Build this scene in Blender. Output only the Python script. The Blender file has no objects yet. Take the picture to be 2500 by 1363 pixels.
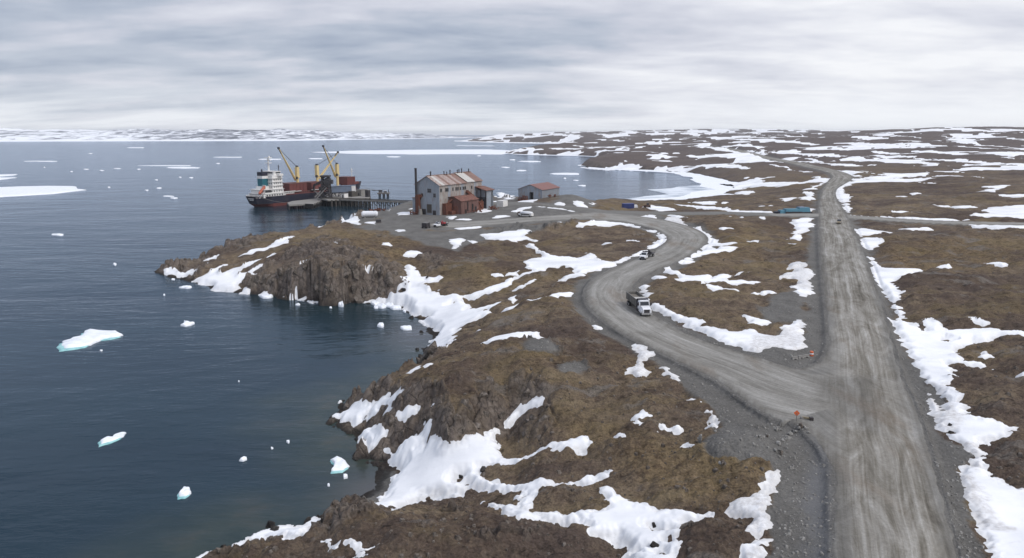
import bpy, bmesh, math, random
import numpy as np
from mathutils import Vector, Matrix, noise as mnoise

random.seed(7)
rng = np.random.RandomState(11)
scene = bpy.context.scene
COL = scene.collection

# ------------------------------------------------------------------ camera
CAM_H = 52.0
F = 1785.0                       # focal length in photo pixels (2500 wide)
HORIZ = 326.0
PITCH = math.atan((681.5 - HORIZ) / F)
cam_data = bpy.data.cameras.new('camera')
cam_data.sensor_width = 36.0
cam_data.lens = F / 2500.0 * 36.0
cam_data.clip_start = 0.5
cam_data.clip_end = 120000.0
cam = bpy.data.objects.new('camera', cam_data)
COL.objects.link(cam)
cam.location = (0, 0, CAM_H)
cam.rotation_euler = (math.pi / 2 - PITCH, 0, 0)
scene.camera = cam

# ------------------------------------------------------------------ sky / sun / exposure
SUN_EL, SUN_AZ = math.radians(48), math.radians(125)      # azimuth clockwise from +Y
world = bpy.data.worlds.new('World')
scene.world = world
world.use_nodes = True
wt = world.node_tree
wt.nodes.clear()


def N(tree, typ, **kw):
    n = tree.nodes.new(typ)
    for k, v in kw.items():
        if k == 'inp':
            for kk, vv in v.items():
                n.inputs[kk].default_value = vv
        else:
            setattr(n, k, v)
    return n


def L(tree, a, b):
    tree.links.new(a, b)


def ramp(tree, stops, fac=None, interp='LINEAR'):
    n = tree.nodes.new('ShaderNodeValToRGB')
    cr = n.color_ramp
    cr.interpolation = interp
    while len(cr.elements) < len(stops):
        cr.elements.new(0.5)
    for e, (p, c) in zip(cr.elements, stops):
        e.position = p
        if not hasattr(c, '__len__'):
            c = (c, c, c)
        e.color = (c[0], c[1], c[2], 1)
    if fac is not None:
        L(tree, fac, n.inputs[0])
    return n


def mth(tree, op, a, b=None, c=None, clamp=False):
    n = tree.nodes.new('ShaderNodeMath')
    n.operation = op
    n.use_clamp = clamp
    for i, v in enumerate((a, b, c)):
        if v is None:
            continue
        if isinstance(v, (int, float)):
            n.inputs[i].default_value = v
        else:
            L(tree, v, n.inputs[i])
    return n.outputs[0]


def mixc(tree, fac, a, b, blend='MIX'):
    n = tree.nodes.new('ShaderNodeMix')
    n.data_type = 'RGBA'
    n.blend_type = blend
    for i, v in ((0, fac), (6, a), (7, b)):
        if isinstance(v, (int, float)):
            n.inputs[i].default_value = v
        elif isinstance(v, tuple):
            n.inputs[i].default_value = (v[0], v[1], v[2], 1)
        else:
            L(tree, v, n.inputs[i])
    return n.outputs[2]


def lin(r, g, b):
    def f(c):
        c /= 255.0
        return c / 12.92 if c <= 0.04045 else ((c + 0.055) / 1.055) ** 2.4
    return (f(r), f(g), f(b))


def build_sky():
    t = wt
    tc = N(t, 'ShaderNodeTexCoord')
    sep = N(t, 'ShaderNodeSeparateXYZ')
    L(t, tc.outputs['Generated'], sep.inputs[0])
    z = mth(t, 'MAXIMUM', sep.outputs[2], 0.0)
    # cloud deck coordinates: direction projected on a slightly curved layer
    den = mth(t, 'ADD', z, 0.15)
    cx = mth(t, 'DIVIDE', sep.outputs[0], den)
    cy = mth(t, 'DIVIDE', sep.outputs[1], den)
    comb = N(t, 'ShaderNodeCombineXYZ')
    L(t, cx, comb.inputs[0]); L(t, cy, comb.inputs[1])
    def noise(scale, det, rough, off, sx=1.0, sy=1.0, dist=0.0):
        mp = N(t, 'ShaderNodeMapping')
        mp.inputs['Location'].default_value = (off, off * 1.7, 0)
        mp.inputs['Scale'].default_value = (sx, sy, 1)
        L(t, comb.outputs[0], mp.inputs[0])
        n = N(t, 'ShaderNodeTexNoise', noise_dimensions='3D')
        n.inputs['Scale'].default_value = scale
        n.inputs['Detail'].default_value = det
        n.inputs['Roughness'].default_value = rough
        n.inputs['Distortion'].default_value = dist
        L(t, mp.outputs[0], n.inputs['Vector'])
        return n.outputs[0]
    a = noise(0.75, 4, 0.5, SKY_OFF, 0.7, 1.2, 0.5)
    b = noise(2.0, 5, 0.52, 3.3, 0.7, 1.15, 0.25)
    e = noise(6.0, 4, 0.55, 8.3, 0.8, 1.1, 0.2)
    m = mth(t, 'ADD', mth(t, 'MULTIPLY', a, 0.54), mth(t, 'MULTIPLY', b, 0.37))
    m = mth(t, 'ADD', m, mth(t, 'MULTIPLY', e, 0.09))
    # left side of the deck is heavier and darker
    side = mth(t, 'MULTIPLY', sep.outputs[0], 0.21)
    m = mth(t, 'ADD', m, side)
    cl = ramp(t, [(0.34, lin(150, 161, 181)), (0.425, lin(176, 184, 199)), (0.49, lin(198, 201, 213)),
                  (0.565, lin(216, 218, 227)), (0.67, lin(238, 239, 243))], m)
    # brighter band low over the horizon
    hz = ramp(t, [(0.0, 1.0), (0.025, 0.75), (0.06, 0.18), (0.11, 0.0)], z)
    br = noise(1.2, 5, 0.6, 5.1, 0.4, 1.0)
    brr = ramp(t, [(0.36, 0.35), (0.55, 1.0)], br)
    hf = mth(t, 'MULTIPLY', hz.outputs[0], brr.outputs[0])
    c1 = mixc(t, hf, cl.outputs[0], lin(240, 243, 248))
    # overcast skies brighten towards the zenith
    zen = ramp(t, [(0.15, 1.0), (0.7, 1.22), (1.0, 1.3)], z)
    zt = ramp(t, [(0.16, (1.0, 1.0, 1.0)), (0.5, (0.97, 0.99, 1.03))], z)
    c1 = mixc(t, 1.0, c1, zt.outputs[0], 'MULTIPLY')
    c2 = mixc(t, 1.0, c1, zen.outputs[0], 'MULTIPLY')
    sk = N(t, 'ShaderNodeTexSky', sky_type='NISHITA')
    sk.sun_disc = False
    sk.sun_elevation = SUN_EL
    sk.sun_rotation = SUN_AZ
    sc = mixc(t, 1.0, sk.outputs[0], (0.1, 0.1, 0.1), 'MULTIPLY')
    c3 = mixc(t, 0.95, sc, c2)
    bg = N(t, 'ShaderNodeBackground')
    bg.inputs[1].default_value = 1.0
    L(t, c3, bg.inputs[0])
    out = N(t, 'ShaderNodeOutputWorld')
    L(t, bg.outputs[0], out.inputs[0])


SKY_OFF = 2.2
build_sky()

sd = bpy.data.lights.new('sun', 'SUN')
sd.energy = 1.5
sd.angle = math.radians(24)
sd.color = (1.0, 0.97, 0.93)
sun = bpy.data.objects.new('sun', sd)
COL.objects.link(sun)
sdir = Vector((math.sin(SUN_AZ) * math.cos(SUN_EL), math.cos(SUN_AZ) * math.cos(SUN_EL), math.sin(SUN_EL)))
sun.rotation_euler = sdir.to_track_quat('Z', 'Y').to_euler()
sun.location = (0, 0, 300)

vs = scene.view_settings
vs.view_transform = 'Standard'
vs.look = 'None'
vs.exposure = 0.16
vs.gamma = 1.0
vs.use_curve_mapping = False
scene.cycles.volume_bounces = 0
scene.cycles.max_bounces = 6

# ------------------------------------------------------------------ projection helpers
SP, CP = math.sin(PITCH), math.cos(PITCH)


def ray(u, v):
    a = (u - 1250.0) / F
    b = (681.5 - v) / F
    return a, CP + b * SP, -SP + b * CP


def unproj(u, v, z=0.0):
    dx, dy, dz = ray(u, v)
    t = (z - CAM_H) / dz
    return dx * t, dy * t


def at_depth(u, v, y):
    dx, dy, dz = ray(u, v)
    t = y / dy
    return Vector((dx * t, y, CAM_H + dz * t))


# ------------------------------------------------------------------ numpy noise
PERM = rng.permutation(256)
PERM = np.concatenate([PERM, PERM, PERM])
GA = np.linspace(0, 2 * np.pi, 64, endpoint=False)
GX, GY = np.cos(GA), np.sin(GA)


def perlin(x, y, seed=0):
    xi = np.floor(x).astype(np.int64); yi = np.floor(y).astype(np.int64)
    xf = x - xi; yf = y - yi
    u = xf * xf * xf * (xf * (xf * 6 - 15) + 10)
    v = yf * yf * yf * (yf * (yf * 6 - 15) + 10)
    def g(ix, iy, fx, fy):
        h = PERM[(PERM[(ix + seed * 17) & 255] + iy + seed * 31) & 255] & 63
        return GX[h] * fx + GY[h] * fy
    a = g(xi, yi, xf, yf); b = g(xi + 1, yi, xf - 1, yf)
    c = g(xi, yi + 1, xf, yf - 1); d = g(xi + 1, yi + 1, xf - 1, yf - 1)
    return ((a + u * (b - a)) + v * ((c + u * (d - c)) - (a + u * (b - a)))) * 1.5


def hash2(ix, iy, k):
    h = (ix * 374761393 + iy * 668265263 + k * 982451653) & 0xffffffff
    h = ((h ^ (h >> 13)) * 1274126177) & 0xffffffff
    return ((h ^ (h >> 16)) & 0xffff) / 65535.0


def voronoi(x, y, k=0):
    xi = np.floor(x).astype(np.int64); yi = np.floor(y).astype(np.int64)
    f1 = np.full(x.shape, 9.0); f2 = np.full(x.shape, 9.0); r = np.zeros(x.shape); r2 = np.zeros(x.shape)
    for ox in (-1, 0, 1):
        for oy in (-1, 0, 1):
            cx, cy = xi + ox, yi + oy
            px = cx + hash2(cx, cy, k); py = cy + hash2(cx, cy, k + 7)
            d = np.hypot(px - x, py - y)
            m = d < f1
            f2 = np.where(m, f1, np.minimum(f2, d))
            f1 = np.where(m, d, f1)
            r = np.where(m, hash2(cx, cy, k + 13), r)
            r2 = np.where(m, (px - x) * (hash2(cx, cy, k + 3) - 0.5) + (py - y) * (hash2(cx, cy, k + 5) - 0.5), r2)
    return f1, f2, r, r2


def sstep(a, b, x):
    t = np.clip((x - a) / (b - a), 0, 1)
    return t * t * (3 - 2 * t)


# ------------------------------------------------------------------ the terrain grid (finer towards the viewpoint)
yy = np.exp(np.linspace(math.log(36), math.log(9500), 60000))
dpx = np.minimum(40 * 1785 / yy ** 2, 15.0) * np.where(yy < 60, 0.35, 1.0)
dens = 0.78 * dpx + 95.0 / yy
cum = np.concatenate([[0], np.cumsum(0.5 * (dens[1:] + dens[:-1]) * np.diff(yy))])
NR = 1120
Yr = np.interp(np.linspace(0, cum[-1], NR), cum, yy)
s_in = np.linspace(-0.80, 0.80, 1061)
s_l = -0.80 - np.linspace(0, 0.75, 40)[1:][::-1] ** 1.3
s_r = 0.80 + np.linspace(0, 0.75, 40)[1:] ** 1.3
Sc = np.concatenate([s_l, s_in, s_r])
NC = len(Sc)
GYg, GSg = np.meshgrid(Yr, Sc, indexing='ij')
GXg = GSg * GYg
rowsp = np.gradient(Yr)
SPC = np.maximum(np.repeat(rowsp[:, None], NC, 1) * 0.7, GYg * 0.0015)


def fbm(X, Y, sp, lam_max, lam_min, gain=0.55, seed=0, sx=1.0, sy=1.0, ang=0.0):
    ca, sa = math.cos(ang), math.sin(ang)
    xr = (X * ca + Y * sa) * sx
    yr = (-X * sa + Y * ca) * sy
    out = np.zeros_like(X); lam = lam_max; amp = 1.0; k = 0
    while lam >= lam_min:
        w = sstep(1.5, 3.0, lam / sp)
        if w.max() > 0:
            out += amp * w * perlin(xr / lam + k * 3.7, yr / lam + k * 9.1, seed + k)
        lam *= 0.5; amp *= gain; k += 1
    return out


# ---- base height: scattered heights (photo pixel, metres above the water)
HC_PX = [
    (2040, 1000, 11), (2200, 1340, 11), (1900, 1340, 10.2), (2045, 545, 11.3), (2050, 435, 12.5), (2100, 800, 11), (2020, 700, 11.1),
    (1565, 770, 11), (1480, 700, 11), (1600, 640, 10.7), (1690, 580, 10.4), (1560, 535, 10), (1430, 527, 9.8), (1250, 540, 9.3), (1080, 552, 9),
    (930, 545, 8.6), (1080, 520, 9), (1010, 520, 8.8), (1200, 500, 9.8), (1310, 486, 11), (1360, 480, 11.5), (1700, 850, 11), (1850, 930, 11),
    (1750, 519, 10.6), (1950, 521, 11), (1405, 474, 15), (1450, 495, 9.5), (1600, 497, 4.5), (1500, 500, 6),
    (1300, 900, 13.5), (1150, 920, 12.0), (1050, 940, 11), (1400, 830, 12.2), (1300, 790, 11.5), (1180, 800, 9), (1120, 1180, 3.5), (1000, 1180, 2.2),
    (980, 1010, 7.2), (900, 1000, 5.0), (930, 1060, 4.5), (1100, 1010, 10), (1180, 1050, 7.5), (1250, 1070, 5.0), (1000, 1290, 8.5), (880, 1290, 7.5), (1200, 1290, 7.6), (1350, 1290, 6.5), (1480, 1300, 7.0), (760, 1350, 5.5), (620, 1380, 4),
    (880, 590, 11.5), (800, 600, 11.5), (700, 620, 9.0), (760, 640, 10.5), (900, 650, 10.8), (850, 660, 10.2), (700, 670, 6.5), (640, 660, 5.5), (940, 640, 9), (640, 600, 7.5), (600, 610, 7), (520, 630, 4.5), (450, 645, 3.2), (560, 660, 4.0),
    (1060, 760, 2.6), (1000, 680, 6.0), (1090, 820, 2.6), (1200, 740, 6.5), (1130, 660, 8.5), (1220, 620, 9.2), (1300, 640, 8.0), (1400, 640, 9.3), (1100, 600, 8.5), (1380, 570, 9.4),
    (1170, 590, 8), (1300, 700, 9.5), (1370, 760, 11.5), (1500, 900, 12), (1550, 1000, 11), (1560, 1100, 9.4), (1350, 1010, 10.2), (1380, 1080, 8.0), (1330, 1170, 7.6), (1300, 1240, 6.2), (1520, 1230, 7.3), (1700, 1200, 9.2), (1600, 1300, 7.6), (1350, 1345, 7.4),
    (1780, 1090, 11.2), (1750, 750, 11), (1800, 650, 10.6), (1850, 580, 10.6), (1500, 590, 9.6),
    (2230, 800, 9.8), (2300, 950, 9.3), (2450, 1300, 8.8), (2450, 1000, 10.2), (2300, 680, 10.6), (2400, 600, 11.5), (2200, 560, 10.6), (2350, 500, 12), (2450, 430, 16), (2200, 430, 13),
    (1850, 470, 4), (1900, 440, 6), (1750, 500, 5.5), (1720, 488, 2.5), (1790, 475, 2.5), (1840, 452, 3), (1800, 435, 3), (1950, 470, 9.5), (1850, 410, 12),
]
# ---- and distant ones (photo column, metres away, metres high)
HC_W = [
    (1700, 1150, 9), (1600, 1250, 16), (1500, 1200, 12), (1450, 1130, 6), (1750, 1400, 17), (1600, 1500, 16), (1500, 2200, 13), (1350, 2100, 11), (1600, 2400, 20),
    (1800, 1500, 20), (1950, 1100, 16), (2000, 1500, 24), (2200, 900, 18), (2200, 1300, 26), (2450, 900, 20), (2450, 1300, 30),
    (1800, 2200, 28), (2000, 2300, 38), (2200, 2200, 44), (2450, 2200, 52), (2280, 2700, 67), (2480, 2800, 66), (2140, 3000, 54), (2100, 3500, 50), (2650, 3000, 66), (2900, 2500, 60),
    (2000, 4200, 46), (1850, 4500, 50), (1700, 4500, 48), (1500, 4600, 40), (1350, 4600, 32), (1250, 4700, 14), (1600, 6500, 68), (1850, 6500, 72), (1450, 6500, 60), (2100, 6500, 66), (2500, 6500, 70), (1700, 8500, 74), (2100, 8500, 70), (1400, 8500, 55), (2500, 8500, 70),
    (1250, 9000, 20), (2900, 6000, 60), (2900, 1000, 20), (2900, 500, 13), (3000, 150, 11), (3200, 60, 10), (1250, 45, 8), (600, 60, 5), (2000, 40, 10),
]
pts = []
for u, v, h in HC_PX:
    x, y = unproj(u, v, h)
    pts.append((x / y, math.log(y), h))
for u, y, h in HC_W:
    pts.append(((u - 1250) / F, math.log(y), h))
pts = np.array(pts)
KS, KL = 1.6, 1.0


def rbf(d2):
    return np.sqrt(d2 + 0.03 ** 2)


P = np.stack([pts[:, 0] * KS, pts[:, 1] * KL], 1)
D2 = ((P[:, None] - P[None]) ** 2).sum(2)
A = rbf(D2) + np.eye(len(P)) * -0.004
W = np.linalg.solve(A, pts[:, 2] - 10)
cs = np.linspace(Sc[0], Sc[-1], 420)
cl_ = np.linspace(math.log(Yr[0]) - 0.01, math.log(Yr[-1]) + 0.01, 420)
cg = np.zeros((420, 420))
for p, w in zip(P, W):
    cg += w * rbf((cl_[:, None] * KL - p[1]) ** 2 + (cs[None] * KS - p[0]) ** 2)
cg += 10


def grid_lookup(g, gs, gl, S, LY):
    fi = np.clip((S - gs[0]) / (gs[1] - gs[0]), 0, len(gs) - 1.001)
    fj = np.clip((LY - gl[0]) / (gl[1] - gl[0]), 0, len(gl) - 1.001)
    i = fi.astype(int); j = fj.astype(int); a = fi - i; b = fj - j
    return (g[j, i] * (1 - a) + g[j, i + 1] * a) * (1 - b) + (g[j + 1, i] * (1 - a) + g[j + 1, i + 1] * a) * b


H0 = grid_lookup(cg, cs, cl_, GSg, np.log(GYg))


def base_h(x, y):
    return float(grid_lookup(cg, cs, cl_, np.array([x / y]), np.array([math.log(y)]))[0])


# ---- the coast: (u, v, height of what is seen there, steepness width m, shift away m)
COAST = [
    (420, 1480, 0, 8, 0), (480, 1380, 0, 8, 0), (590, 1335, 0, 8, 0), (690, 1302, 0, 9, 0), (745, 1300, 0, 6, 0), (770, 1290, 0, 5, 0), (830, 1262, 0, 5, 0), (868, 1240, 0, 7, 0),
    (907, 1192, 0, 14, 0), (930, 1160, 0, 14, 0), (936, 1140, 0, 12, 0), (905, 1128, 0, 8, 0), (878, 1112, 0, 4, 0), (868, 1078, 0, 8, 0), (850, 1048, 0, 12, 0), (799, 1032, 0, 15, 0), (815, 1016, 0, 14, 0),
    (822, 988, 1, 12, 1), (838, 968, 2, 9, 2), (868, 938, 5, 5, 2), (910, 919, 6, 5, 3), (953, 901, 7, 5, 3), (1000, 880, 6, 6, 2), (1038, 869, 1, 6, 1),
    (1042, 850, 0, 7, 0), (1050, 830, 0, 9, 0), (1048, 808, 0, 9, 0), (1035, 792, 0, 8, 0), (1015, 776, 0, 8, 0), (1000, 765, 0, 10, 0), (975, 757, 0, 12, 0), (945, 748, 0, 12, 0), (905, 741, 0, 10, 0), (862, 739, 0, 5, 0),
    (814, 744, 0, 3.0, 0), (779, 739, 0, 3.0, 0), (729, 733, 0, 4, 0), (689, 727, 0, 3.5, 0), (640, 720, 0, 7, 0), (600, 718, 0, 9, 0), (560, 715, 0, 11, 0), (520, 708, 0, 9, 0), (497, 697, 0, 10, 0), (470, 690, 0, 9, 0),
    (440, 681, 0, 7, 0), (405, 677, 0, 7, 0), (384, 668, 0, 6, 0), (386, 655, 1, 6, 1), (430, 632, 4, 7, 3), (467, 620, 5, 7, 4), (505, 604, 6, 6, 4), (530, 590, 7, 5, 4), (555, 577, 8.5, 5, 4), (605, 565, 8.5, 6, 4),
    (650, 560, 8.5, 8, 4), (700, 556, 8.5, 10, 5), (735, 547, 8.5, 10, 5), (769, 539, 8.5, 10, 5), (803, 532, 8.5, 8, 5), (820, 521, 9, 6, 6), (860, 517, 8.5, 8, 6), (909, 509, 8.5, 10, 8),
    (955, 503, 6, 10, 8), (1000, 494, 4, 10, 8), (1040, 488, 6, 12, 10), (1120, 478, 8, 12, 16), (1210, 462, 11, 10, 10), (1240, 457, 12, 10, 10), (1265, 470, 11, 10, 14), (1370, 466, 11, 12, 16), (1420, 468, 13, 12, 14), (1450, 486, 4, 14, 4),
    (1500, 490, 1, 14, 2), (1560, 490, 1, 16, 2), (1640, 488, 1, 20, 2), (1700, 480, 0, 25, 0), (1770, 470, 0, 30, 0), (1796, 456, 0, 30, 0), (1765, 440, 0, 30, 0), (1700, 425, 0, 30, 0),
    (1640, 418, 0, 22, 0), (1560, 415, 0, 14, 0), (1480, 412, 0, 12, 0), (1440, 409, 0, 14, 0), (1414, 404, 0, 14, 0), (1440, 396, 2, 20, 10), (1478, 385, 2, 30, 20), (1440, 381.5, 0, 30, 0), (1380, 379.5, 0, 30, 0),
    (1300, 378, 0, 30, 0), (1240, 376, 0, 35, 0), (1226, 373.5, 0, 40, 0), (1270, 364, 3, 60, 60), (1340, 358, 3, 80, 100), (1420, 353, 2, 90, 50), (1470, 350.5, 0, 120, 0), (1380, 349, 0, 100, 0), (1300, 348.5, 0, 100, 0),
    (1200, 347, 0, 130, 0), (1112, 344.5, 0, 180, 0), (1180, 340, 0, 250, 500), (1250, 337, 0, 300, 900), (1330, 334, 0, 300, 900),
]
cw = []
for u, v, z, w, sh in COAST:
    x, y = unproj(u, v, z)
    k = 1 + sh / y
    cw.append((x * k, y * k, w))
cw += [(1500, 30000, 300), (60000, 30000, 300), (60000, -500, 50), (-20, -500, 20), (-40, 20, 8)]
cw = np.array(cw)


def poly_sd(X, Y, PX, PY, wts=None):
    """signed distance (positive inside) and, if asked, a blended weight of the nearby segments"""
    best = np.full(X.shape, 1e18); ins = np.zeros(X.shape, bool)
    n = len(PX)
    if wts is not None:
        num = np.zeros(X.shape); den_ = np.zeros(X.shape)
    for i in range(n):
        x0, y0 = PX[i], PY[i]; x1, y1 = PX[(i + 1) % n], PY[(i + 1) % n]
        ex, ey = x1 - x0, y1 - y0
        l2 = ex * ex + ey * ey + 1e-12
        t = np.clip(((X - x0) * ex + (Y - y0) * ey) / l2, 0, 1)
        d2 = (X - x0 - t * ex) ** 2 + (Y - y0 - t * ey) ** 2
        best = np.minimum(best, d2)
        if wts is not None:
            k = 1.0 / (d2 + 0.5) ** 2
            num += k * (wts[i] * (1 - t) + wts[(i + 1) % n] * t); den_ += k
        c = (y0 > Y) != (y1 > Y)
        if y1 != y0:
            ins ^= c & (X < (x1 - x0) * (Y - y0) / (y1 - y0) + x0)
    d = np.sqrt(best) * np.where(ins, 1, -1)
    if wts is not None:
        return d, num / den_
    return d


COARSE = (slice(None, None, 3), slice(None, None, 3))


def upsample(small, ri, ci):
    """bilinear from a decimated grid to the full one"""
    r = np.arange(NR); c = np.arange(NC)
    tmp = np.empty((NR, small.shape[1]))
    for j in range(small.shape[1]):
        tmp[:, j] = np.interp(r, ri, small[:, j])
    out = np.empty((NR, NC))
    for i in range(NR):
        out[i] = np.interp(c, ci, tmp[i])
    return out


ri = np.unique(np.append(np.arange(0, NR, 3), NR - 1)); ci = np.unique(np.append(np.arange(0, NC, 3), NC - 1))
dS, wS = poly_sd(GXg[np.ix_(ri, ci)], GYg[np.ix_(ri, ci)], cw[:, 0], cw[:, 1], cw[:, 2])
dC = upsample(dS, ri, ci)
wC = upsample(wS, ri, ci)
near = np.clip(GYg / 300, 0.5, 12)
dC = dC + fbm(GXg, GYg, SPC, 16, 1, 0.62, 5) * 2.1 * np.clip(GYg / 400, 0.75, 6) * sstep(-30, 0, dC)
cliffy = sstep(6.2, 4.4, wC) * sstep(25, 8, np.abs(dC)) * (GYg < 900)
mm_ = cliffy > 0.01
vx = GXg[mm_] + 1.2 * perlin(GXg[mm_] / 6, GYg[mm_] / 6, 33); vy = GYg[mm_] + 1.2 * perlin(GXg[mm_] / 6, GYg[mm_] / 6, 34)
v1, v2, vr, _t = voronoi(vx / 6.0, vy / 6.0, 21)
w1_, w2_, wr, _t = voronoi(vx / 2.2, vy / 2.2, 23)
dC[mm_] += cliffy[mm_] * ((vr - 0.5) * 4.4 + 1.3 * (1 - np.clip(v1 * 1.5, 0, 1) ** 2) - 1.0 * sstep(0.14, 0, v2 - v1) + (wr - 0.5) * 0.9 - 0.35 * sstep(0.14, 0, w2_ - w1_))
prof = sstep(-0.04, 1.0, dC / wC) ** 0.8
HB = H0 * prof                                   # smooth land with its shore


def march_factory(HF):
    def f(u, v):
        dx, dy, dz = ray(u, v)
        s = dx / dy
        fi = np.clip(np.interp(s, Sc, np.arange(NC)), 0, NC - 1.001)
        i = int(fi); a = fi - i
        col = HF[:, i] * (1 - a) + HF[:, i + 1] * a
        zr = CAM_H + dz / dy * Yr
        below = np.nonzero(zr < col)[0]
        if len(below) == 0:
            return None
        k = below[0]
        if k == 0:
            return s * Yr[0], Yr[0], col[0]
        d0 = zr[k - 1] - col[k - 1]; d1 = zr[k] - col[k]
        t = d0 / (d0 - d1)
        y = Yr[k - 1] + t * (Yr[k] - Yr[k - 1])
        return s * y, y, col[k - 1] + t * (col[k] - col[k - 1])
    return f


hitB = march_factory(np.maximum(HB, 0.0))

# ------------------------------------------------------------------ roads
MAIN = [  # left edge, right edge (photo pixels)
    ((2052, 1560), (2400, 1560)), ((2045, 1363), (2335, 1363)), ((2040, 1200), (2292, 1200)), ((2035, 1080), (2258, 1080)), ((2030, 980), (2225, 980)), ((2028, 900), (2192, 900)), ((2024, 800), (2165, 800)), ((2012, 700), (2137, 700)),
    ((2004, 620), (2110, 620)), ((2000, 560), (2084, 560)), ((1999, 510), (2058, 510)), ((2002, 478), (2040, 478)), ((2008, 462), (2043, 462)), ((2018, 450), (2058, 452)), ((2024, 440), (2076, 441)), ((2030, 431), (2082, 431)),
    ((2020, 422), (2062, 421)), ((1990, 413), (2024, 411)), ((1950, 404), (1982, 402)), ((1905, 395), (1935, 393)), ((1860, 386), (1885, 384)), ((1815, 374), (1835, 372)), ((1775, 365), (1792, 363.5)), ((1735, 358.5), (1750, 357.5)),
]
CURVE = [
    ((2190, 1075), (2200, 1035)), ((2140, 1085), (2150, 965)), ((2075, 1092), (2095, 900)), ((2015, 1068), (2035, 892)), ((1960, 1035), (1985, 893)), ((1870, 985), (1920, 888)), ((1760, 928), (1840, 868)), ((1640, 872), (1735, 838)), ((1545, 826), (1640, 797)), ((1475, 782), (1572, 754)),
    ((1434, 738), (1541, 724)), ((1436, 697), (1543, 699)), ((1478, 663), (1572, 674)), ((1560, 628), (1650, 640)), ((1615, 600), (1706, 608)), ((1630, 580), (1728, 584)), ((1608, 564), (1705, 562)), ((1565, 551), (1655, 545)),
    ((1500, 540), (1585, 531)), ((1420, 537), (1490, 521)), ((1330, 540), (1385, 524)), ((1200, 549), (1260, 532)), ((1090, 558), (1120, 540)),
]
SIDE = [((1470, 523), (1470, 514)), ((1560, 523), (1560, 515.5)), ((1700, 524), (1700, 517)), ((1850, 526), (1850, 519)), ((2040, 530), (2040, 522))]
EAST = [((2060, 532), (2060, 524.5)), ((2200, 541), (2200, 533.5)), ((2350, 547), (2350, 540)), ((2650, 554), (2650, 547))]
BACK = [((1520, 530), (1530, 519)), ((1440, 517), (1450, 509)), ((1340, 506), (1350, 500)), ((1230, 500), (1240, 493.5)), ((1180, 499), (1185, 493))]


def catmull(p, n=6):
    p = np.array(p); out = []
    for i in range(len(p) - 1):
        a = p[max(i - 1, 0)]; b = p[i]; c = p[i + 1]; d = p[min(i + 2, len(p) - 1)]
        for t in np.linspace(0, 1, n, endpoint=False):
            out.append(0.5 * (2 * b + (c - a) * t + (2 * a - 5 * b + 4 * c - d) * t * t + (3 * b - a - 3 * c + d) * t ** 3))
    out.append(p[-1])
    return np.array(out)


def road_field(pairs):
    nodes = []
    for (a, b) in pairs:
        A_ = hitB(*a); B_ = hitB(*b)
        if A_ is None or B_ is None:
            continue
        nodes.append((A_[0], A_[1], B_[0], B_[1]))
    q = catmull(nodes)
    cen = (q[:, :2] + q[:, 2:]) / 2
    dirv = np.gradient(cen, axis=0); dirv /= np.linalg.norm(dirv, axis=1)[:, None] + 1e-9
    wv = q[:, 2:] - q[:, :2]
    perp = np.stack([dirv[:, 1], -dirv[:, 0]], 1)
    hw = np.abs((wv * perp).sum(1)) / 2
    arc = np.concatenate([[0], np.cumsum(np.linalg.norm(np.diff(cen, axis=0), axis=1))])
    endc = (cen[0], dirv[0], cen[-1], dirv[-1])
    best = np.full(GXg.shape, 1e12); lat = np.zeros(GXg.shape); al = np.zeros(GXg.shape); h = np.ones(GXg.shape) * 5
    x0b, x1b = cen[:, 0].min() - 60, cen[:, 0].max() + 60
    y0b, y1b = cen[:, 1].min() - 80, cen[:, 1].max() + 120
    m = (GXg > x0b) & (GXg < x1b) & (GYg > y0b) & (GYg < y1b)
    X = GXg[m]; Y = GYg[m]
    bb = np.full(X.shape, 1e12); ll = np.zeros(X.shape); aa = np.zeros(X.shape); hh = np.ones(X.shape)
    for i in range(len(cen) - 1):
        ex, ey = cen[i + 1] - cen[i]; l = math.hypot(ex, ey) + 1e-9
        mar = 45 + 3 * l
        k = np.nonzero((np.abs(X - cen[i][0]) < mar + 60) & (np.abs(Y - cen[i][1]) < mar + 60))[0]
        if len(k) == 0:
            continue
        xk = X[k]; yk = Y[k]
        t = np.clip(((xk - cen[i][0]) * ex + (yk - cen[i][1]) * ey) / l ** 2, 0, 1)
        dx = xk - cen[i][0] - t * ex; dy = yk - cen[i][1] - t * ey
        d2 = dx * dx + dy * dy
        b = d2 < bb[k]
        kb = k[b]
        bb[kb] = d2[b]
        sgn = np.sign(ex * dy[b] - ey * dx[b])
        ll[kb] = -np.sqrt(d2[b]) * sgn
        aa[kb] = arc[i] + t[b] * l
        hh[kb] = hw[i] * (1 - t[b]) + hw[i + 1] * t[b]
    best[m] = bb; lat[m] = ll; al[m] = aa; h[m] = hh
    q_ = h - np.sqrt(best)
    return dict(q=q_, lat=lat, al=al, hw=h, cen=cen)


R_main = road_field(MAIN); R_curve = road_field(CURVE); R_side = road_field(SIDE); R_east = road_field(EAST); R_back = road_field(BACK)


for k_ in ('lat', 'al'):
    R_side[k_] = np.where(R_east['q'] > R_side['q'], R_east[k_], R_side[k_])
R_side['q'] = np.maximum(R_side['q'], R_east['q'])


def wpoly(px, hit, dens_px=None):
    out = []
    for (u, v) in px:
        h = hit(u, v)
        if h is not None:
            out.append((h[0], h[1]))
    return np.array(out)


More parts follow.
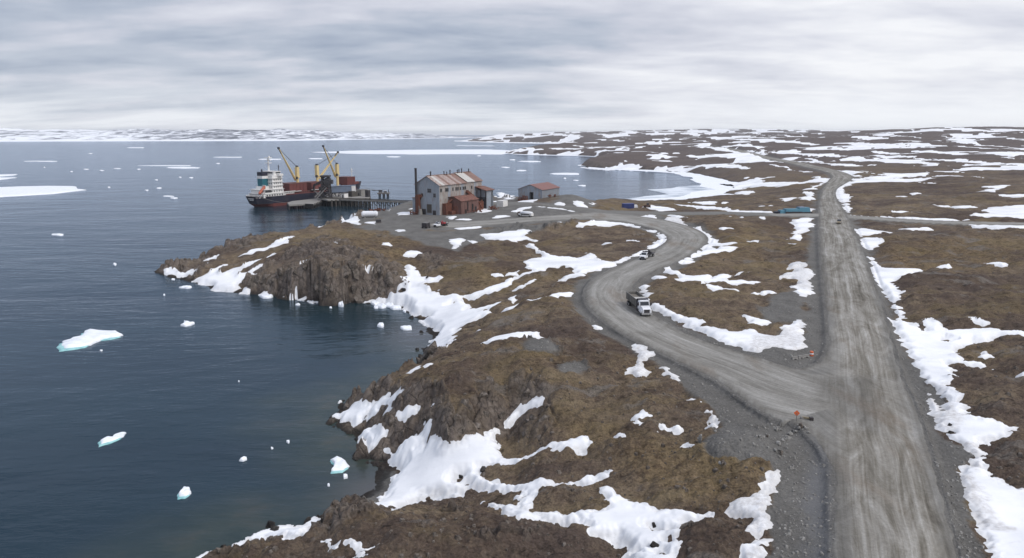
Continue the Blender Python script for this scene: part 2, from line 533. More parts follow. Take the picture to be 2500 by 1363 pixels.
def field_of(polys, hit, init=-1e3, margin=0.06):
    """union of signed distances of polygons traced in photo pixels and laid on the ground"""
    Fd = np.full(GXg.shape, -60.0)
    for px in polys:
        w = wpoly(px, hit)
        if len(w) < 3:
            continue
        mg = 3 + margin * w[:, 1].max()
        j0 = np.searchsorted(Yr, w[:, 1].min() - mg); j1 = np.searchsorted(Yr, w[:, 1].max() + mg)
        ss = w[:, 0] / w[:, 1]
        ms = mg / w[:, 1].min()
        i0 = np.searchsorted(Sc, ss.min() - ms); i1 = np.searchsorted(Sc, ss.max() + ms)
        if j1 <= j0 or i1 <= i0:
            continue
        sl = (slice(j0, j1), slice(i0, i1))
        d = poly_sd(GXg[sl], GYg[sl], w[:, 0], w[:, 1])
        Fd[sl] = np.maximum(Fd[sl], d)
    return Fd


def crop(ox, oy, sc, *polys):
    return [[(ox + x / sc, oy + y / sc) for (x, y) in p] for p in polys]
# ------------------------------------------------------------------ gravel and rock areas (photo outlines laid on the land)
GRAVEL = crop(1400, 840, 2.6057,
    [(510, 60), (560, 150), (680, 230), (830, 390), (930, 460), (950, 520), (850, 610), (800, 660), (880, 760), (1050, 800), (1200, 780), (1290, 790), (1310, 860), (1260, 960), (1260, 1130), (1290, 1230), (1200, 1363), (1200, 1700), (1900, 1700), (1824, 0), (520, 0)]) \
  + crop(1900, 740, 2.1883,
    [(590, 100), (700, 270), (790, 400), (800, 500), (840, 640), (960, 745), (1035, 820), (965, 870), (1000, 1030), (1100, 1270), (1140, 1363), (1230, 1600), (850, 1700), (400, 0), (560, 0)]) \
  + crop(1400, 480, 3.407, [(1900, 1290), (1930, 900), (1950, 500), (1975, 200), (2060, 200), (2100, 1290)],
         [(1560, 1290), (1640, 1150), (1740, 1120), (1930, 1290), (1930, 1363), (1560, 1363)],
         [(1700, 800), (1900, 740), (1960, 1000), (1900, 1040), (1640, 1060), (1540, 950)],
         [(700, 75), (760, 150), (760, 220), (690, 200), (640, 150)]) \
  + [[(870, 552), (925, 530), (1000, 522), (1010, 490), (960, 492), (940, 500), (900, 522), (870, 535)],
     [(870, 556), (930, 528), (1000, 521), (1200, 504), (1210, 488), (1300, 494), (1440, 512), (1500, 520), (1430, 538), (1300, 548), (1180, 558), (1080, 564), (900, 563)],
     [(930, 562), (1080, 565), (1280, 552), (1420, 540), (1300, 565), (1180, 590), (1110, 612), (1010, 590)],
     [(1340, 500), (1365, 478), (1400, 472), (1440, 484), (1455, 505), (1400, 508)],
     [(1273, 850), (1290, 822), (1340, 822), (1357, 845), (1320, 858)], [(1355, 905), (1365, 880), (1420, 878), (1445, 900), (1400, 915)],
     [(2080, 560), (2095, 620), (2125, 640), (2190, 780), (2170, 780), (2100, 640)],
     [(878, 1228), (915, 1175), (935, 1145), (965, 1150), (945, 1190), (905, 1240)],
     [(1208, 486), (1215, 462), (1260, 480), (1265, 492)]]
ROCK = [[(600, 665), (640, 645), (700, 625), (740, 590), (800, 572), (850, 590), (900, 615), (950, 640), (985, 650), (985, 700), (860, 740), (760, 738), (600, 718)],
        [(380, 670), (420, 632), (500, 604), (560, 572), (640, 562), (700, 562), (640, 585), (560, 610), (500, 650), (470, 692)],
        [(795, 1035), (845, 955), (900, 925), (955, 945), (1010, 990), (1080, 985), (1130, 1005), (1230, 1000), (1290, 980), (1230, 1045), (1090, 1088), (1000, 1065), (930, 1110), (870, 1085)],
        [(760, 1310), (790, 1240), (880, 1225), (905, 1250), (850, 1300)], [(1005, 610), (1080, 630), (1090, 660), (1030, 672), (1010, 640)],
        [(1410, 405), (1440, 392), (1500, 400), (1560, 414), (1450, 412)], [(1150, 1255), (1175, 1258), (1175, 1280), (1140, 1280)], [(1215, 1290), (1270, 1275), (1290, 1300), (1230, 1308)],
        [(870, 1090), (935, 1110), (940, 1150), (900, 1140)], [(730, 540), (800, 532), (880, 515), (890, 545), (820, 555)], [(1230, 480), (1215, 465), (1240, 456), (1262, 475)],
        [(1190, 560), (1290, 550), (1420, 540), (1380, 556), (1230, 580), (1180, 585)]]
OCHRE = [[(1790, 450), (1770, 425), (1810, 405), (2000, 420), (2020, 440), (1990, 455), (1850, 462)], [(2085, 420), (2100, 405), (2260, 400), (2250, 415), (2140, 432)],
         [(1450, 505), (1470, 492), (1700, 490), (1720, 505), (1560, 512)], [(880, 590), (1000, 575), (1050, 640), (900, 640)], [(1100, 640), (1220, 620), (1230, 700), (1130, 720)],
         [(2140, 600), (2500, 570), (2500, 650), (2200, 660)], [(1640, 560), (1900, 550), (1930, 640), (1700, 620)], [(1200, 840), (1640, 880), (1640, 960), (1300, 900)],
         [(1400, 1080), (1900, 1180), (1700, 1230), (1500, 1180)], [(800, 560), (880, 550), (900, 590), (820, 590)]]

R_curve['q'] = np.where((R_main['lat'] > 0) & (GYg < 200), np.minimum(R_curve['q'], R_main['q']), R_curve['q'])
gF = field_of(GRAVEL, hitB)
rF = field_of(ROCK, hitB)
oF = field_of(OCHRE, hitB)
nz_e = fbm(GXg, GYg, SPC, 8, 0.5, 0.62, 21)
soft = np.clip(GYg * 0.006, 0.5, 25)
gF = np.maximum(gF, R_curve['q'] + 2.2 + 0.25 * R_curve['hw'])
gF = np.maximum(gF, R_main['q'] + 2.5)
gF = np.maximum(gF, np.maximum(R_side['q'], R_back['q']) + 1.5)
gravel = sstep(-1, 1, (gF + nz_e * 2.2 * np.clip(GYg / 300, 0.5, 2)) / soft)
rockm = sstep(-1, 1, (rF + nz_e * 5) / (soft * 2.5)) * (0.35 + 0.65 * sstep(-0.28, 0.08, fbm(GXg, GYg, SPC, 15, 2, 0.6, 26)))
ochre = sstep(-1, 1, (oF + fbm(GXg, GYg, SPC, 40, 2, 0.6, 22) * 14) / (soft * 9))

# ------------------------------------------------------------------ land relief
APRON = field_of([[(1960, 900), (2000, 887), (2018, 868), (2026, 838), (2070, 838), (2080, 1180), (2044, 1150), (2010, 1090), (1960, 1040), (1900, 1005), (1900, 900)]], hitB)
qroad = np.maximum.reduce([R_main['q'], R_curve['q'], R_side['q'], R_back['q'], APRON])
flat = sstep(-9, -0.5, qroad)
yardF = field_of([[(880, 552), (930, 532), (1000, 524), (1010, 480), (1200, 470), (1370, 470), (1370, 490), (1300, 500), (1440, 512), (1500, 520), (1430, 538), (1300, 548), (1180, 556), (1080, 562), (900, 560)]], hitB)
flat = np.maximum(flat, sstep(-6, 0, yardF))
landw = sstep(0.5, 6, dC)
wave = 1.6 * fbm(GXg, GYg, SPC, 45, 6, 0.5, 1, 0.75, 1.25, 0.25) * (0.45 + 0.55 * sstep(90, 170, GYg))
hum = 0.85 * fbm(GXg, GYg, SPC, 6.5, 0.25, 0.62, 2, 0.85, 1.15, 0.2)
ridg = -np.abs(fbm(GXg, GYg, SPC, 14, 1.5, 0.55, 8, 0.6, 1.4, 0.35)) * 1.1
far_amp = sstep(900, 3000, GYg)
big = fbm(GXg, GYg, SPC, 700, 60, 0.5, 3, 0.6, 1.5) * 17 * far_amp * sstep(0, 300, dC)
med = fbm(GXg, GYg, SPC, 180, 25, 0.5, 4, 0.7, 1.4) * 5.0 * sstep(450, 1300, GYg) * sstep(0, 90, dC)
rough = 1 - 0.8 * gravel
HS = HB + (wave * landw * (1 - 0.75 * gravel) + big + med) * (1 - flat) \
    - 0.7 * sstep(-8, -1.5, qroad) * (1 - sstep(-1.5, -0.2, qroad)) * (1 - sstep(-6, 0, yardF)) * landw
# gravel heap beside the junction, mound by the hangar
for (u, v, z, rx, ry, hgt) in [(1800, 1105, 10.5, 6.5, 5.5, 1.6), (1235, 470, 10, 10, 12, 1.6)]:
    x, y = unproj(u, v, z)
    HS += hgt * np.exp(-(((GXg - x) / rx) ** 2 + ((GYg - y) / ry) ** 2) * 1.5)
fine = (hum + ridg * 0.7) * landw * (1 - flat) * rough + 0.12 * fbm(GXg, GYg, SPC, 2.4, 0.25, 0.7, 14) * gravel * (1 - flat)
# rock: tilted blocks with cracks, on the rocky areas and wherever the shore is steep
gy0, gx0 = np.gradient(HS)
slope = np.abs(gy0) / np.repeat(rowsp[:, None], NC, 1) + np.abs(gx0 / np.repeat(np.gradient(Sc)[None], NR, 0) / GYg)
steep = sstep(0.45, 1.1, slope) * (GYg < 1300) * (dC > -2)
rk = np.clip(rockm + steep * 0.9, 0, 1) * (1 - 0.7 * flat)
m = (rk > 0.02) & (GYg < 900) & (dC > -6)
X = GXg[m] + 1.5 * perlin(GXg[m] / 7, GYg[m] / 7, 31); Y = GYg[m] + 1.5 * perlin(GXg[m] / 7, GYg[m] / 7, 32)
f1, f2, r, tl = voronoi(X / 6.5, Y / 8.5, 1)
nr_ = 0.5 + 0.5 * sstep(150, 230, GYg[m])
b1 = (r - 0.45) * 2.2 * nr_ + tl * 1.2 * nr_ + 0.9 * (1 - np.clip(f1 * 1.4, 0, 1) ** 2) - 1.2 * sstep(0.14, 0.0, f2 - f1)
f1, f2, r, tl = voronoi(X / 2.6 + 5, Y / 3.2, 2)
b2 = (r - 0.5) * 0.8 + tl * 0.9 * nr_ + 0.4 * (1 - np.clip(f1 * 1.4, 0, 1) ** 2) - 0.5 * sstep(0.14, 0.0, f2 - f1)
f1, f2, r, tl = voronoi(X / 1.0 + 5, Y / 1.2, 4)
b3 = ((r - 0.5) * 0.35 + tl * 0.4 - 0.25 * sstep(0.16, 0.0, f2 - f1)) * (GYg[m] < 330)
blk = np.zeros_like(HS)
blk[m] = (b1 + b2 + b3) * rk[m] * sstep(-6, 3, dC[m])
fine = fine * (1 - 0.6 * rk)
HT = HS + fine + blk
under = np.clip(dC * 0.35, -6, 0)
HT = np.where(dC < 0, np.minimum(HT, 0.6) * sstep(-5, 0, dC) + under, HT)
# beds under the roads
bed = sstep(-2.0, 0.0, qroad)
HROAD = HB.copy()
HT = HT * (1 - bed) + (HROAD - 0.07 - 0.1 * sstep(0, 1, qroad)) * bed
hitT = march_factory(np.maximum(HT, 0.0))


def ground_z(x, y):
    s = x / y
    fi = np.clip(np.interp(s, Sc, np.arange(NC)), 0, NC - 1.001); i = int(fi); a = fi - i
    fj = np.clip(np.interp(y, Yr, np.arange(NR)), 0, NR - 1.001); j = int(fj); b = fj - j
    return float((HT[j, i] * (1 - a) + HT[j, i + 1] * a) * (1 - b) + (HT[j + 1, i] * (1 - a) + HT[j + 1, i + 1] * a) * b)


def at(u, v):
    h = hitT(u, v)
    return Vector(h)



def blur(Z, r, it=2):
    for _ in range(it):
        for ax in (0, 1):
            p = [(0, 0), (0, 0)]; p[ax] = (r + 1, r)
            c = np.cumsum(np.pad(Z, p, mode='edge'), axis=ax)
            n = Z.shape[ax]
            if ax == 0:
                Z = (c[2 * r + 1:2 * r + 1 + n] - c[:n]) / (2 * r + 1)
            else:
                Z = (c[:, 2 * r + 1:2 * r + 1 + n] - c[:, :n]) / (2 * r + 1)
    return Z



# ------------------------------------------------------------------ snow outlines
A_ = lambda *p: crop(780, 840, 2.6057, *p)
B_ = lambda *p: crop(1400, 840, 2.6057, *p)
C_ = lambda *p: crop(1900, 740, 2.1883, *p)
D_ = lambda *p: crop(1400, 480, 3.407, *p)
E_ = lambda *p: crop(800, 540, 4.008, *p)
F_ = lambda *p: crop(380, 540, 4.008, *p)
G_ = lambda *p: crop(980, 390, 5.952, *p)
I_ = lambda *p: crop(1700, 290, 3.0975, *p)
SNOW = A_(
    [(300, 1045), (380, 990), (440, 900), (490, 860), (510, 800), (450, 735), (400, 700), (375, 650), (420, 650), (480, 655), (560, 620), (610, 585), (655, 580), (660, 620), (680, 640), (665, 560), (668, 510), (700, 505), (720, 570), (760, 600), (820, 640), (930, 615), (1040, 580), (1120, 520), (1200, 450), (1280, 380), (1380, 345), (1450, 338), (1420, 380), (1330, 410), (1270, 470), (1220, 520), (1130, 580), (1115, 620), (1150, 640), (1140, 680), (1160, 730), (1240, 725), (1330, 700), (1480, 650), (1600, 610), (1700, 598), (1735, 625), (1650, 665), (1560, 680), (1450, 670), (1340, 720), (1270, 760), (1120, 770), (1030, 790), (1020, 820), (1070, 850), (1160, 880), (1260, 880), (1400, 860), (1480, 850), (1600, 850), (1700, 835), (1824, 800), (1824, 830), (1700, 865), (1560, 870), (1460, 895), (1400, 940), (1380, 1000), (1330, 1040), (1260, 1035), (1250, 990), (1280, 940), (1220, 930), (1100, 930), (1040, 900), (940, 910), (890, 950), (760, 960), (640, 965), (570, 1010), (420, 1040)],
    [(1050, 995), (1130, 1010), (1220, 1030), (1350, 1060), (1500, 1060), (1640, 1060), (1700, 1095), (1760, 1045), (1824, 1040), (1824, 1200), (1730, 1180), (1650, 1130), (1500, 1110), (1280, 1105), (1200, 1070)],
    [(110, 450), (200, 400), (310, 370), (420, 320), (530, 290), (520, 335), (450, 375), (390, 385), (360, 470), (300, 445), (260, 480), (235, 515), (190, 490), (130, 510)],
    [(430, 430), (500, 390), (520, 420), (600, 415), (560, 450), (540, 490), (480, 485), (490, 450)],
    [(230, 590), (290, 545), (360, 525), (425, 560), (420, 590), (380, 640), (350, 685), (275, 680), (265, 640)],
    [(210, 275), (262, 255), (265, 305), (218, 302)], [(118, 375), (158, 348), (155, 394), (125, 388)], [(450, 850), (500, 815), (515, 830), (470, 870)],
    [(560, 165), (640, 130), (700, 138), (620, 155), (590, 170)], [(705, 395), (760, 365), (755, 400)], [(430, 1070), (510, 1055), (505, 1075), (450, 1080)],
    [(160, 1260), (250, 1250), (330, 1270), (290, 1310), (240, 1290)], [(30, 1310), (120, 1260), (100, 1300)], [(240, 1340), (300, 1310), (310, 1363), (250, 1363)], [(20, 1250), (60, 1240), (70, 1270)]) \
 + [[(600, 1322), (640, 1302), (700, 1283), (760, 1258), (778, 1266), (745, 1298), (690, 1304), (640, 1316)], [(470, 1370), (520, 1342), (512, 1370)], [(570, 1333), (608, 1316), (592, 1336)]] \
 + B_(
    [(0, 1040), (60, 1060), (130, 1045), (200, 1040), (240, 1030), (200, 1000), (215, 970), (160, 910), (185, 885), (240, 910), (290, 940), (285, 975), (350, 985), (420, 1025), (540, 1050), (700, 1050), (800, 1040), (905, 1045), (850, 1090), (740, 1110), (690, 1135), (650, 1165), (670, 1200), (660, 1230), (690, 1260), (670, 1300), (650, 1400), (420, 1400), (380, 1363), (340, 1310), (350, 1240), (300, 1215), (200, 1205), (110, 1185), (100, 1150), (0, 1130)],
    [(0, 850), (40, 840), (110, 815), (230, 785), (235, 795), (130, 850), (60, 870), (0, 875)],
    [(960, 1040), (1040, 970), (1150, 940), (1210, 890), (1250, 830), (1290, 800), (1320, 860), (1300, 900), (1240, 960), (1260, 1000), (1230, 1060), (1240, 1130), (1265, 1190), (1180, 1225), (1100, 1210), (1120, 1150), (1140, 1090), (1060, 1080)],
    [(1060, 1290), (1150, 1250), (1270, 1235), (1270, 1260), (1200, 1290), (1240, 1420), (1060, 1420)],
    [(360, 0), (430, 0), (470, 40), (515, 70), (450, 95), (420, 70)], [(420, 100), (450, 150), (510, 165), (420, 210), (360, 180), (300, 210), (320, 175), (390, 140)], [(550, 150), (590, 150), (640, 200), (680, 235), (650, 235), (600, 190)],
    [(740, 330), (780, 350), (820, 385), (720, 380)], [(385, 460), (440, 440), (490, 465), (420, 472)], [(860, 430), (920, 460), (900, 520), (860, 510)], [(280, 560), (340, 555), (330, 585), (290, 580)],
    [(540, 500), (575, 495), (590, 520), (550, 525)], [(640, 515), (675, 512), (675, 528), (645, 528)], [(395, 480), (440, 500), (430, 520), (400, 505)], [(725, 600), (755, 595), (755, 615), (735, 615)]) \
 + C_(
    [(605, 95), (690, 100), (770, 150), (800, 125), (770, 95), (820, 88), (900, 130), (880, 150), (960, 145), (1130, 130), (1210, 150), (1313, 155), (1500, 165), (1500, 190), (1313, 180), (1200, 180), (1060, 205), (980, 240), (950, 250), (960, 290), (990, 315), (1080, 320), (1170, 345), (1060, 335), (980, 325), (910, 320), (930, 360), (970, 400), (910, 420), (900, 440), (970, 480), (1000, 540), (1010, 590), (1080, 620), (1170, 640), (1290, 655), (1280, 670), (1210, 670), (1240, 710), (1170, 712), (1110, 725), (1090, 770), (1100, 830), (1110, 880), (1160, 930), (1230, 980), (1313, 1005), (1500, 1060), (1600, 1500), (1190, 1500), (1140, 1363), (1100, 1270), (1050, 1140), (1000, 1030), (975, 930), (965, 870), (1040, 860), (1035, 810), (960, 745), (880, 700), (840, 650), (820, 570), (800, 500), (780, 470), (795, 420), (770, 380), (730, 320), (690, 260), (650, 190), (615, 130)],
    [(610, 0), (640, 20), (660, 60), (680, 75), (640, 85), (620, 40)], [(985, 80), (1040, 80), (1100, 95), (1130, 105), (1060, 105), (1000, 95)], [(1075, 285), (1110, 258), (1160, 285), (1100, 295)], [(1260, 365), (1400, 372), (1400, 395), (1300, 388)],
    [(0, 235), (60, 160), (80, 110), (130, 90), (140, 140), (135, 200), (150, 250), (80, 245), (60, 230)]) \
 + D_(
    [(0, 240), (60, 220), (170, 200), (260, 205), (380, 215), (520, 240), (640, 280), (740, 310), (780, 350), (770, 385), (700, 420), (600, 450), (520, 490), (440, 520), (350, 570), (230, 600), (100, 640), (0, 665), (0, 515), (80, 510), (110, 490), (100, 460), (170, 470), (190, 500), (160, 520), (270, 540), (360, 530), (500, 490), (560, 460), (640, 420), (710, 370), (715, 340), (690, 300), (580, 270), (480, 250), (380, 240), (300, 245), (180, 240), (80, 250)],
    [(890, 250), (960, 260), (1050, 250), (1090, 290), (1130, 320), (1190, 370), (1240, 390), (1340, 385), (1240, 410), (1160, 410), (1150, 440), (1200, 440), (1300, 420), (1400, 420), (1290, 450), (1200, 470), (1060, 490), (990, 520), (960, 560), (880, 560), (840, 560), (960, 500), (1060, 440), (1110, 400), (1110, 360), (1060, 310), (980, 275)],
    [(760, 170), (840, 175), (900, 190), (950, 240), (900, 245), (830, 230), (775, 210)], [(765, 150), (840, 150), (920, 170), (980, 190), (900, 180), (830, 165)], [(490, 155), (660, 150), (690, 180), (660, 195), (580, 175)],
    [(740, 615), (800, 585), (820, 600), (870, 625), (950, 660), (1000, 665), (1130, 655), (1150, 680), (1200, 655), (1300, 655), (1350, 630), (1480, 622), (1480, 632), (1390, 640), (1320, 660), (1250, 685), (1280, 700), (1400, 700), (1520, 700), (1590, 715), (1480, 728), (1330, 728), (1240, 715), (1130, 715), (1000, 705), (870, 700), (760, 695), (665, 690), (655, 670), (720, 670), (850, 680), (900, 672), (860, 650)],
    [(1060, 695), (1140, 745), (1280, 768), (1385, 770), (1370, 784), (1240, 780), (1130, 757), (1050, 705)],
    [(570, 745), (630, 745), (640, 790), (660, 820), (625, 860), (590, 845), (555, 790)],
    [(640, 880), (690, 880), (760, 920), (770, 940), (850, 970), (930, 1000), (1050, 1020), (1075, 1050), (1060, 1080), (1200, 1110), (1350, 1130), (1420, 1110), (1520, 1100), (1530, 1130), (1640, 1150), (1740, 1140), (1780, 1060), (1900, 1025), (1920, 1060), (1915, 1200), (1935, 1275), (1830, 1270), (1700, 1245), (1560, 1290), (1500, 1300), (1400, 1270), (1280, 1230), (1160, 1180), (1050, 1130), (930, 1070), (830, 1020), (760, 975), (680, 950), (650, 920)],
    [(1410, 985), (1500, 1000), (1570, 1020), (1640, 1050), (1560, 1080), (1460, 1060), (1460, 1020)], [(1810, 215), (1870, 180), (1980, 180), (1960, 220), (2005, 235), (1960, 280), (1890, 300), (1820, 310), (1840, 260), (1810, 240)],
    [(1780, 340), (1920, 320), (1850, 365), (1780, 365)], [(1820, 395), (1885, 385), (1850, 415), (1820, 415)], [(1775, 595), (1830, 550), (1920, 545), (1920, 585), (1830, 600)],
    [(1690, 680), (1730, 640), (1820, 630), (1850, 605), (1990, 608), (1980, 680), (1950, 700), (1980, 720), (1970, 770), (1970, 830), (1890, 830), (1830, 780), (1830, 740), (1860, 700), (1810, 680), (1720, 695)],
    [(960, 50), (1180, 42), (1170, 62), (1060, 62)], [(800, 60), (960, 72), (1180, 92), (1310, 112), (1380, 122), (1660, 126), (1640, 140), (1340, 134), (1180, 110), (960, 88)], [(1220, 258), (1330, 265), (1240, 270)], [(1440, 375), (1500, 358), (1550, 366), (1470, 381)],
    [(1535, 170), (1590, 170), (1575, 186)], [(1690, 20), (1840, 16), (1800, 34)], [(1890, 25), (1920, 0), (1990, 5), (1980, 32), (1900, 32)], [(430, 360), (550, 372), (470, 380)], [(245, 388), (312, 394), (260, 404)],
    [(1940, 98), (2005, 102), (1990, 124), (1930, 132)], [(550, 85), (640, 78), (820, 95), (870, 122), (700, 122), (600, 105)], [(1550, 790), (1600, 795), (1580, 806)], [(1630, 790), (1675, 795), (1640, 802)], [(1480, 795), (1540, 798), (1500, 804)], [(140, 60), (190, 64), (160, 72)],
    [(140, 1070), (200, 1075), (240, 1100), (190, 1105)], [(420, 1160), (470, 1200), (470, 1240), (430, 1200)], [(1280, 166), (1320, 168), (1300, 172)], [(1370, 166), (1435, 170), (1400, 176)]) \
 + E_(
    [(240, 780), (300, 740), (410, 710), (480, 730), (660, 710), (680, 650), (740, 610), (740, 545), (790, 505), (760, 450), (755, 415), (820, 420), (860, 460), (900, 500), (940, 540), (980, 545), (1040, 550), (1110, 520), (1130, 545), (1060, 580), (960, 590), (920, 630), (990, 640), (1040, 670), (1090, 645), (1110, 690), (1160, 715), (1240, 705), (1300, 730), (1400, 730), (1500, 700), (1620, 650), (1740, 600), (1780, 550), (1830, 545), (1810, 620), (1760, 660), (1600, 710), (1450, 742), (1330, 748), (1290, 790), (1340, 800), (1400, 820), (1390, 870), (1480, 855), (1600, 830), (1700, 800), (1690, 815), (1560, 880), (1610, 875), (1610, 905), (1480, 940), (1360, 1000), (1290, 1050), (1240, 1120), (1240, 1170), (1170, 1230), (1080, 1270), (960, 1315), (990, 1240), (1040, 1150), (1060, 1090), (1000, 1050), (900, 1000), (890, 975), (1040, 960), (1030, 930), (840, 915), (820, 885), (860, 860), (730, 850), (640, 800), (560, 790), (430, 780)],
    [(1930, 430), (1910, 395), (1980, 380), (2100, 360), (2130, 345), (2190, 350), (2350, 360), (2490, 365), (2490, 540), (2380, 560), (2250, 580), (2330, 530), (2440, 500), (2440, 460), (2300, 435), (2150, 450), (2150, 480), (2020, 490)],
    [(1790, 545), (1900, 512), (2020, 484), (2030, 494), (1900, 530), (1830, 548)],
    [(1490, 140), (1560, 120), (1650, 120), (1790, 105), (1920, 95), (2000, 100), (1930, 130), (1960, 165), (1850, 185), (2000, 230), (2150, 320), (2190, 350), (2130, 350), (2090, 310), (2010, 270), (1930, 225), (1830, 195), (1700, 190), (1560, 175)],
    [(745, 330), (800, 290), (900, 285), (940, 300), (870, 345), (800, 340)], [(1185, 185), (1280, 170), (1350, 180), (1300, 230), (1230, 270), (1210, 220)], [(1370, 185), (1450, 205), (1420, 218)], [(525, 225), (600, 205), (612, 240), (560, 250)],
    [(1690, 875), (1720, 850), (1830, 825), (1900, 790), (2060, 770), (2200, 720), (2400, 708), (2330, 737), (2200, 747), (2000, 797), (1860, 832), (1740, 892)],
    [(1470, 1205), (1600, 1140), (1700, 1120), (1900, 1110), (2060, 1088), (2080, 1105), (2180, 1100), (2050, 1132), (1850, 1162), (1720, 1172), (1600, 1198)],
    [(1440, 1082), (1500, 1050), (1492, 1072)], [(1605, 532), (1660, 498), (1700, 540), (1650, 548)], [(1735, 502), (1870, 478), (1850, 522), (1760, 528)], [(1800, 674), (2035, 576), (1900, 655)], [(1750, 778), (1865, 716), (1812, 785)],
    [(1205, 70), (1400, 62), (1560, 30), (1570, 40), (1450, 74), (1300, 84)], [(2195, 20), (2270, 12), (2275, 34)], [(2420, 45), (2490, 25), (2490, 62)], [(1960, 170), (2040, 185), (2040, 200)], [(2280, 312), (2310, 330), (2280, 335)],
    [(590, 425), (605, 410), (620, 432)], [(370, 505), (395, 498), (388, 515)], [(650, 90), (740, 85), (770, 98), (690, 105)]) \
 + F_(
    [(370, 580), (480, 520), (600, 440), (690, 418), (700, 425), (660, 460), (660, 495), (820, 445), (810, 530), (870, 510), (1000, 430), (1050, 415), (1040, 440), (960, 490), (930, 530), (900, 510), (850, 540), (860, 575), (790, 620), (850, 630), (930, 620), (900, 660), (915, 700), (840, 705), (830, 665), (760, 690), (560, 675), (550, 640), (470, 620)],
    [(780, 348), (900, 310), (940, 275), (1080, 255), (1250, 165), (1360, 138), (1310, 188), (1180, 248), (940, 324)], [(860, 428), (960, 370), (1080, 340), (1160, 298), (1140, 338), (1010, 388), (880, 434)],
    [(60, 440), (130, 400), (190, 390), (150, 450), (80, 452)], [(60, 490), (140, 462), (210, 465), (220, 500), (290, 515), (350, 470), (400, 480), (420, 520), (340, 520), (200, 525), (130, 515)],
    [(350, 325), (420, 300), (515, 282), (430, 340)], [(485, 390), (600, 320), (625, 340), (540, 395), (500, 430)], [(1405, 475), (1415, 420), (1455, 348), (1472, 375), (1452, 465)], [(1650, 240), (1720, 215), (1815, 190), (1760, 232)],
    [(1220, 730), (1220, 712), (1300, 692), (1360, 676), (1400, 680), (1485, 672), (1480, 740), (1360, 760), (1340, 740)], [(1490, 755), (1600, 765), (1610, 778), (1500, 772)], [(1005, 705), (1060, 680), (1110, 675), (1100, 700), (1010, 714)],
    [(1580, 48), (1620, 30), (1655, 50), (1600, 60)], [(1400, 52), (1550, 40), (1540, 55)], [(1790, 22), (1830, -12), (1990, -5), (1990, 32)], [(2040, 18), (2150, 12), (2150, 30)], [(1190, 400), (1222, 385), (1215, 402)], [(970, 530), (1000, 518), (985, 555)]) \
 + G_(
    [(680, 862), (700, 830), (830, 813), (820, 832), (730, 867)], [(820, 874), (900, 858), (990, 864), (960, 882)], [(1305, 858), (1380, 815), (1500, 806), (1575, 822), (1420, 855)],
    [(1595, 760), (1620, 742), (1700, 725), (1700, 700), (1885, 682), (1860, 708), (1740, 738), (1720, 770)],
    [(1340, 605), (1500, 628), (1640, 626), (1780, 598), (1980, 576), (1960, 602), (1880, 640), (2000, 648), (2300, 698), (2500, 742), (2500, 755), (2300, 724), (2060, 692), (1850, 664), (1640, 654), (1340, 630)],
    [(1350, 540), (1390, 460), (1420, 435), (1470, 470), (1560, 510), (1680, 528), (1620, 572), (1520, 578), (1590, 548), (1500, 535), (1430, 550)],
    [(1060, 742), (1130, 720), (1200, 702), (1290, 745), (1150, 772), (1060, 767)], [(2240, 655), (2300, 615), (2360, 660), (2500, 688), (2400, 694), (2300, 684)], [(0, 765), (60, 760), (150, 762), (110, 802), (0, 804)], [(1070, 680), (1110, 668), (1110, 690)],
    [(725, 1002), (900, 988), (1080, 968), (1300, 933), (1310, 952), (1100, 982), (900, 1012)], [(2180, 930), (2240, 915), (2310, 925), (2300, 940)]) \
 + crop(1000, 290, 3.125, [(1248, 603), (1290, 618), (1365, 670), (1330, 687), (1268, 650)], [(1120, 645), (1150, 640), (1200, 670), (1280, 680), (1200, 682)]) \
 + crop(590, 340, 5.952, [(1420, 1228), (1470, 1155), (1700, 1148), (1720, 1170), (1700, 1245)], [(1320, 1190), (1380, 1172), (1390, 1185), (1340, 1196)], [(1800, 1210), (1940, 1205), (1930, 1230)], [(2050, 1030), (2170, 1022), (2150, 1042)], [(2250, 1110), (2300, 1065), (2450, 1062), (2460, 1090), (2350, 1095)], [(2440, 1020), (2490, 1005), (2490, 1060)]) \
 + I_(
    [(1320, 1055), (1350, 1080), (1400, 1120), (1460, 1135), (1715, 1148), (1600, 1180), (1540, 1200), (1470, 1240), (1540, 1300), (1530, 1370), (1510, 1430), (1480, 1430), (1450, 1363), (1380, 1270), (1330, 1180)],
    [(1255, 910), (1360, 900), (1430, 925), (1370, 960), (1340, 990), (1290, 990), (1250, 960)], [(1175, 835), (1240, 830), (1380, 850), (1490, 860), (1360, 870), (1240, 885)],
    [(1110, 490), (1150, 480), (1280, 470), (1500, 458), (1800, 448), (1620, 477), (1400, 477), (1180, 492), (1110, 520), (1110, 560), (1150, 590), (1190, 595), (1140, 620), (1190, 625), (1100, 635), (1050, 580), (1060, 530)],
    [(1100, 650), (1150, 640), (1180, 690), (1150, 705), (1110, 680)], [(1120, 722), (1300, 732), (1500, 738), (2060, 760), (1900, 772), (1500, 758), (1250, 748)], [(1910, 783), (2050, 780), (2300, 803), (2600, 812), (2600, 845), (2300, 835), (2100, 820)],
    [(2100, 705), (2250, 665), (2600, 650), (2600, 755), (2200, 740), (2010, 730), (2100, 722), (2260, 720)], [(1920, 665), (2060, 658), (2140, 672), (1980, 684)], [(1465, 712), (1540, 695), (1635, 714)], [(1810, 655), (1905, 658), (1850, 666)],
    [(2170, 513), (2380, 502), (2280, 524), (2150, 522)], [(2110, 548), (2300, 528), (2270, 550)], [(2265, 570), (2600, 575), (2600, 590), (2330, 587)], [(1530, 838), (1690, 828), (1805, 838), (1600, 850)], [(1890, 385), (2100, 370), (2600, 355), (2600, 372), (2150, 392), (1920, 400)],
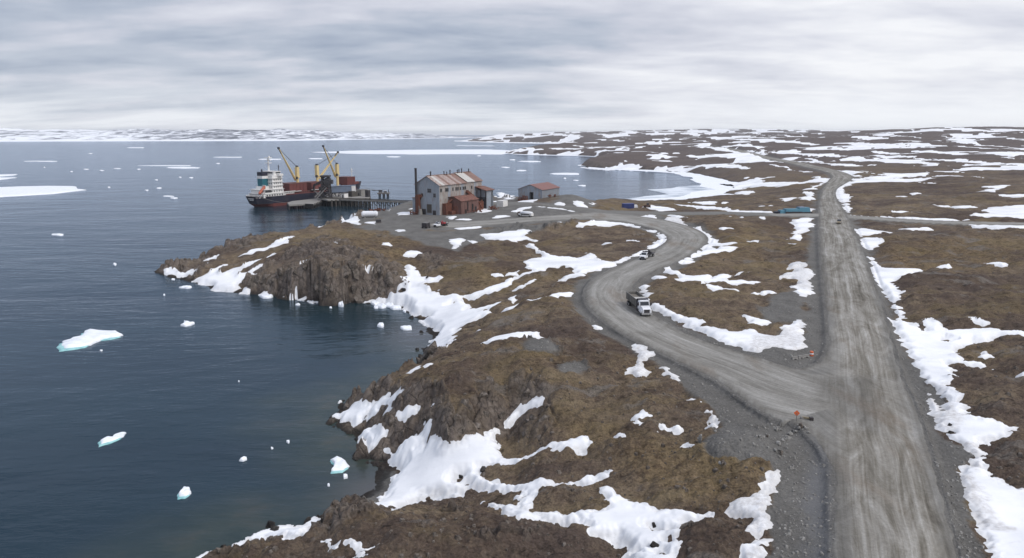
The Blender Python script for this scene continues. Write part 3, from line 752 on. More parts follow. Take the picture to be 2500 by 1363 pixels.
    [(2190, 1098), (2390, 1083), (2320, 1112)], [(1300, 445), (1500, 423), (1800, 403), (1812, 415), (1600, 437), (1320, 457)], [(470, 270), (650, 306), (900, 360), (1050, 395), (1195, 418), (1165, 432), (1000, 388), (800, 344), (500, 288)],
    [(440, 278), (560, 325), (640, 362), (800, 374), (700, 392), (540, 350), (400, 305)], [(350, 213), (500, 208), (545, 232), (420, 237)], [(540, 243), (830, 233), (855, 258), (700, 272), (600, 262)], [(700, 270), (880, 298), (1000, 342), (1380, 348), (1400, 362), (980, 360), (900, 322), (780, 292)],
    [(1770, 1128), (1920, 1115), (1930, 1128), (1820, 1134)], [(2340, 1090), (2400, 1085), (2390, 1095)], [(300, 482), (500, 470), (800, 488), (500, 507), (330, 502)], [(300, 440), (480, 432), (700, 445), (500, 455)], [(870, 430), (960, 425), (1000, 470), (900, 475)], [(820, 537), (950, 488), (900, 532)],
    [(830, 555), (890, 560), (880, 615), (790, 612), (840, 590)], [(605, 608), (740, 598), (680, 622)], [(290, 572), (350, 548), (432, 555), (380, 577)], [(10, 632), (120, 626), (150, 640), (60, 648)], [(170, 640), (240, 632), (220, 645)], [(485, 660), (515, 658), (505, 672)], [(545, 655), (580, 655), (560, 665)],
    [(0, 300), (60, 345), (200, 330), (280, 300), (430, 290), (470, 305), (400, 330), (380, 360), (500, 380), (560, 395), (300, 395), (150, 385), (0, 400)], [(0, 345), (120, 345), (90, 370), (0, 375)], [(0, 290), (150, 285), (225, 272), (210, 284), (60, 298)],
    [(160, 205), (220, 205), (240, 228), (190, 225)], [(170, 238), (320, 250), (360, 268), (300, 262)], [(1145, 262), (1255, 264), (1250, 274), (1150, 272)], [(1080, 308), (1165, 302), (1120, 318)], [(1610, 562), (1700, 560), (1650, 572)], [(1510, 590), (1590, 586), (1550, 597)]) \
 + crop(1000, 290, 3.125,
    [(1310, 370), (1340, 345), (1420, 340), (1410, 355), (1450, 375), (1440, 388), (1370, 378)], [(1480, 388), (1500, 360), (1540, 338), (1545, 355), (1520, 392)], [(1570, 370), (1620, 342), (1630, 352), (1600, 372)], [(1640, 400), (1640, 375), (1700, 365), (1720, 380), (1700, 395), (1740, 405)],
    [(1750, 402), (2050, 398), (2200, 372), (2240, 345), (2340, 330), (2300, 350), (2360, 356), (2230, 380), (2050, 408), (1900, 410)], [(2380, 330), (2500, 300), (2500, 318), (2420, 340)], [(790, 255), (900, 240), (1060, 235), (1000, 250), (860, 262)], [(930, 270), (1050, 262), (1200, 255), (1195, 270), (1080, 278)], [(1230, 240), (1330, 232), (1280, 255)],
    [(1410, 265), (1520, 240), (1670, 222), (1660, 245), (1500, 255)], [(1640, 320), (1655, 305), (1900, 298), (1880, 306), (1690, 308), (1660, 332)], [(1850, 325), (1930, 318), (1980, 322), (1920, 332)], [(2120, 285), (2300, 285), (2420, 272), (2400, 292), (2280, 298), (2150, 296)], [(1700, 215), (1810, 208), (1740, 235)], [(1850, 228), (1920, 220), (1890, 235)],
    [(1080, 225), (1240, 210), (1200, 222)], [(1300, 222), (1550, 202), (1500, 216), (1340, 226)], [(2050, 215), (2150, 210), (2140, 220)], [(2350, 205), (2420, 205), (2410, 225), (2500, 215), (2500, 235), (2390, 228)], [(1560, 268), (1580, 258), (1600, 266)])
HOLES = C_([(800, 440), (850, 470), (850, 500), (920, 510), (880, 540), (860, 580), (830, 510)], [(865, 205), (900, 195), (930, 205), (890, 214)], [(900, 655), (935, 660), (920, 668)], [(910, 688), (950, 700), (930, 704)], [(855, 560), (900, 565), (880, 580)], [(1030, 790), (1045, 830), (1000, 840), (985, 800)]) \
 + A_([(845, 862), (880, 838), (930, 832), (890, 858)], [(918, 880), (935, 866), (965, 872), (945, 886)], [(655, 590), (668, 560), (675, 600), (665, 625)], [(1290, 965), (1320, 958), (1330, 970), (1300, 975)]) \
 + B_([(485, 1150), (520, 1148), (545, 1162), (510, 1172)], [(615, 1155), (640, 1152), (640, 1178), (615, 1178)], [(470, 1280), (510, 1275), (500, 1295)], [(525, 1305), (580, 1305), (575, 1328), (535, 1325)], [(600, 1235), (625, 1225), (640, 1250), (615, 1260)], [(370, 1298), (400, 1296), (400, 1312)]) \
 + E_([(1170, 830), (1240, 798), (1250, 808), (1190, 832)], [(700, 680), (730, 660), (755, 675), (750, 698), (705, 698)], [(750, 608), (765, 605), (762, 625)], [(975, 545), (995, 540), (1000, 565), (978, 565)], [(1045, 670), (1070, 655), (1085, 672), (1055, 690)], [(1480, 890), (1570, 855), (1580, 868)])
DIRTY = B_([(940, 1060), (1000, 960), (1200, 860), (1300, 780), (1340, 900), (1300, 1240), (1300, 1400), (1050, 1400), (1080, 1200)], [(300, 0), (520, 0), (700, 240), (920, 450), (950, 560), (700, 400), (300, 220)]) \
 + D_([(1540, 1130), (1750, 1120), (1920, 1050), (1960, 1300), (1500, 1310), (1400, 1240)], [(1680, 540), (2010, 530), (2010, 850), (1680, 720)], [(540, 730), (670, 740), (670, 880), (560, 850)], [(750, 165), (960, 180), (960, 250), (760, 240)], [(400, 1150), (480, 1200), (480, 1260), (130, 1100), (130, 1060)]) \
 + C_([(770, 420), (860, 440), (900, 560), (960, 700), (1040, 800), (1060, 900), (960, 880), (820, 620)], [(960, 900), (1060, 1000), (1180, 1250), (1250, 1500), (1140, 1500), (1050, 1200)])

hitS = march_factory(np.maximum(blur(HS, 3, 2), 0))
sF = field_of(SNOW, hitS)
hF = field_of(HOLES, hitS)
sF = np.where(hF > -1.5, np.minimum(sF, -hF), sF)
dF = field_of(DIRTY, hitT)
dirty = sstep(-1, 1, (dF + nz_e * 3) / (soft * 2))
# the far country: drifts lying in bands across the slopes
nfar = fbm(GXg + 60 * perlin(GXg / 210, GYg / 210, 47), GYg + 60 * perlin(GXg / 210, GYg / 210, 48), SPC, 210, 6, 0.72, 41, 2.0, 0.8, 0.10)
nfar2 = fbm(GXg, GYg, SPC, 1200, 200, 0.5, 45, 0.6, 1.6)
thr = np.interp(GYg, [560, 700, 1000, 1600, 2500, 4000, 5000, 9000], [0.95, 0.80, 0.62, 0.50, 0.40, 0.20, -0.15, -0.5])
thr = thr + 0.35 * ochre
thr = thr - 0.22 * sstep(0.40, 0.60, GSg) * sstep(1000, 1500, GYg) + 0.12 * sstep(0.42, 0.15, GSg) * sstep(2600, 1200, GYg)
farF = (nfar + 0.5 * nfar2 - thr) * 28 * np.clip(GYg / 1500, 0.5, 2.5)
farF = np.where(GYg > 520, farF, -60)
bank = 26 * np.clip(GYg / 900, 0.35, 3)
shore_s = np.where(GYg > 1000, bank * 0.02 + fbm(GXg, GYg, SPC, 80, 10, 0.5, 52) * bank * 0.5 - np.abs(dC - bank * 0.1), -60)
farF = np.maximum(farF, np.where(GSg > 0.02, shore_s, -60))
sF = sF + np.where(sF > -50, sstep(560, 800, GYg) * (nfar - 0.2) * 26, 0)
farF = np.minimum(farF, dC * 0.6)
sF = np.maximum(sF, farF)
# ragged edges at every scale that the distance allows
edge = np.zeros_like(sF); lam = 0.5
k = 0
while lam < 40:
    w = sstep(1.5, 3, lam / SPC) * sstep(0.045, 0.022, lam / GYg)
    if w.max() > 0:
        edge += 0.25 * lam * w * perlin(GXg / lam * 0.8 + k, GYg / lam * 1.1 - k, 60 + k)
    lam *= 1.9; k += 1
HX = blur(HS + blk * 0.7, 2, 2)
gy1, gx1 = np.gradient(HX)
slope2 = np.hypot(gy1 / np.repeat(rowsp[:, None], NC, 1), gx1 / np.repeat(np.gradient(Sc)[None], NR, 0) / GYg)
sF = np.where(GYg < 450, sF - 3.5 * sstep(1.7, 2.9, slope2), sF)
sF = sF + edge * (1 + 0.35 * (GYg < 200)) + 0.0007 * GYg
rd_clear = qroad + 0.3
sF = np.minimum(sF, np.where(GYg < 700, -rd_clear, -rd_clear * 1.0))
sF = np.where((dC < 0.2) & (GYg < 560), np.minimum(sF, (dC + 1.2) * 0.7), sF)
blk_n = blk * (1 - 0.8 * sstep(-2.5, 0.3, sF) * (GYg < 420))
HT = HT - (blk - blk_n) * (1 - bed) * (dC > 0)
blk = blk_n
inner = sstep(0.0, 2.0, sF)
bank_up = 0.5 * sstep(0.2, -3.5, sF) * sstep(-14, -5, sF) * (GYg < 480) * (1 - gravel) * landw * (1 - flat)
HT = HT + bank_up * (1 - bed)
HS = HS + 0.2 * bank_up
HT = HT - (blk * 0.85 + fine * 0.6) * inner * (1 - bed) * (dC > 0)
thick = np.clip(sF * 0.3, -2.0, 0.28) + 0.15 * np.clip(sF * 0.12, 0, 1)
# snow fills hollows: smoother than the land under it, so bumps melt out at its edges
calm = 0.35 * sstep(0, 2.5, sF)
HSN = HS + blk * (1 - 0.9 * inner) + fine * (0.9 - 0.75 * sstep(0, 2.0, sF)) + thick

HBL = blur(np.maximum(HS, 0), 22, 2) * sstep(400, 200, GYg) + blur(np.maximum(HS, 0), 8, 2) * (1 - sstep(400, 200, GYg))
big_in = sstep(0.1, 2.2, sF) * (GYg < 700) * sstep(-0.2, 1.5, dC)
HSN = HSN * (1 - big_in) + (HBL + thick) * big_in
HT = np.where((big_in > 0.3) & (bed < 0.01) & (dC > 0), np.minimum(HT, HSN - 0.15), HT)
HSN = np.where(dC < 0, np.maximum(HT, -0.2) + thick, HSN)
HSN = np.where(bed > 0.01, HT + thick, HSN)
HSN = HSN + 0.10 * fbm(GXg, GYg, SPC, 9, 0.8, 0.5, 71) * sstep(0.2, 2, sF)
# shore snow ends in a small undercut bank instead of following the slope under water
HSN = np.where((dC < 2.5) & (sF > 0), np.maximum(HSN, 0.35), HSN)
# ------------------------------------------------------------------ grid meshes
def grid_mesh(name, Z, keep, mat, attrs=None, uvs=None, kind='structure'):
    """keep: bool per cell (NR-1, NC-1)"""
    used = np.zeros((NR, NC), bool)
    used[:-1, :-1] |= keep; used[1:, :-1] |= keep; used[:-1, 1:] |= keep; used[1:, 1:] |= keep
    idx = np.full(NR * NC, -1, np.int64)
    flat_u = used.ravel()
    nv = int(flat_u.sum())
    idx[flat_u] = np.arange(nv)
    idx = idx.reshape(NR, NC)
    co = np.stack([GXg[used], GYg[used], Z[used]], 1).astype(np.float32)
    a = idx[:-1, :-1][keep]; b = idx[:-1, 1:][keep]; c = idx[1:, 1:][keep]; d = idx[1:, :-1][keep]
    f = np.stack([a, b, c, d], 1).astype(np.int32)
    nf = len(f)
    me = bpy.data.meshes.new(name)
    me.vertices.add(nv); me.vertices.foreach_set('co', co.ravel())
    me.loops.add(nf * 4); me.loops.foreach_set('vertex_index', f.ravel())
    me.polygons.add(nf)
    me.polygons.foreach_set('loop_start', np.arange(0, nf * 4, 4, dtype=np.int32))
    me.polygons.foreach_set('use_smooth', np.ones(nf, bool))
    for nm, arr in (attrs or {}).items():
        at_ = me.attributes.new(nm, 'FLOAT_COLOR', 'POINT')
        dat = np.zeros((nv, 4), np.float32)
        for i, ch in enumerate(arr):
            dat[:, i] = ch[used]
        at_.data.foreach_set('color', dat.ravel())
    me.update(calc_edges=True)
    me.materials.append(mat)
    o = bpy.data.objects.new(name, me)
    COL.objects.link(o)
    o['kind'] = kind
    return o


def new_mat(name, rough=0.8, base=None, metallic=0.0, spec=0.3):
    m = bpy.data.materials.new(name)
    m.use_nodes = True
    b = m.node_tree.nodes['Principled BSDF']
    b.inputs['Roughness'].default_value = rough
    b.inputs['Metallic'].default_value = metallic
    b.inputs['Specular IOR Level'].default_value = spec
    if base is not None:
        b.inputs['Base Color'].default_value = (base[0], base[1], base[2], 1)
    return m, m.node_tree, b


def tnoise(t, vec, scale, det=4, rough=0.6, dist=0.0, dim='3D'):
    n = N(t, 'ShaderNodeTexNoise', noise_dimensions=dim)
    n.inputs['Scale'].default_value = scale
    n.inputs['Detail'].default_value = det
    n.inputs['Roughness'].default_value = rough
    n.inputs['Distortion'].default_value = dist
    L(t, vec, n.inputs['Vector'])
    return n.outputs[0]


def mapping(t, vec, scale=(1, 1, 1), loc=(0, 0, 0), rot=(0, 0, 0)):
    mp = N(t, 'ShaderNodeMapping')
    mp.inputs['Scale'].default_value = scale
    mp.inputs['Location'].default_value = loc
    mp.inputs['Rotation'].default_value = rot
    L(t, vec, mp.inputs[0])
    return mp.outputs[0]


def bump(t, bsdf, h, strength, dist):
    b = N(t, 'ShaderNodeBump')
    b.inputs['Strength'].default_value = strength
    b.inputs['Distance'].default_value = dist
    L(t, h, b.inputs['Height'])
    L(t, b.outputs[0], bsdf.inputs['Normal'])
    return b


def land_material():
    m, t, b = new_mat('tundra_and_rock', 0.95, spec=0.12)
    geo = N(t, 'ShaderNodeNewGeometry')
    pos = geo.outputs['Position']
    at_ = N(t, 'ShaderNodeAttribute', attribute_name='cover')
    sep = N(t, 'ShaderNodeSeparateColor')
    L(t, at_.outputs['Color'], sep.inputs[0])
    gr, ro, oc = sep.outputs[0], sep.outputs[1], sep.outputs[2]
    at2 = N(t, 'ShaderNodeAttribute', attribute_name='cover_more')
    sep2 = N(t, 'ShaderNodeSeparateColor')
    L(t, at2.outputs['Color'], sep2.inputs[0])
    wet, shoulder, far_tint = sep2.outputs[0], sep2.outputs[1], sep2.outputs[2]
    n_big = tnoise(t, mapping(t, pos, (0.012, 0.03, 0.03)), 1.0, 5, 0.6)
    n_mid = tnoise(t, mapping(t, pos, (0.10, 0.19, 0.19)), 1.0, 6, 0.65)
    n_sm = tnoise(t, mapping(t, pos, (0.8, 1.1, 1.1)), 1.0, 6, 0.72)
    n_fine = tnoise(t, pos, 3.6, 4, 0.75)
    # vegetation: dark heath, brown moss, straw
    veg = ramp(t, [(0.34, (0.046, 0.035, 0.031)), (0.44, (0.105, 0.078, 0.060)), (0.51, (0.160, 0.122, 0.088)), (0.58, (0.215, 0.168, 0.115)), (0.70, (0.29, 0.24, 0.17))],
               mth(t, 'ADD', mth(t, 'ADD', mth(t, 'MULTIPLY', n_mid, 0.40), mth(t, 'MULTIPLY', n_sm, 0.38)), mth(t, 'MULTIPLY', n_big, 0.22)))
    dark = ramp(t, [(0.36, 1.0), (0.52, 0.0)], n_big)
    vegc = mixc(t, mth(t, 'MULTIPLY', dark.outputs[0], 0.62), veg.outputs[0], (0.082, 0.060, 0.052))
    ocv = ramp(t, [(0.38, (0.115, 0.078, 0.044)), (0.52, (0.20, 0.148, 0.080)), (0.65, (0.28, 0.20, 0.12))], n_sm)
    vegc = mixc(t, mth(t, 'MULTIPLY', oc, 0.62), vegc, ocv.outputs[0])
    n_p = tnoise(t, mapping(t, pos, (0.035, 0.06, 0.05), (31, 7, 0)), 1.0, 5, 0.62, 0.7)
    gold = ramp(t, [(0.53, 0.0), (0.62, 1.0)], n_p)
    vegc = mixc(t, mth(t, 'MULTIPLY', gold.outputs[0], 0.4), vegc, (0.205, 0.158, 0.082))
    hth = ramp(t, [(0.38, 1.0), (0.47, 0.0)], n_p)
    vegc = mixc(t, mth(t, 'MULTIPLY', hth.outputs[0], 0.6), vegc, (0.092, 0.070, 0.062))
    n_q = tnoise(t, mapping(t, pos, (0.06, 0.09, 0.05), (71, 17, 0)), 1.0, 6, 0.7, 0.9)
    barep = ramp(t, [(0.57, 0.0), (0.63, 1.0)], n_q)
    vegc = mixc(t, mth(t, 'MULTIPLY', barep.outputs[0], 0.7), vegc, (0.185, 0.168, 0.152))
    vegc = mixc(t, mth(t, 'MULTIPLY', far_tint, 0.75), vegc, (0.125, 0.104, 0.102))  # purple-grey tint mixed into the land colour, growing with distance
    crev = tnoise(t, mapping(t, pos, (0.42, 0.7, 0.7), (5, 9, 0)), 1.0, 6, 0.75, 0.8)
    vegc = mixc(t, 0.9, vegc, ramp(t, [(0.36, 0.38), (0.45, 0.95), (0.62, 1.12)], crev).outputs[0], 'MULTIPLY')
    fine = ramp(t, [(0.3, 0.45), (0.5, 0.97), (0.72, 1.6)], n_fine)
    vegc = mixc(t, 0.85, vegc, fine.outputs[0], 'MULTIPLY')
    # bare rock: grey brown, lichen spotted, streaked
    n_r = tnoise(t, mapping(t, pos, (0.35, 0.35, 0.12)), 1.0, 6, 0.65, 0.6)
    rock = ramp(t, [(0.34, (0.060, 0.052, 0.048)), (0.45, (0.135, 0.113, 0.100)), (0.55, (0.21, 0.178, 0.155)), (0.68, (0.31, 0.275, 0.245))], mth(t, 'ADD', mth(t, 'MULTIPLY', n_r, 0.6), mth(t, 'MULTIPLY', n_sm, 0.4)))
    vor = N(t, 'ShaderNodeTexVoronoi', feature='DISTANCE_TO_EDGE')
    vor.inputs['Scale'].default_value = 0.55
    wv = mixc(t, 0.30, pos, mapping(t, pos, (1, 1, 1)), 'MIX')
    dn = N(t, 'ShaderNodeTexNoise'); dn.inputs['Scale'].default_value = 0.7
    L(t, pos, dn.inputs['Vector'])
    addv = N(t, 'ShaderNodeVectorMath', operation='MULTIPLY_ADD')
    L(t, dn.outputs[1], addv.inputs[0]); addv.inputs[1].default_value = (1.6, 1.6, 1.6); L(t, pos, addv.inputs[2])
    L(t, mapping(t, addv.outputs[0], (1, 1, 0.5)), vor.inputs['Vector'])
    crk = ramp(t, [(0.0, 0.55), (0.09, 1.0)], vor.outputs[0])
    rockc = mixc(t, 0.9, rock.outputs[0], crk.outputs[0], 'MULTIPLY')
    # steep faces are bare; flat tops carry moss
    nz = N(t, 'ShaderNodeSeparateXYZ'); L(t, geo.outputs['Normal'], nz.inputs[0])
    bare = ramp(t, [(0.55, 1.0), (0.86, 0.0)], mth(t, 'ADD', nz.outputs[2], mth(t, 'MULTIPLY', mth(t, 'SUBTRACT', n_sm, 0.5), 0.35)))
    ro2 = ramp(t, [(0.22, 0.0), (0.62, 1.0)], mth(t, 'ADD', mth(t, 'MULTIPLY', ro, 0.66), mth(t, 'MULTIPLY', mth(t, 'SUBTRACT', n_mid, 0.42), 1.0)))
    rfac = mth(t, 'MAXIMUM', mth(t, 'MULTIPLY', ro2.outputs[0], 0.75), mth(t, 'MULTIPLY', bare.outputs[0], mth(t, 'ADD', mth(t, 'MULTIPLY', ro, 0.65), 0.3)))
    c = mixc(t, rfac, vegc, rockc)
    # gravel
    n_g = tnoise(t, mapping(t, pos, (0.22, 0.12, 0.2)), 1.0, 5, 0.6)
    n_g2 = tnoise(t, pos, 2.6, 5, 0.78)
    g = ramp(t, [(0.3, (0.095, 0.090, 0.084)), (0.5, (0.145, 0.139, 0.130)), (0.7, (0.20, 0.193, 0.18))], mth(t, 'ADD', mth(t, 'MULTIPLY', n_g, 0.6), mth(t, 'MULTIPLY', n_g2, 0.4)))
    sp = ramp(t, [(0.3, 0.68), (0.5, 1.0), (0.68, 1.2), (0.76, 1.7)], n_g2)
    gc = mixc(t, 0.8, g.outputs[0], sp.outputs[0], 'MULTIPLY')
    gc = mixc(t, mth(t, 'MULTIPLY', shoulder, 0.55), gc, (0.165, 0.170, 0.182))
    c = mixc(t, 1.0, c, (0.88, 0.87, 0.86), 'MULTIPLY')
    c = mixc(t, gr, c, gc)
    # wet dark band at the water's edge
    c = mixc(t, mth(t, 'MULTIPLY', wet, 0.85), c, (0.022, 0.021, 0.021))
    L(t, c, b.inputs['Base Color'])
    hb = mth(t, 'ADD', mth(t, 'MULTIPLY', n_sm, 0.9), mth(t, 'MULTIPLY', n_fine, 0.45))
    hb = mth(t, 'ADD', hb, mth(t, 'MULTIPLY', mth(t, 'MULTIPLY', crk.outputs[0], rfac), 0.8))
    bump(t, b, hb, 0.9, 0.55)
    return m


def road_material():
    m, t, b = new_mat('rutted_gravel', 0.9, spec=0.25)
    at_ = N(t, 'ShaderNodeAttribute', attribute_name='lane_main')
    at2 = N(t, 'ShaderNodeAttribute', attribute_name='lane_curve')
    geo = N(t, 'ShaderNodeNewGeometry'); pos = geo.outputs['Position']
    def streaks(at, sd):
        sp = N(t, 'ShaderNodeSeparateColor'); L(t, at.outputs['Color'], sp.inputs[0])
        lat, al, wgt = sp.outputs[0], sp.outputs[1], sp.outputs[2]
        w = tnoise(t, mapping(t, pos, (0.03, 0.03, 0.03)), 1.0, 2, 0.5)
        lat2 = mth(t, 'ADD', lat, mth(t, 'MULTIPLY', mth(t, 'SUBTRACT', w, 0.5), 2.4))
        cb = N(t, 'ShaderNodeCombineXYZ')
        L(t, lat2, cb.inputs[0]); L(t, al, cb.inputs[1]); cb.inputs[2].default_value = sd
        v = cb.outputs[0]
        a = tnoise(t, mapping(t, v, (0.62, 0.012, 1)), 1.0, 4, 0.62)
        c_ = tnoise(t, mapping(t, v, (2.6, 0.035, 1)), 1.0, 4, 0.6)
        d = tnoise(t, mapping(t, v, (0.28, 0.075, 1)), 1.0, 6, 0.72, 0.9)
        return mth(t, 'ADD', mth(t, 'ADD', mth(t, 'MULTIPLY', a, 0.36), mth(t, 'MULTIPLY', c_, 0.20)), mth(t, 'MULTIPLY', d, 0.44)), wgt, lat
    s1, w1, lat1 = streaks(at_, 1.3)
    s2, w2, lat2 = streaks(at2, 7.7)
    wsum = mth(t, 'MULTIPLY', w2, 1.0)
    mix = N(t, 'ShaderNodeMix'); mix.data_type = 'FLOAT'
    L(t, wsum, mix.inputs[0]); L(t, s1, mix.inputs[2]); L(t, s2, mix.inputs[3])
    base = ramp(t, [(0.37, (0.072, 0.063, 0.050)), (0.45, (0.150, 0.137, 0.114)), (0.51, (0.225, 0.211, 0.186)), (0.57, (0.305, 0.293, 0.268)), (0.66, (0.42, 0.41, 0.395))], mix.outputs[0])
    curve = ramp(t, [(0.35, (0.115, 0.107, 0.093)), (0.44, (0.185, 0.176, 0.158)), (0.53, (0.260, 0.250, 0.230)), (0.62, (0.34, 0.33, 0.31))], mix.outputs[0])
    c = mixc(t, w2, base.outputs[0], curve.outputs[0])
    rust = tnoise(t, mapping(t, pos, (0.10, 0.03, 0.1), (3, 8, 0)), 1.0, 4, 0.6)
    rr = ramp(t, [(0.56, 0.0), (0.68, 0.5)], rust)
    c = mixc(t, rr.outputs[0], c, (0.150, 0.112, 0.078))
    # darker damp outer rims (wheel-thrown loose gravel)
    sp3 = N(t, 'ShaderNodeAttribute', attribute_name='lane_rim')
    s3 = N(t, 'ShaderNodeSeparateColor'); L(t, sp3.outputs['Color'], s3.inputs[0])
    c = mixc(t, mth(t, 'MULTIPLY', s3.outputs[0], 0.62), c, (0.088, 0.085, 0.080))
    fn = tnoise(t, pos, 2.2, 4, 0.72)
    fr = ramp(t, [(0.3, 0.80), (0.5, 1.0), (0.72, 1.22)], fn)
    c = mixc(t, 0.8, c, fr.outputs[0], 'MULTIPLY')
    L(t, c, b.inputs['Base Color'])
    bump(t, b, mth(t, 'ADD', mth(t, 'MULTIPLY', mix.outputs[0], 1.0), mth(t, 'MULTIPLY', fn, 0.25)), 0.5, 0.35)
    return m


def snow_material():
    m, t, b = new_mat('old_snow', 0.75, spec=0.25)
    geo = N(t, 'ShaderNodeNewGeometry'); pos = geo.outputs['Position']
    at_ = N(t, 'ShaderNodeAttribute', attribute_name='soil')
    sep = N(t, 'ShaderNodeSeparateColor'); L(t, at_.outputs['Color'], sep.inputs[0])
    n1 = tnoise(t, mapping(t, pos, (0.05, 0.09, 0.1)), 1.0, 5, 0.6)
    n2 = tnoise(t, pos, 1.4, 5, 0.7)
    c = ramp(t, [(0.35, (0.70, 0.71, 0.735)), (0.52, (0.83, 0.835, 0.85)), (0.68, (0.88, 0.885, 0.895))], n1)
    dn = ramp(t, [(0.34, 1.0), (0.62, 0.25)], n2)
    df = mth(t, 'MULTIPLY', sep.outputs[0], dn.outputs[0])
    c2 = mixc(t, mth(t, 'MULTIPLY', df, 0.62), c.outputs[0], (0.30, 0.27, 0.245))
    # thin grit blown along the edges
    g = ramp(t, [(0.60, 0.0), (0.70, 1.0)], tnoise(t, mapping(t, pos, (0.5, 1.2, 1)), 1.0, 6, 0.75))
    c3 = mixc(t, mth(t, 'MULTIPLY', mth(t, 'MULTIPLY', g.outputs[0], sep.outputs[1]), 0.45), c2, (0.34, 0.30, 0.26))
    thin = ramp(t, [(0.35, 0.2), (0.6, 1.0)], n2)
    c3 = mixc(t, mth(t, 'MULTIPLY', mth(t, 'MULTIPLY', thin.outputs[0], sep.outputs[2]), 0.5), c3, (0.44, 0.425, 0.41))
    L(t, c3, b.inputs['Base Color'])
    bump(t, b, mth(t, 'ADD', mth(t, 'MULTIPLY', n1, 2.0), mth(t, 'MULTIPLY', n2, 0.25)), 0.35, 0.4)
    return m


def water_material():
    m, t, b = new_mat('sea_water', 0.06, spec=0.5)
    b.inputs['IOR'].default_value = 1.333
    geo = N(t, 'ShaderNodeNewGeometry'); pos = geo.outputs['Position']
    at_ = N(t, 'ShaderNodeAttribute', attribute_name='shoal')
    sep = N(t, 'ShaderNodeSeparateColor'); L(t, at_.outputs['Color'], sep.inputs[0])
    n0 = tnoise(t, mapping(t, pos, (0.008, 0.02, 0.02)), 1.0, 4, 0.55)
    deep = ramp(t, [(0.35, (0.008, 0.022, 0.033)), (0.65, (0.012, 0.031, 0.043))], n0)
    n3 = tnoise(t, mapping(t, pos, (0.10, 0.14, 0.1)), 1.0, 5, 0.65)
    shoal = ramp(t, [(0.35, (0.020, 0.034, 0.030)), (0.55, (0.038, 0.050, 0.040)), (0.7, (0.062, 0.062, 0.046))], n3)
    c = mixc(t, sep.outputs[0], deep.outputs[0], shoal.outputs[0])
    sandy = mixc(t, sep.outputs[1], c, (0.085, 0.082, 0.082))
    # thin slush and wind slicks far out
    n4 = tnoise(t, mapping(t, pos, (0.004, 0.013, 0.01)), 1.0, 7, 0.68, 0.8)
    sl = ramp(t, [(0.62, 0.0), (0.72, 1.0)], n4)
    sf = mth(t, 'MULTIPLY', sl.outputs[0], sep.outputs[2])
    c = mixc(t, mth(t, 'MULTIPLY', sf, 0.16), sandy, (0.42, 0.46, 0.52))
    # ripples, getting broader with distance so that they never alias
    w1 = tnoise(t, mapping(t, pos, (0.45, 1.15, 1), rot=(0, 0, 0.15)), 1.0, 4, 0.6)
    w2 = tnoise(t, mapping(t, pos, (0.10, 0.28, 1), rot=(0, 0, -0.1)), 1.0, 3, 0.55)
    w3 = tnoise(t, mapping(t, pos, (0.012, 0.04, 1)), 1.0, 4, 0.55)
    h = mth(t, 'ADD', mth(t, 'ADD', mth(t, 'MULTIPLY', w1, 0.32), mth(t, 'MULTIPLY', w2, 0.9)), mth(t, 'MULTIPLY', w3, 2.5))
    calm = ramp(t, [(0.38, 0.62), (0.62, 1.0)], tnoise(t, mapping(t, pos, (0.012, 0.022, 0.02), (40, 3, 0)), 1.0, 5, 0.6, 0.8))
    h = mth(t, 'MULTIPLY', h, calm.outputs[0])
    bn = N(t, 'ShaderNodeBump'); bn.inputs['Strength'].default_value = 0.62; bn.inputs['Distance'].default_value = 0.45; L(t, h, bn.inputs['Height'])
    # body colour of the sea under a sky reflection tinted cool in its colour
    df = N(t, 'ShaderNodeBsdfDiffuse'); L(t, c, df.inputs['Color'])
    gl = N(t, 'ShaderNodeBsdfGlossy'); gl.inputs['Color'].default_value = (0.78, 0.855, 0.97, 1); gl.inputs['Roughness'].default_value = 0.09
    fr = N(t, 'ShaderNodeFresnel'); fr.inputs['IOR'].default_value = 1.333
    for n_ in (df, gl, fr):
        L(t, bn.outputs[0], n_.inputs['Normal'])
    mx = N(t, 'ShaderNodeMixShader')
    L(t, mth(t, 'MULTIPLY', fr.outputs[0], 0.86), mx.inputs[0]); L(t, df.outputs[0], mx.inputs[1]); L(t, gl.outputs[0], mx.inputs[2])
    L(t, mx.outputs[0], t.nodes['Material Output'].inputs['Surface'])
    t.nodes.remove(b)
    return m


M_land = land_material(); M_road = road_material(); M_snow = snow_material(); M_water = water_material()


def cellmax(a):
    return np.maximum(np.maximum(a[:-1, :-1], a[1:, :-1]), np.maximum(a[:-1, 1:], a[1:, 1:]))


wet = sstep(1.1, 0.2, HT + 0.35 * nz_e) * (dC > -8) * (dC < 14) * (GYg < 2600)
shoulder = sstep(-1.2, 1.2, R_main['q'] + 2.8 + nz_e) * sstep(0.3, -1.0, R_main['q'] + 0.4) * (R_main['lat'] < 0) * sstep(100, 84, GYg)
land = grid_mesh('ground', HT, cellmax(dC) > -14 * np.clip(GYg[:-1, :-1] / 300, 1, 20), M_land,
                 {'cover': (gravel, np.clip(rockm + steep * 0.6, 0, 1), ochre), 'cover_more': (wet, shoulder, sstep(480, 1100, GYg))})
near_road = sstep(-14, -1, qroad) * (GYg < 400)
keep = (cellmax(HSN - HT) > -0.02) & (cellmax(sF) > -0.6 - 0.004 * GYg[:-1, :-1])
snow = grid_mesh('snow', HSN, keep, M_snow, {'soil': (dirty, np.clip(near_road + sstep(1.2, 0, sF) * 0.6, 0, 1), sstep(0.9, 0.05, sF / np.clip(GYg / 150, 1, 3)) * (GYg < 700))})

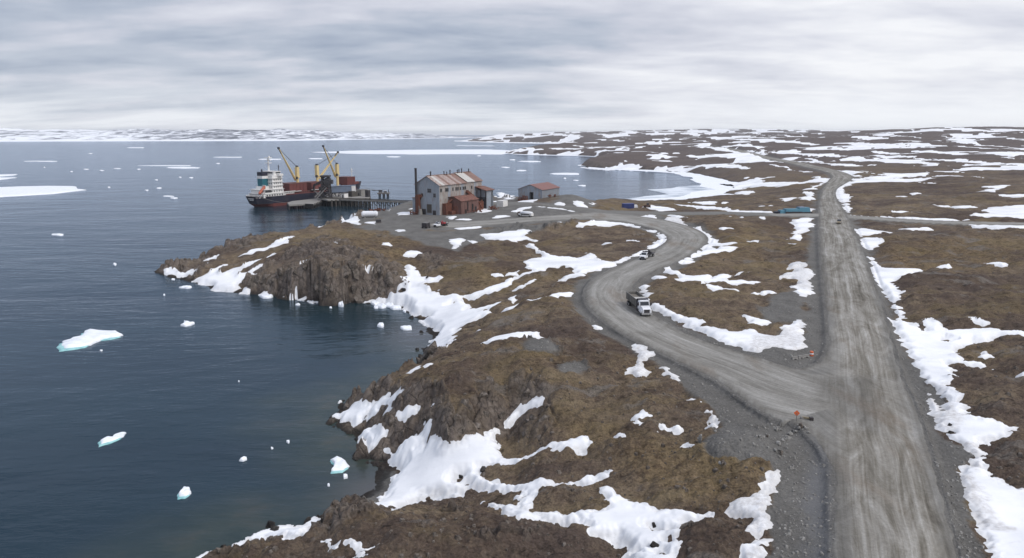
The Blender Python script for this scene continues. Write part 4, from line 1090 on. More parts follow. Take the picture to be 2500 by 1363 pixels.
# ------------------------------------------------------------------ the road sheet
qn = qroad + fbm(GXg, GYg, SPC, 5, 0.6, 0.6, 81) * 0.35
wcur = sstep(-0.5, 2.5, np.maximum(R_curve['q'], APRON)) * sstep(5.5, -3, R_main['q'] + 0.0)
wcur = np.maximum(wcur, sstep(-0.4, 0.2, np.maximum(R_side['q'], R_back['q'])) * sstep(0.2, -0.4, R_main['q']))
Rz = HROAD + np.where(qn > 0, 0.06 * sstep(0, 2, qn), 0.5 * qn)
Rz += 0.02 * fbm(R_main['lat'] * 1.0, R_main['al'] * 0.05, SPC, 2.0, 0.5, 0.6, 91)
cq = np.maximum(R_curve['q'], APRON)
latc = np.where(cq > -1, R_curve['lat'], np.where(R_side['q'] > R_back['q'], R_side['lat'], R_back['lat']))
alc = np.where(cq > -1, R_curve['al'], np.where(R_side['q'] > R_back['q'], R_side['al'], R_back['al']))
rim = sstep(3.2, 0.3, R_curve['q']) * wcur * sstep(0.3, 0.9, (R_curve['lat'] / np.maximum(R_curve['hw'], 1)) ** 2)
rim = np.maximum(rim * 0.9, sstep(2.4, 0.0, R_main['q'] + 0.6 * nz_e) * (1 - wcur))
# crossing inside the mouth of the bend: the untravelled wedge is dark and damp
wedge = field_of([[(1960, 915), (2140, 920), (2150, 1000), (2160, 1060), (2090, 1050), (2010, 985)]], hitB)
rim = np.maximum(rim, sstep(-2, 3, wedge) * 0.75)
wcur = wcur * (1 - sstep(-1, 3, wedge) * 0.7)
road = grid_mesh('gravel_road', Rz, cellmax(qn) > -0.5, M_road,
                 {'lane_main': (R_main['lat'], R_main['al'], 1 - wcur), 'lane_curve': (latc, alc, wcur), 'lane_rim': (rim,)})

# ------------------------------------------------------------------ the sea
def sea():
    ys = np.concatenate([np.linspace(-400, 30, 6), np.exp(np.linspace(math.log(40), math.log(1500), 240)), [2000, 3000, 5000, 9000, 16000, 26000]])
    ss = np.linspace(-1.6, 1.0, 280)
    rows = []
    for y in ys:
        yw = max(y, 60.0) if y > 0 else 300
        rows.append(np.stack([ss * max(yw, 300 if y < 35 else 0), np.full_like(ss, y), np.zeros_like(ss)], 1))
    co = np.array(rows)
    X = co[:, :, 0]; Y = co[:, :, 1]
    d = np.full(X.shape, -500.0)
    mm = (Y > 36) & (Y < 1600)
    d[mm] = poly_sd(X[mm], Y[mm], cw[:, 0], cw[:, 1])
    shoal = sstep(-22, 0, d + 5 * perlin(X / 12, Y / 12, 5)) * sstep(260, 150, Y) * 0.85
    # pale sandy bottom along the two beaches
    sandy = np.zeros_like(shoal)
    for (u, v, rx, ry) in [(1025, 815, 9, 14), (915, 1200, 6, 7), (1640, 470, 60, 120)]:
        x0, y0 = unproj(u, v, 0)
        sandy = np.maximum(sandy, np.exp(-(((X - x0) / rx) ** 2 + ((Y - y0) / ry) ** 2)) * (0.8 if v > 500 else 0.5))
    farw = sstep(380, 800, Y)
    n0, n1 = co.shape[:2]
    nv = n0 * n1
    ii = np.arange(nv).reshape(n0, n1)
    f = np.stack([ii[:-1, :-1].ravel(), ii[:-1, 1:].ravel(), ii[1:, 1:].ravel(), ii[1:, :-1].ravel()], 1)
    me = bpy.data.meshes.new('sea')
    me.from_pydata(co.reshape(-1, 3).tolist(), [], f.tolist())
    a = me.attributes.new('shoal', 'FLOAT_COLOR', 'POINT')
    dat = np.zeros((nv, 4), np.float32)
    dat[:, 0] = shoal.ravel(); dat[:, 1] = sandy.ravel(); dat[:, 2] = farw.ravel()
    a.data.foreach_set('color', dat.ravel())
    me.materials.append(M_water)
    o = bpy.data.objects.new('sea', me); COL.objects.link(o); o['kind'] = 'structure'


sea()

# ------------------------------------------------------------------ far shore across the sound
def far_shore():
    m, t, b = new_mat('far_snowy_hills', 0.9, spec=0.1)
    geo = N(t, 'ShaderNodeNewGeometry'); pos = geo.outputs['Position']
    n1 = tnoise(t, mapping(t, pos, (0.013, 0.005, 0.045)), 1.0, 7, 0.66, 0.8)
    n2 = tnoise(t, mapping(t, pos, (0.0009, 0.0009, 0.001)), 1.0, 3, 0.5)
    sp = N(t, 'ShaderNodeAttribute', attribute_name='bare')
    s = N(t, 'ShaderNodeSeparateColor'); L(t, sp.outputs['Color'], s.inputs[0])
    f = mth(t, 'ADD', mth(t, 'ADD', n1, mth(t, 'MULTIPLY', mth(t, 'SUBTRACT', n2, 0.5), 0.5)), mth(t, 'MULTIPLY', s.outputs[0], 0.13))
    c = ramp(t, [(0.50, (0.88, 0.90, 0.93)), (0.58, (0.34, 0.35, 0.39)), (0.68, (0.12, 0.13, 0.15))], f)
    c2 = mixc(t, s.outputs[1], c.outputs[0], (0.88, 0.90, 0.93))
    L(t, c2, b.inputs['Base Color'])
    us = np.linspace(-1400, 1345, 760)
    K = 60
    ds = np.linspace(0, 1, K)
    crest_u = [-1400, -300, 0, 60, 200, 330, 420, 480, 560, 640, 700, 780, 860, 900, 960, 1020, 1080, 1130, 1200, 1345]
    crest_v = [318, 318, 317, 316, 319, 320, 321, 318.5, 316.5, 318.5, 317.5, 321, 326.5, 327.5, 325, 327, 330.5, 333, 334.5, 334.5]
    shore_v = np.interp(us, [-1400, 0, 700, 1000, 1100, 1345], [346, 345.5, 343.5, 339, 337, 335.8])
    cv = np.interp(us, crest_u, crest_v)
    S = (us - 1250) / F
    y0 = CAM_H * F / (shore_v - HORIZ)
    width = np.interp(us, [-1400, 800, 1345], [2600, 2600, 4000])
    Y = y0[None] + ds[:, None] * width[None]
    X = S[None] * Y
    hp = np.sin(np.clip(ds / 0.55, 0, 1) * np.pi / 2)[:, None]
    yc = y0 + width * 0.55
    zc = CAM_H - (cv - HORIZ) * yc / F
    n = perlin(X / 420, Y / 900, 3) * 0.5 + perlin(X / 170, Y / 400, 4) * 0.28 + perlin(X / 70, Y / 160, 5) * 0.12
    Z = zc[None] * hp * (1 + n * 0.6 * np.sin(np.clip(ds / 0.8, 0, 1) * np.pi)[:, None]) - 0.3
    Z = np.where(ds[:, None] > 0.55, Z * (1 - 0.3 * (ds[:, None] - 0.55)), Z)
    Z[0] = -0.5
    nv = X.size
    ii = np.arange(nv).reshape(X.shape)
    f = np.stack([ii[:-1, :-1].ravel(), ii[:-1, 1:].ravel(), ii[1:, 1:].ravel(), ii[1:, :-1].ravel()], 1)
    me = bpy.data.meshes.new('hills')
    me.from_pydata(np.stack([X.ravel(), Y.ravel(), Z.ravel()], 1).tolist(), [], f.tolist())
    a = me.attributes.new('bare', 'FLOAT_COLOR', 'POINT')
    dat = np.zeros((nv, 4), np.float32)
    dat[:, 0] = np.tile(np.interp(us, [-1400, 0, 100, 330, 440, 520, 640, 760, 820, 900, 1100, 1345], [0.1, 0.2, 0.1, 0.05, 0.6, 1.0, 1.0, 0.6, 0.2, 0.35, 0.9, 1]), K)
    dat[:, 1] = (np.repeat(ds, len(us)) < 0.035) * 1.0
    a.data.foreach_set('color', dat.ravel())
    me.polygons.foreach_set('use_smooth', np.ones(len(me.polygons), bool))
    me.materials.append(m)
    o = bpy.data.objects.new('hills', me); COL.objects.link(o); o['kind'] = 'structure'


far_shore()


# ------------------------------------------------------------------ haze: one closed box of thin air
def haze(density=0.000045):
    bm = bmesh.new()
    x0, x1, y0, y1, z0, z1 = -45000, 45000, -1200, 28500, -8.0, 112.0
    vs_ = [bm.verts.new(p) for p in [(x0, y0, z0), (x1, y0, z0), (x1, y1, z0), (x0, y1, z0), (x0, y0, z1), (x1, y0, z1), (x1, y1, z1), (x0, y1, z1)]]
    for q in [(0, 3, 2, 1), (4, 5, 6, 7), (0, 1, 5, 4), (1, 2, 6, 5), (2, 3, 7, 6), (3, 0, 4, 7)]:
        bm.faces.new([vs_[i] for i in q])
    me = bpy.data.meshes.new('haze'); bm.to_mesh(me); bm.free()
    m = bpy.data.materials.new('haze'); m.use_nodes = True
    t = m.node_tree; t.nodes.clear()
    v = N(t, 'ShaderNodeVolumePrincipled')
    v.inputs['Color'].default_value = (0.90, 0.94, 1.0, 1)
    v.inputs['Density'].default_value = density
    o_ = N(t, 'ShaderNodeOutputMaterial')
    L(t, v.outputs[0], o_.inputs['Volume'])
    me.materials.append(m)
    o = bpy.data.objects.new('haze', me); COL.objects.link(o); o['kind'] = 'stuff'
    o['label'] = 'thin pale haze hanging over the sea and the far land'; o['category'] = 'haze'


HAZE = True
if HAZE:
    haze()
# ================================================================== things
class MB:
    """collects shapes and links them as ONE mesh object"""
    def __init__(self):
        self.v = []; self.f = []

    def add(self, vs_, fs, M=None):
        b = len(self.v)
        for p in vs_:
            p = Vector(p)
            if M is not None:
                p = M @ p
            self.v.append(tuple(p))
        self.f += [tuple(b + i for i in q) for q in fs]
        return self

    def box(self, c, s, rz=0.0, M=None, taper=1.0):
        hx, hy, hz = s[0] / 2, s[1] / 2, s[2] / 2
        R = Matrix.Translation(c) @ Matrix.Rotation(rz, 4, 'Z')
        if M is not None:
            R = M @ R
        t = taper
        vs_ = [(-hx, -hy, -hz), (hx, -hy, -hz), (hx, hy, -hz), (-hx, hy, -hz), (-hx * t, -hy * t, hz), (hx * t, -hy * t, hz), (hx * t, hy * t, hz), (-hx * t, hy * t, hz)]
        return self.add(vs_, [(0, 3, 2, 1), (4, 5, 6, 7), (0, 1, 5, 4), (1, 2, 6, 5), (2, 3, 7, 6), (3, 0, 4, 7)], R)

    def bar(self, a, b, w, w2=None, n=4):
        a = Vector(a); b = Vector(b); d = (b - a)
        if d.length < 1e-6:
            return self
        q = d.to_track_quat('Z', 'Y').to_matrix().to_4x4()
        w2 = w if w2 is None else w2
        vs_ = []
        for k, (p, r) in enumerate(((a, w), (b, w2))):
            for i in range(n):
                an = 2 * math.pi * (i + 0.5) / n
                rr = r / 2 / math.cos(math.pi / n) if n == 4 else r / 2
                vs_.append(p + (q @ Vector((math.cos(an) * rr, math.sin(an) * rr, 0))))
        fs = [tuple(range(n))[::-1], tuple(range(n, 2 * n))] + [(i, (i + 1) % n, n + (i + 1) % n, n + i) for i in range(n)]
        return self.add(vs_, fs)

    def cyl(self, a, b, d, d2=None, n=12):
        return self.bar(a, b, d, d2, n)

    def prism(self, poly, z0, z1, M=None):
        n = len(poly)
        a = sum(poly[i][0] * poly[(i + 1) % n][1] - poly[(i + 1) % n][0] * poly[i][1] for i in range(n))
        if a < 0:
            poly = poly[::-1]
        vs_ = [(x, y, z0) for x, y in poly] + [(x, y, z1) for x, y in poly]
        return self.add(vs_, [tuple(range(n))[::-1], tuple(range(n, 2 * n))] + [(i, (i + 1) % n, n + (i + 1) % n, n + i) for i in range(n)], M)

    def profile(self, poly, y0, y1, M=None):
        """(x, z) outline pushed along y"""
        n = len(poly)
        vs_ = [(x, y0, z) for x, z in poly] + [(x, y1, z) for x, z in poly]
        return self.add(vs_, [tuple(range(n)), tuple(range(n, 2 * n))[::-1]] + [((i + 1) % n, i, n + i, n + (i + 1) % n) for i in range(n)], M)

    def build(self, name, mat, parent=None, smooth=False):
        me = bpy.data.meshes.new(name)
        me.from_pydata(self.v, [], self.f)
        bm = bmesh.new(); bm.from_mesh(me)
        bmesh.ops.recalc_face_normals(bm, faces=bm.faces)
        bm.to_mesh(me); bm.free()
        if smooth:
            me.polygons.foreach_set('use_smooth', np.ones(len(me.polygons), bool))
        me.materials.append(mat)
        o = bpy.data.objects.new(name, me); COL.objects.link(o)
        if parent is not None:
            o.parent = parent
        return o


def thing(name, label, cat, loc=(0, 0, 0), rz=0.0, group=None):
    o = bpy.data.objects.new(name, None); COL.objects.link(o)
    o.empty_display_size = 0.5
    o.location = loc; o.rotation_euler = (0, 0, rz)
    o['label'] = label; o['category'] = cat
    if group:
        o['group'] = group
    return o


def tag(o, label, cat, group=None, kind=None):
    o['label'] = label; o['category'] = cat
    if group:
        o['group'] = group
    if kind:
        o['kind'] = kind
    return o


def paint(name, col, rough=0.6, dirt=0.35, dcol=(0.12, 0.10, 0.085), scale=1.2, metallic=0.0, spec=0.35, zs=1.0):
    m, t, b = new_mat(name, rough, metallic=metallic, spec=spec)
    tc = N(t, 'ShaderNodeTexCoord')
    n = tnoise(t, mapping(t, tc.outputs['Object'], (1, 1, zs)), scale, 6, 0.7)
    f = ramp(t, [(0.42, 0.0), (0.72, 1.0)], n)
    c = mixc(t, mth(t, 'MULTIPLY', f.outputs[0], dirt), col, dcol)
    n2 = tnoise(t, tc.outputs['Object'], scale * 6, 3, 0.7)
    v = ramp(t, [(0.3, 0.85), (0.7, 1.12)], n2)
    c = mixc(t, 0.7, c, v.outputs[0], 'MULTIPLY')
    L(t, c, b.inputs['Base Color'])
    return m


def sheet(name, col, rust=0.4, rcol=(0.20, 0.085, 0.05), pitch=0.35, ax=0):
    """corrugated sheet with rust runs"""
    m, t, b = new_mat(name, 0.6, spec=0.3)
    tc = N(t, 'ShaderNodeTexCoord')
    p = tc.outputs['Object']
    n = tnoise(t, mapping(t, p, (0.8, 0.8, 0.16)), 1.0, 6, 0.72)
    f = ramp(t, [(0.60 - rust * 0.35, 0.0), (0.78 - rust * 0.25, 1.0)], n)
    c = mixc(t, mth(t, 'MULTIPLY', f.outputs[0], 0.85), col, rcol)
    n2 = tnoise(t, mapping(t, p, (2.5, 2.5, 0.4)), 1.0, 4, 0.6)
    c = mixc(t, 0.8, c, ramp(t, [(0.3, 0.68), (0.7, 1.2)], n2).outputs[0], 'MULTIPLY')
    L(t, c, b.inputs['Base Color'])
    w = N(t, 'ShaderNodeTexWave', bands_direction='XYZ'[ax])
    w.inputs['Scale'].default_value = 1.0 / pitch
    L(t, p, w.inputs['Vector'])
    bump(t, b, w.outputs['Fac'], 0.5, 0.05)
    return m


P_navy = paint('navy_hull_paint', (0.016, 0.018, 0.036), 0.5, 0.5, (0.07, 0.055, 0.05), 0.25)
P_boot = paint('red_boot_paint', (0.13, 0.035, 0.03), 0.6, 0.4, (0.06, 0.03, 0.03), 0.3)
P_oxide = paint('oxide_red_paint', (0.150, 0.044, 0.040), 0.6, 0.35, (0.08, 0.045, 0.04), 0.3)
P_oxide_deck = paint('deck_red_paint', (0.125, 0.048, 0.044), 0.7, 0.4, (0.07, 0.05, 0.045), 0.3)
P_white = paint('white_ship_paint', (0.74, 0.73, 0.71), 0.5, 0.35, (0.36, 0.28, 0.22), 0.5)
P_teal = paint('teal_funnel_paint', (0.016, 0.125, 0.16), 0.5, 0.15)
P_yellow = paint('crane_yellow_paint', (0.68, 0.53, 0.26), 0.55, 0.3, (0.28, 0.2, 0.11), 0.6)
P_dark = paint('dark_steel', (0.035, 0.035, 0.040), 0.6, 0.3, (0.10, 0.06, 0.045), 0.7)
P_black = paint('black_rubber', (0.014, 0.014, 0.015), 0.85, 0.3, (0.06, 0.055, 0.05), 2.0)
P_steel = paint('weathered_grey_steel', (0.17, 0.165, 0.16), 0.6, 0.5, (0.10, 0.06, 0.045), 0.5)
P_conc = paint('worn_concrete', (0.24, 0.23, 0.215), 0.9, 0.5, (0.17, 0.15, 0.13), 0.4)
P_timber = paint('weathered_timber', (0.085, 0.072, 0.062), 0.9, 0.5, (0.04, 0.05, 0.045), 0.6)
P_gallery = paint('blue_grey_gallery_sheet', (0.16, 0.20, 0.27), 0.6, 0.5, (0.10, 0.10, 0.12), 0.3)
P_glass = paint('dark_window_glass', (0.018, 0.022, 0.028), 0.15, 0.1, spec=0.6)
P_orange = paint('orange_paint', (0.60, 0.13, 0.045), 0.5, 0.15)
P_lifeboat = paint('lifeboat_orange', (0.42, 0.11, 0.06), 0.5, 0.2)
P_red = paint('red_truck_paint', (0.36, 0.035, 0.045), 0.45, 0.25)
P_blue = paint('blue_container_paint', (0.030, 0.055, 0.22), 0.5, 0.25)
P_cyan = paint('turquoise_tarpaulin', (0.075, 0.22, 0.30), 0.6, 0.3)
P_truck = paint('white_truck_paint', (0.76, 0.77, 0.80), 0.35, 0.2, (0.38, 0.35, 0.31), 1.6)
P_dump = paint('grey_dump_body_steel', (0.155, 0.15, 0.14), 0.6, 0.5, (0.20, 0.17, 0.13), 0.9)
P_load = paint('crushed_stone_load', (0.14, 0.125, 0.105), 0.95, 0.6, (0.24, 0.22, 0.19), 2.5)
P_tan = paint('tan_car_paint', (0.25, 0.20, 0.12), 0.4, 0.3)
P_rustm = paint('rusty_iron', (0.145, 0.055, 0.035), 0.85, 0.6, (0.06, 0.03, 0.024), 0.7)
P_brownm = paint('brown_machine_paint', (0.10, 0.055, 0.04), 0.7, 0.5)
P_rope = paint('mooring_rope', (0.22, 0.20, 0.18), 0.9)
P_chrome = paint('bright_metal', (0.55, 0.55, 0.55), 0.3, 0.2, metallic=0.6)
P_lamp = paint('headlamp_glass', (0.80, 0.80, 0.78), 0.2, 0.05)

S_wall = sheet('pale_blue_grey_sheet_wall', (0.29, 0.32, 0.36), 0.22, (0.24, 0.18, 0.15))
S_wall2 = sheet('weathered_cream_sheet_wall', (0.36, 0.345, 0.33), 0.55, (0.22, 0.15, 0.12), ax=1)
S_roofp = sheet('pale_pink_roof_sheet', (0.40, 0.33, 0.305), 0.5, (0.24, 0.145, 0.115), ax=1)
S_roofb = sheet('brown_rusted_roof_sheet', (0.24, 0.16, 0.135), 0.6, (0.20, 0.10, 0.07), ax=1)
S_roofw = sheet('pale_grey_roof_sheet', (0.52, 0.50, 0.47), 0.1, (0.3, 0.2, 0.15), ax=1)
S_rust = sheet('rust_red_sheet', (0.22, 0.095, 0.068), 0.6, (0.10, 0.05, 0.038))
S_rustwall = sheet('faded_red_sheet_wall', (0.19, 0.105, 0.09), 0.6, (0.10, 0.05, 0.04))
S_hroof = sheet('red_shed_roof_sheet', (0.22, 0.115, 0.105), 0.45, (0.22, 0.09, 0.06), ax=1)
S_hwall = sheet('blue_grey_shed_wall', (0.24, 0.27, 0.31), 0.35, (0.22, 0.16, 0.13))


# ------------------------------------------------------------------ cargo ship (local: x towards the bow, y to port, z up)
SH_D = Vector((0.525, 0.851, 0)); SH_P = Vector((-0.851, 0.525, 0))
sx, sy = unproj(633, 507, 0)
LOA, BEAM = 114.0, 17.5
ship_org = Vector((sx, sy, 0)) + SH_P * (BEAM * 0.36) - SH_D * 2.0
ship = thing('cargo_ship', 'large navy hulled cargo ship with white deckhouse and open red hatches moored at the pier', 'ship', ship_org, math.atan2(SH_D.y, SH_D.x))


def shipw(p):
    """world point -> ship local"""
    d = Vector(p) - ship_org
    return Vector((d.dot(SH_D), d.dot(SH_P), d.z))


def hull():
    st = []
    DK = 7.4
    def half(t):    # half-breadth at deck
        x = t * LOA
        if x < 12:
            return BEAM / 2 * (0.60 + 0.40 * math.sin(min(x / 12, 1) * math.pi / 2))
        if x > LOA - 24:
            q = (x - (LOA - 24)) / 24
            return BEAM / 2 * max(0.03, (1 - q ** 2.1))
        return BEAM / 2
    ts = [0, .01, .025, .05, .08, .11, .2, .35, .5, .65, .75, .79, .83, .87, .91, .94, .97, .99, 1.0]
    up = MB(); low = MB()
    lv_up = [0.0, 0.35, 0.7, 1.0]
    ringsU, ringsL = [], []
    for t in ts:
        hb = half(t)
        x = t * LOA
        top = DK + 1.2 * max(0, (0.10 - t) / 0.10) * 0.3 + (3.6 if t > 0.862 else (3.6 * max(0, (t - 0.80) / 0.062) * 0.15)) + 1.6 * max(0, (t - 0.9) / 0.1)
        ru = []
        for k in lv_up:
            z = 2.2 + (top - 2.2) * k
            nar = 1.0
            rake = 0.0
            if t < 0.10:
                nar = 0.82 + 0.18 * k
                rake = (1 - k) * 2.2 * (1 - t / 0.10)
            if t > 0.78:
                q = (t - 0.78) / 0.22
                nar = 1 - q * 0.55 * (1 - k)
                rake = -(1 - k) * 4.5 * q
            ru.append((x + rake, hb * nar, z))
        ringsU.append(ru)
        rl = []
        for k in (0.0, 0.5, 1.0):
            z = -1.5 + 3.7 * k
            nar = 0.82 if t < 0.10 else (1 - (t - 0.78) / 0.22 * 0.55 if t > 0.78 else 1.0)
            if t < 0.10:
                nar *= (0.35 + 0.65 * (t / 0.10) ** 0.5) * (0.55 + 0.45 * k) + (1 - 0.35 - 0.65 * (t / 0.10) ** .5) * k * 0.8 + 0.0
                nar = min(nar, 0.82)
                if k == 1.0:
                    nar = 0.82
            rake = 2.2 * (1 - t / 0.10) + (1 - k) * 4.0 * (1 - t / 0.10) if t < 0.10 else (-4.5 * (t - 0.78) / 0.22 - (1 - k) * 2.5 * (t - .78) / .22 if t > 0.78 else 0)
            rl.append((x + rake, hb * nar, z))
        ringsL.append(rl)
    for rings, mb in ((ringsU, up), (ringsL, low)):
        n = len(rings[0])
        for sgn in (-1, 1):
            b = len(mb.v)
            for r in rings:
                for p in r:
                    mb.v.append((p[0], p[1] * sgn, p[2]))
            for i in range(len(rings) - 1):
                for j in range(n - 1):
                    mb.f.append((b + i * n + j, b + (i + 1) * n + j, b + (i + 1) * n + j + 1, b + i * n + j + 1))
        # transom
        b = len(mb.v)
        for p in rings[0]:
            mb.v.append((p[0], -p[1], p[2])); mb.v.append((p[0], p[1], p[2]))
        for j in range(n - 1):
            mb.f.append((b + 2 * j, b + 2 * j + 1, b + 2 * j + 3, b + 2 * j + 2))
    # deck
    dk = MB()
    b = 0
    for t, r in zip(ts, ringsU):
        z = min(r[-1][2], DK + 0.0) - 0.9 if t < 0.862 else r[-1][2] - 1.0
        dk.v.append((r[-1][0], -r[-1][1] * 0.99, z)); dk.v.append((r[-1][0], r[-1][1] * 0.99, z))
    for i in range(len(ts) - 1):
        dk.f.append((2 * i, 2 * i + 2, 2 * i + 3, 2 * i + 1))
    h = up.build('hull', P_navy, ship)
    l_ = low.build('boot_topping', P_boot, ship)
    dk.build('deck', P_oxide_deck, ship)
    st_ = MB()
    for (x, y, w) in [(-0.05, -2.2, 0.8), (-0.05, -1.2, 0.8), (-0.05, -0.2, 0.8), (-0.05, 0.8, 0.8), (-0.05, 1.8, 0.8)]:
        pass
    for k in range(8):
        st_.box((0.42, -2.6 + k * 0.75, 6.0), (0.12, 0.45, 0.85 if k % 3 else 0.7))
    for k in range(6):
        st_.box((0.78, -1.9 + k * 0.75, 4.9), (0.12, 0.42, 0.6))
    st_.build('stern_lettering', P_white, h)
    return DK - 0.9


DECK = hull()

# bulwark strake in red along the waist
mb = MB(); mb.box((62, -BEAM / 2 + 0.08, DECK + 1.25), (74, 0.12, 0.8)); mb.box((62, BEAM / 2 - 0.08, DECK + 1.25), (74, 0.12, 0.8)); mb.build('bulwark', P_oxide, ship)


def house():
    # accommodation
    lv = [((15.0, 0, DECK + 1.4), (19, 15.5, 2.8)), ((15.4, 0, DECK + 4.2), (17, 15.0, 2.8))]
    mb = MB()
    for c, s in lv:
        mb.box(c, s)
    base = mb.build('deckhouse', P_white, ship)
    mb = MB(); mb.box((19.3, 0, DECK + 10.6), (9.2, 13.6, 10.0)); tower = mb.build('accommodation_block', P_white, ship)
    mb = MB(); mb.box((20.3, 0, DECK + 16.9), (6.5, 11.5, 2.6)); mb.box((21.2, 0, DECK + 15.9), (3.6, 18.5, 1.5)); mb.box((20.3, 0, DECK + 18.3), (7.2, 12.4, 0.25)); br = mb.build('bridge', P_white, ship)
    # ledges between storeys
    mb = MB()
    for k in range(4):
        mb.box((19.3, 0, DECK + 5.7 + k * 2.6), (10.6, 15.0 - 0.0, 0.18))
    mb.box((15.2, 0, DECK + 5.7), (18.6, 16.0, 0.2)); mb.box((15.0, 0, DECK + 2.85), (20.4, 16.4, 0.2))
    mb.build('deck_ledge', P_white, ship)
    # windows
    n = 0
    for k in range(3):
        z = DECK + 7.2 + k * 2.6
        for x in (16.4, 18.3, 20.2, 22.1):
            m2 = MB(); m2.box((x, -6.83, z), (0.7, 0.08, 0.8)); m2.build('window', P_glass, tower)
        for y in (-5.5, -3.5, 3.5, 5.5):
            m2 = MB(); m2.box((14.68, y, z), (0.08, 0.7, 0.8)); m2.build('window', P_glass, tower)
    for z in (DECK + 1.6, DECK + 4.4):
        for x in np.arange(8.5, 22.5, 2.3):
            m2 = MB(); m2.box((x, -7.80 if z < DECK + 3 else -7.53, z), (1.1 if z < DECK + 3 else 0.8, 0.08, 1.0)); m2.build('window', P_glass, base)
    m2 = MB(); m2.box((21.2, -5.78, DECK + 17.3), (4.2, 0.08, 0.9)); m2.box((17.0, 0, DECK + 17.3), (0.08, 9.0, 0.8)); m2.build('window', P_glass, br)
    m2 = MB(); m2.box((9.8, -7.56, DECK + 4.5), (5.4, 0.1, 1.7)); m2.build('open_bay', P_dark, base)
    # stern rails and bitts
    mb = MB()
    for x in np.arange(0.8, 7, 0.9):
        y = BEAM / 2 * (0.60 + 0.40 * math.sin(min(x / 12, 1) * math.pi / 2)) - 0.3
        mb.bar((x, -y, DECK), (x, -y, DECK + 2.1), 0.22); mb.bar((x, y, DECK), (x, y, DECK + 2.1), 0.22)
    for y in np.arange(-4.5, 5, 0.9):
        mb.bar((0.6, y, DECK), (0.6, y, DECK + 2.1), 0.22)
    mb.build('rail', P_white, ship)
    mb = MB()
    for (x, y, s) in [(3.0, -2.5, 1.2), (3.2, 2.0, 1.3), (5.0, -5.0, 1.1), (4.6, 4.6, 1.0), (2.0, 0, 0.9)]:
        mb.box((x, y, DECK + s / 2), (s * 1.3, s, s)); mb.cyl((x, y - s, DECK + s * 0.7), (x, y + s, DECK + s * 0.7), s * 0.9, n=8)
    mb.build('winch', P_dark, ship)
    # funnel: teal body, white band, dark top with pipes
    mb = MB(); mb.box((12.2, 0.5, DECK + 10.6), (5.0, 5.4, 5.4)); mb.build('funnel', P_teal, ship)
    mb = MB(); mb.box((12.2, 0.5, DECK + 6.8), (6.2, 8.0, 2.2)); mb.build('funnel_base', P_white, ship)
    mb = MB(); mb.box((12.2, 0.5, DECK + 14.3), (5.1, 5.5, 2.0)); fb = mb.build('funnel_band', P_white, ship)
    mb = MB(); mb.box((12.2, 0.5, DECK + 16.7), (5.0, 5.4, 2.8)); mb.cyl((11.6, 0.0, DECK + 18), (11.4, 0.0, DECK + 20), 1.0, n=8); mb.cyl((12.8, 1.2, DECK + 18), (12.7, 1.2, DECK + 19.3), 0.7, n=8); mb.build('funnel_cap', P_navy, ship)
    # mast with platforms and radar
    mb = MB(); mb.bar((20.0, 2.6, DECK + 18), (20.0, 2.6, DECK + 28.0), 1.5, 1.0, 8); mb.box((20.0, 2.6, DECK + 24.2), (2.8, 4.2, 0.4)); mb.box((20.4, 2.6, DECK + 26.3), (1.0, 4.6, 0.7)); mb.box((20.0, 2.6, DECK + 28.0), (2.6, 5.4, 0.5)); mb.cyl((20, 1.4, DECK + 28), (20, 1.4, DECK + 29.4), 1.5, 0.9, 8); mb.build('mast', P_white, ship)
    mb = MB(); mb.bar((24.0, -3.5, DECK + 15.7), (24.0, -3.5, DECK + 23), 0.35); mb.box((24, -3.5, DECK + 21.5), (0.4, 1.6, 0.4)); mb.build('antenna_post', P_dark, ship)
    # free-fall lifeboat on its ramp over the stern
    mb = MB()
    c0 = Vector((4.0, -5.2, DECK + 3.4)); c1 = Vector((8.6, -5.2, DECK + 7.6))
    mb.cyl(c0, c1, 2.0, 2.2, 10); mb.cyl(c1, c1 + (c1 - c0) * 0.16, 2.2, 1.0, 10); mb.cyl(c0 - (c1 - c0) * 0.14, c0, 0.9, 2.0, 10)
    mb.build('lifeboat', P_lifeboat, ship)
    mb = MB(); mb.bar((2.8, -6.3, DECK), (8.8, -6.3, DECK + 6.0), 0.35); mb.bar((2.8, -4.1, DECK), (8.8, -4.1, DECK + 6.0), 0.35); mb.bar((8.8, -6.3, DECK), (8.8, -6.3, DECK + 8.8), 0.35); mb.bar((8.8, -4.1, DECK), (8.8, -4.1, DECK + 8.8), 0.35); mb.bar((8.8, -6.6, DECK + 8.8), (8.8, -2.6, DECK + 8.8), 0.35)
    mb.build('lifeboat_davit', P_white, ship)
    # posts under the overhanging boat deck, dark gaps between
    mb = MB()
    for x in np.arange(25.2, 34, 1.6):
        mb.bar((x, -7.6, DECK), (x, -7.6, DECK + 3.2), 0.55)
    mb.box((29.4, -7.6, DECK + 3.3), (10.4, 1.4, 0.35)); mb.box((29.4, -7.2, DECK + 1.4), (9.4, 0.3, 1.6))
    mb.build('side_gallery', P_white, ship)


house()


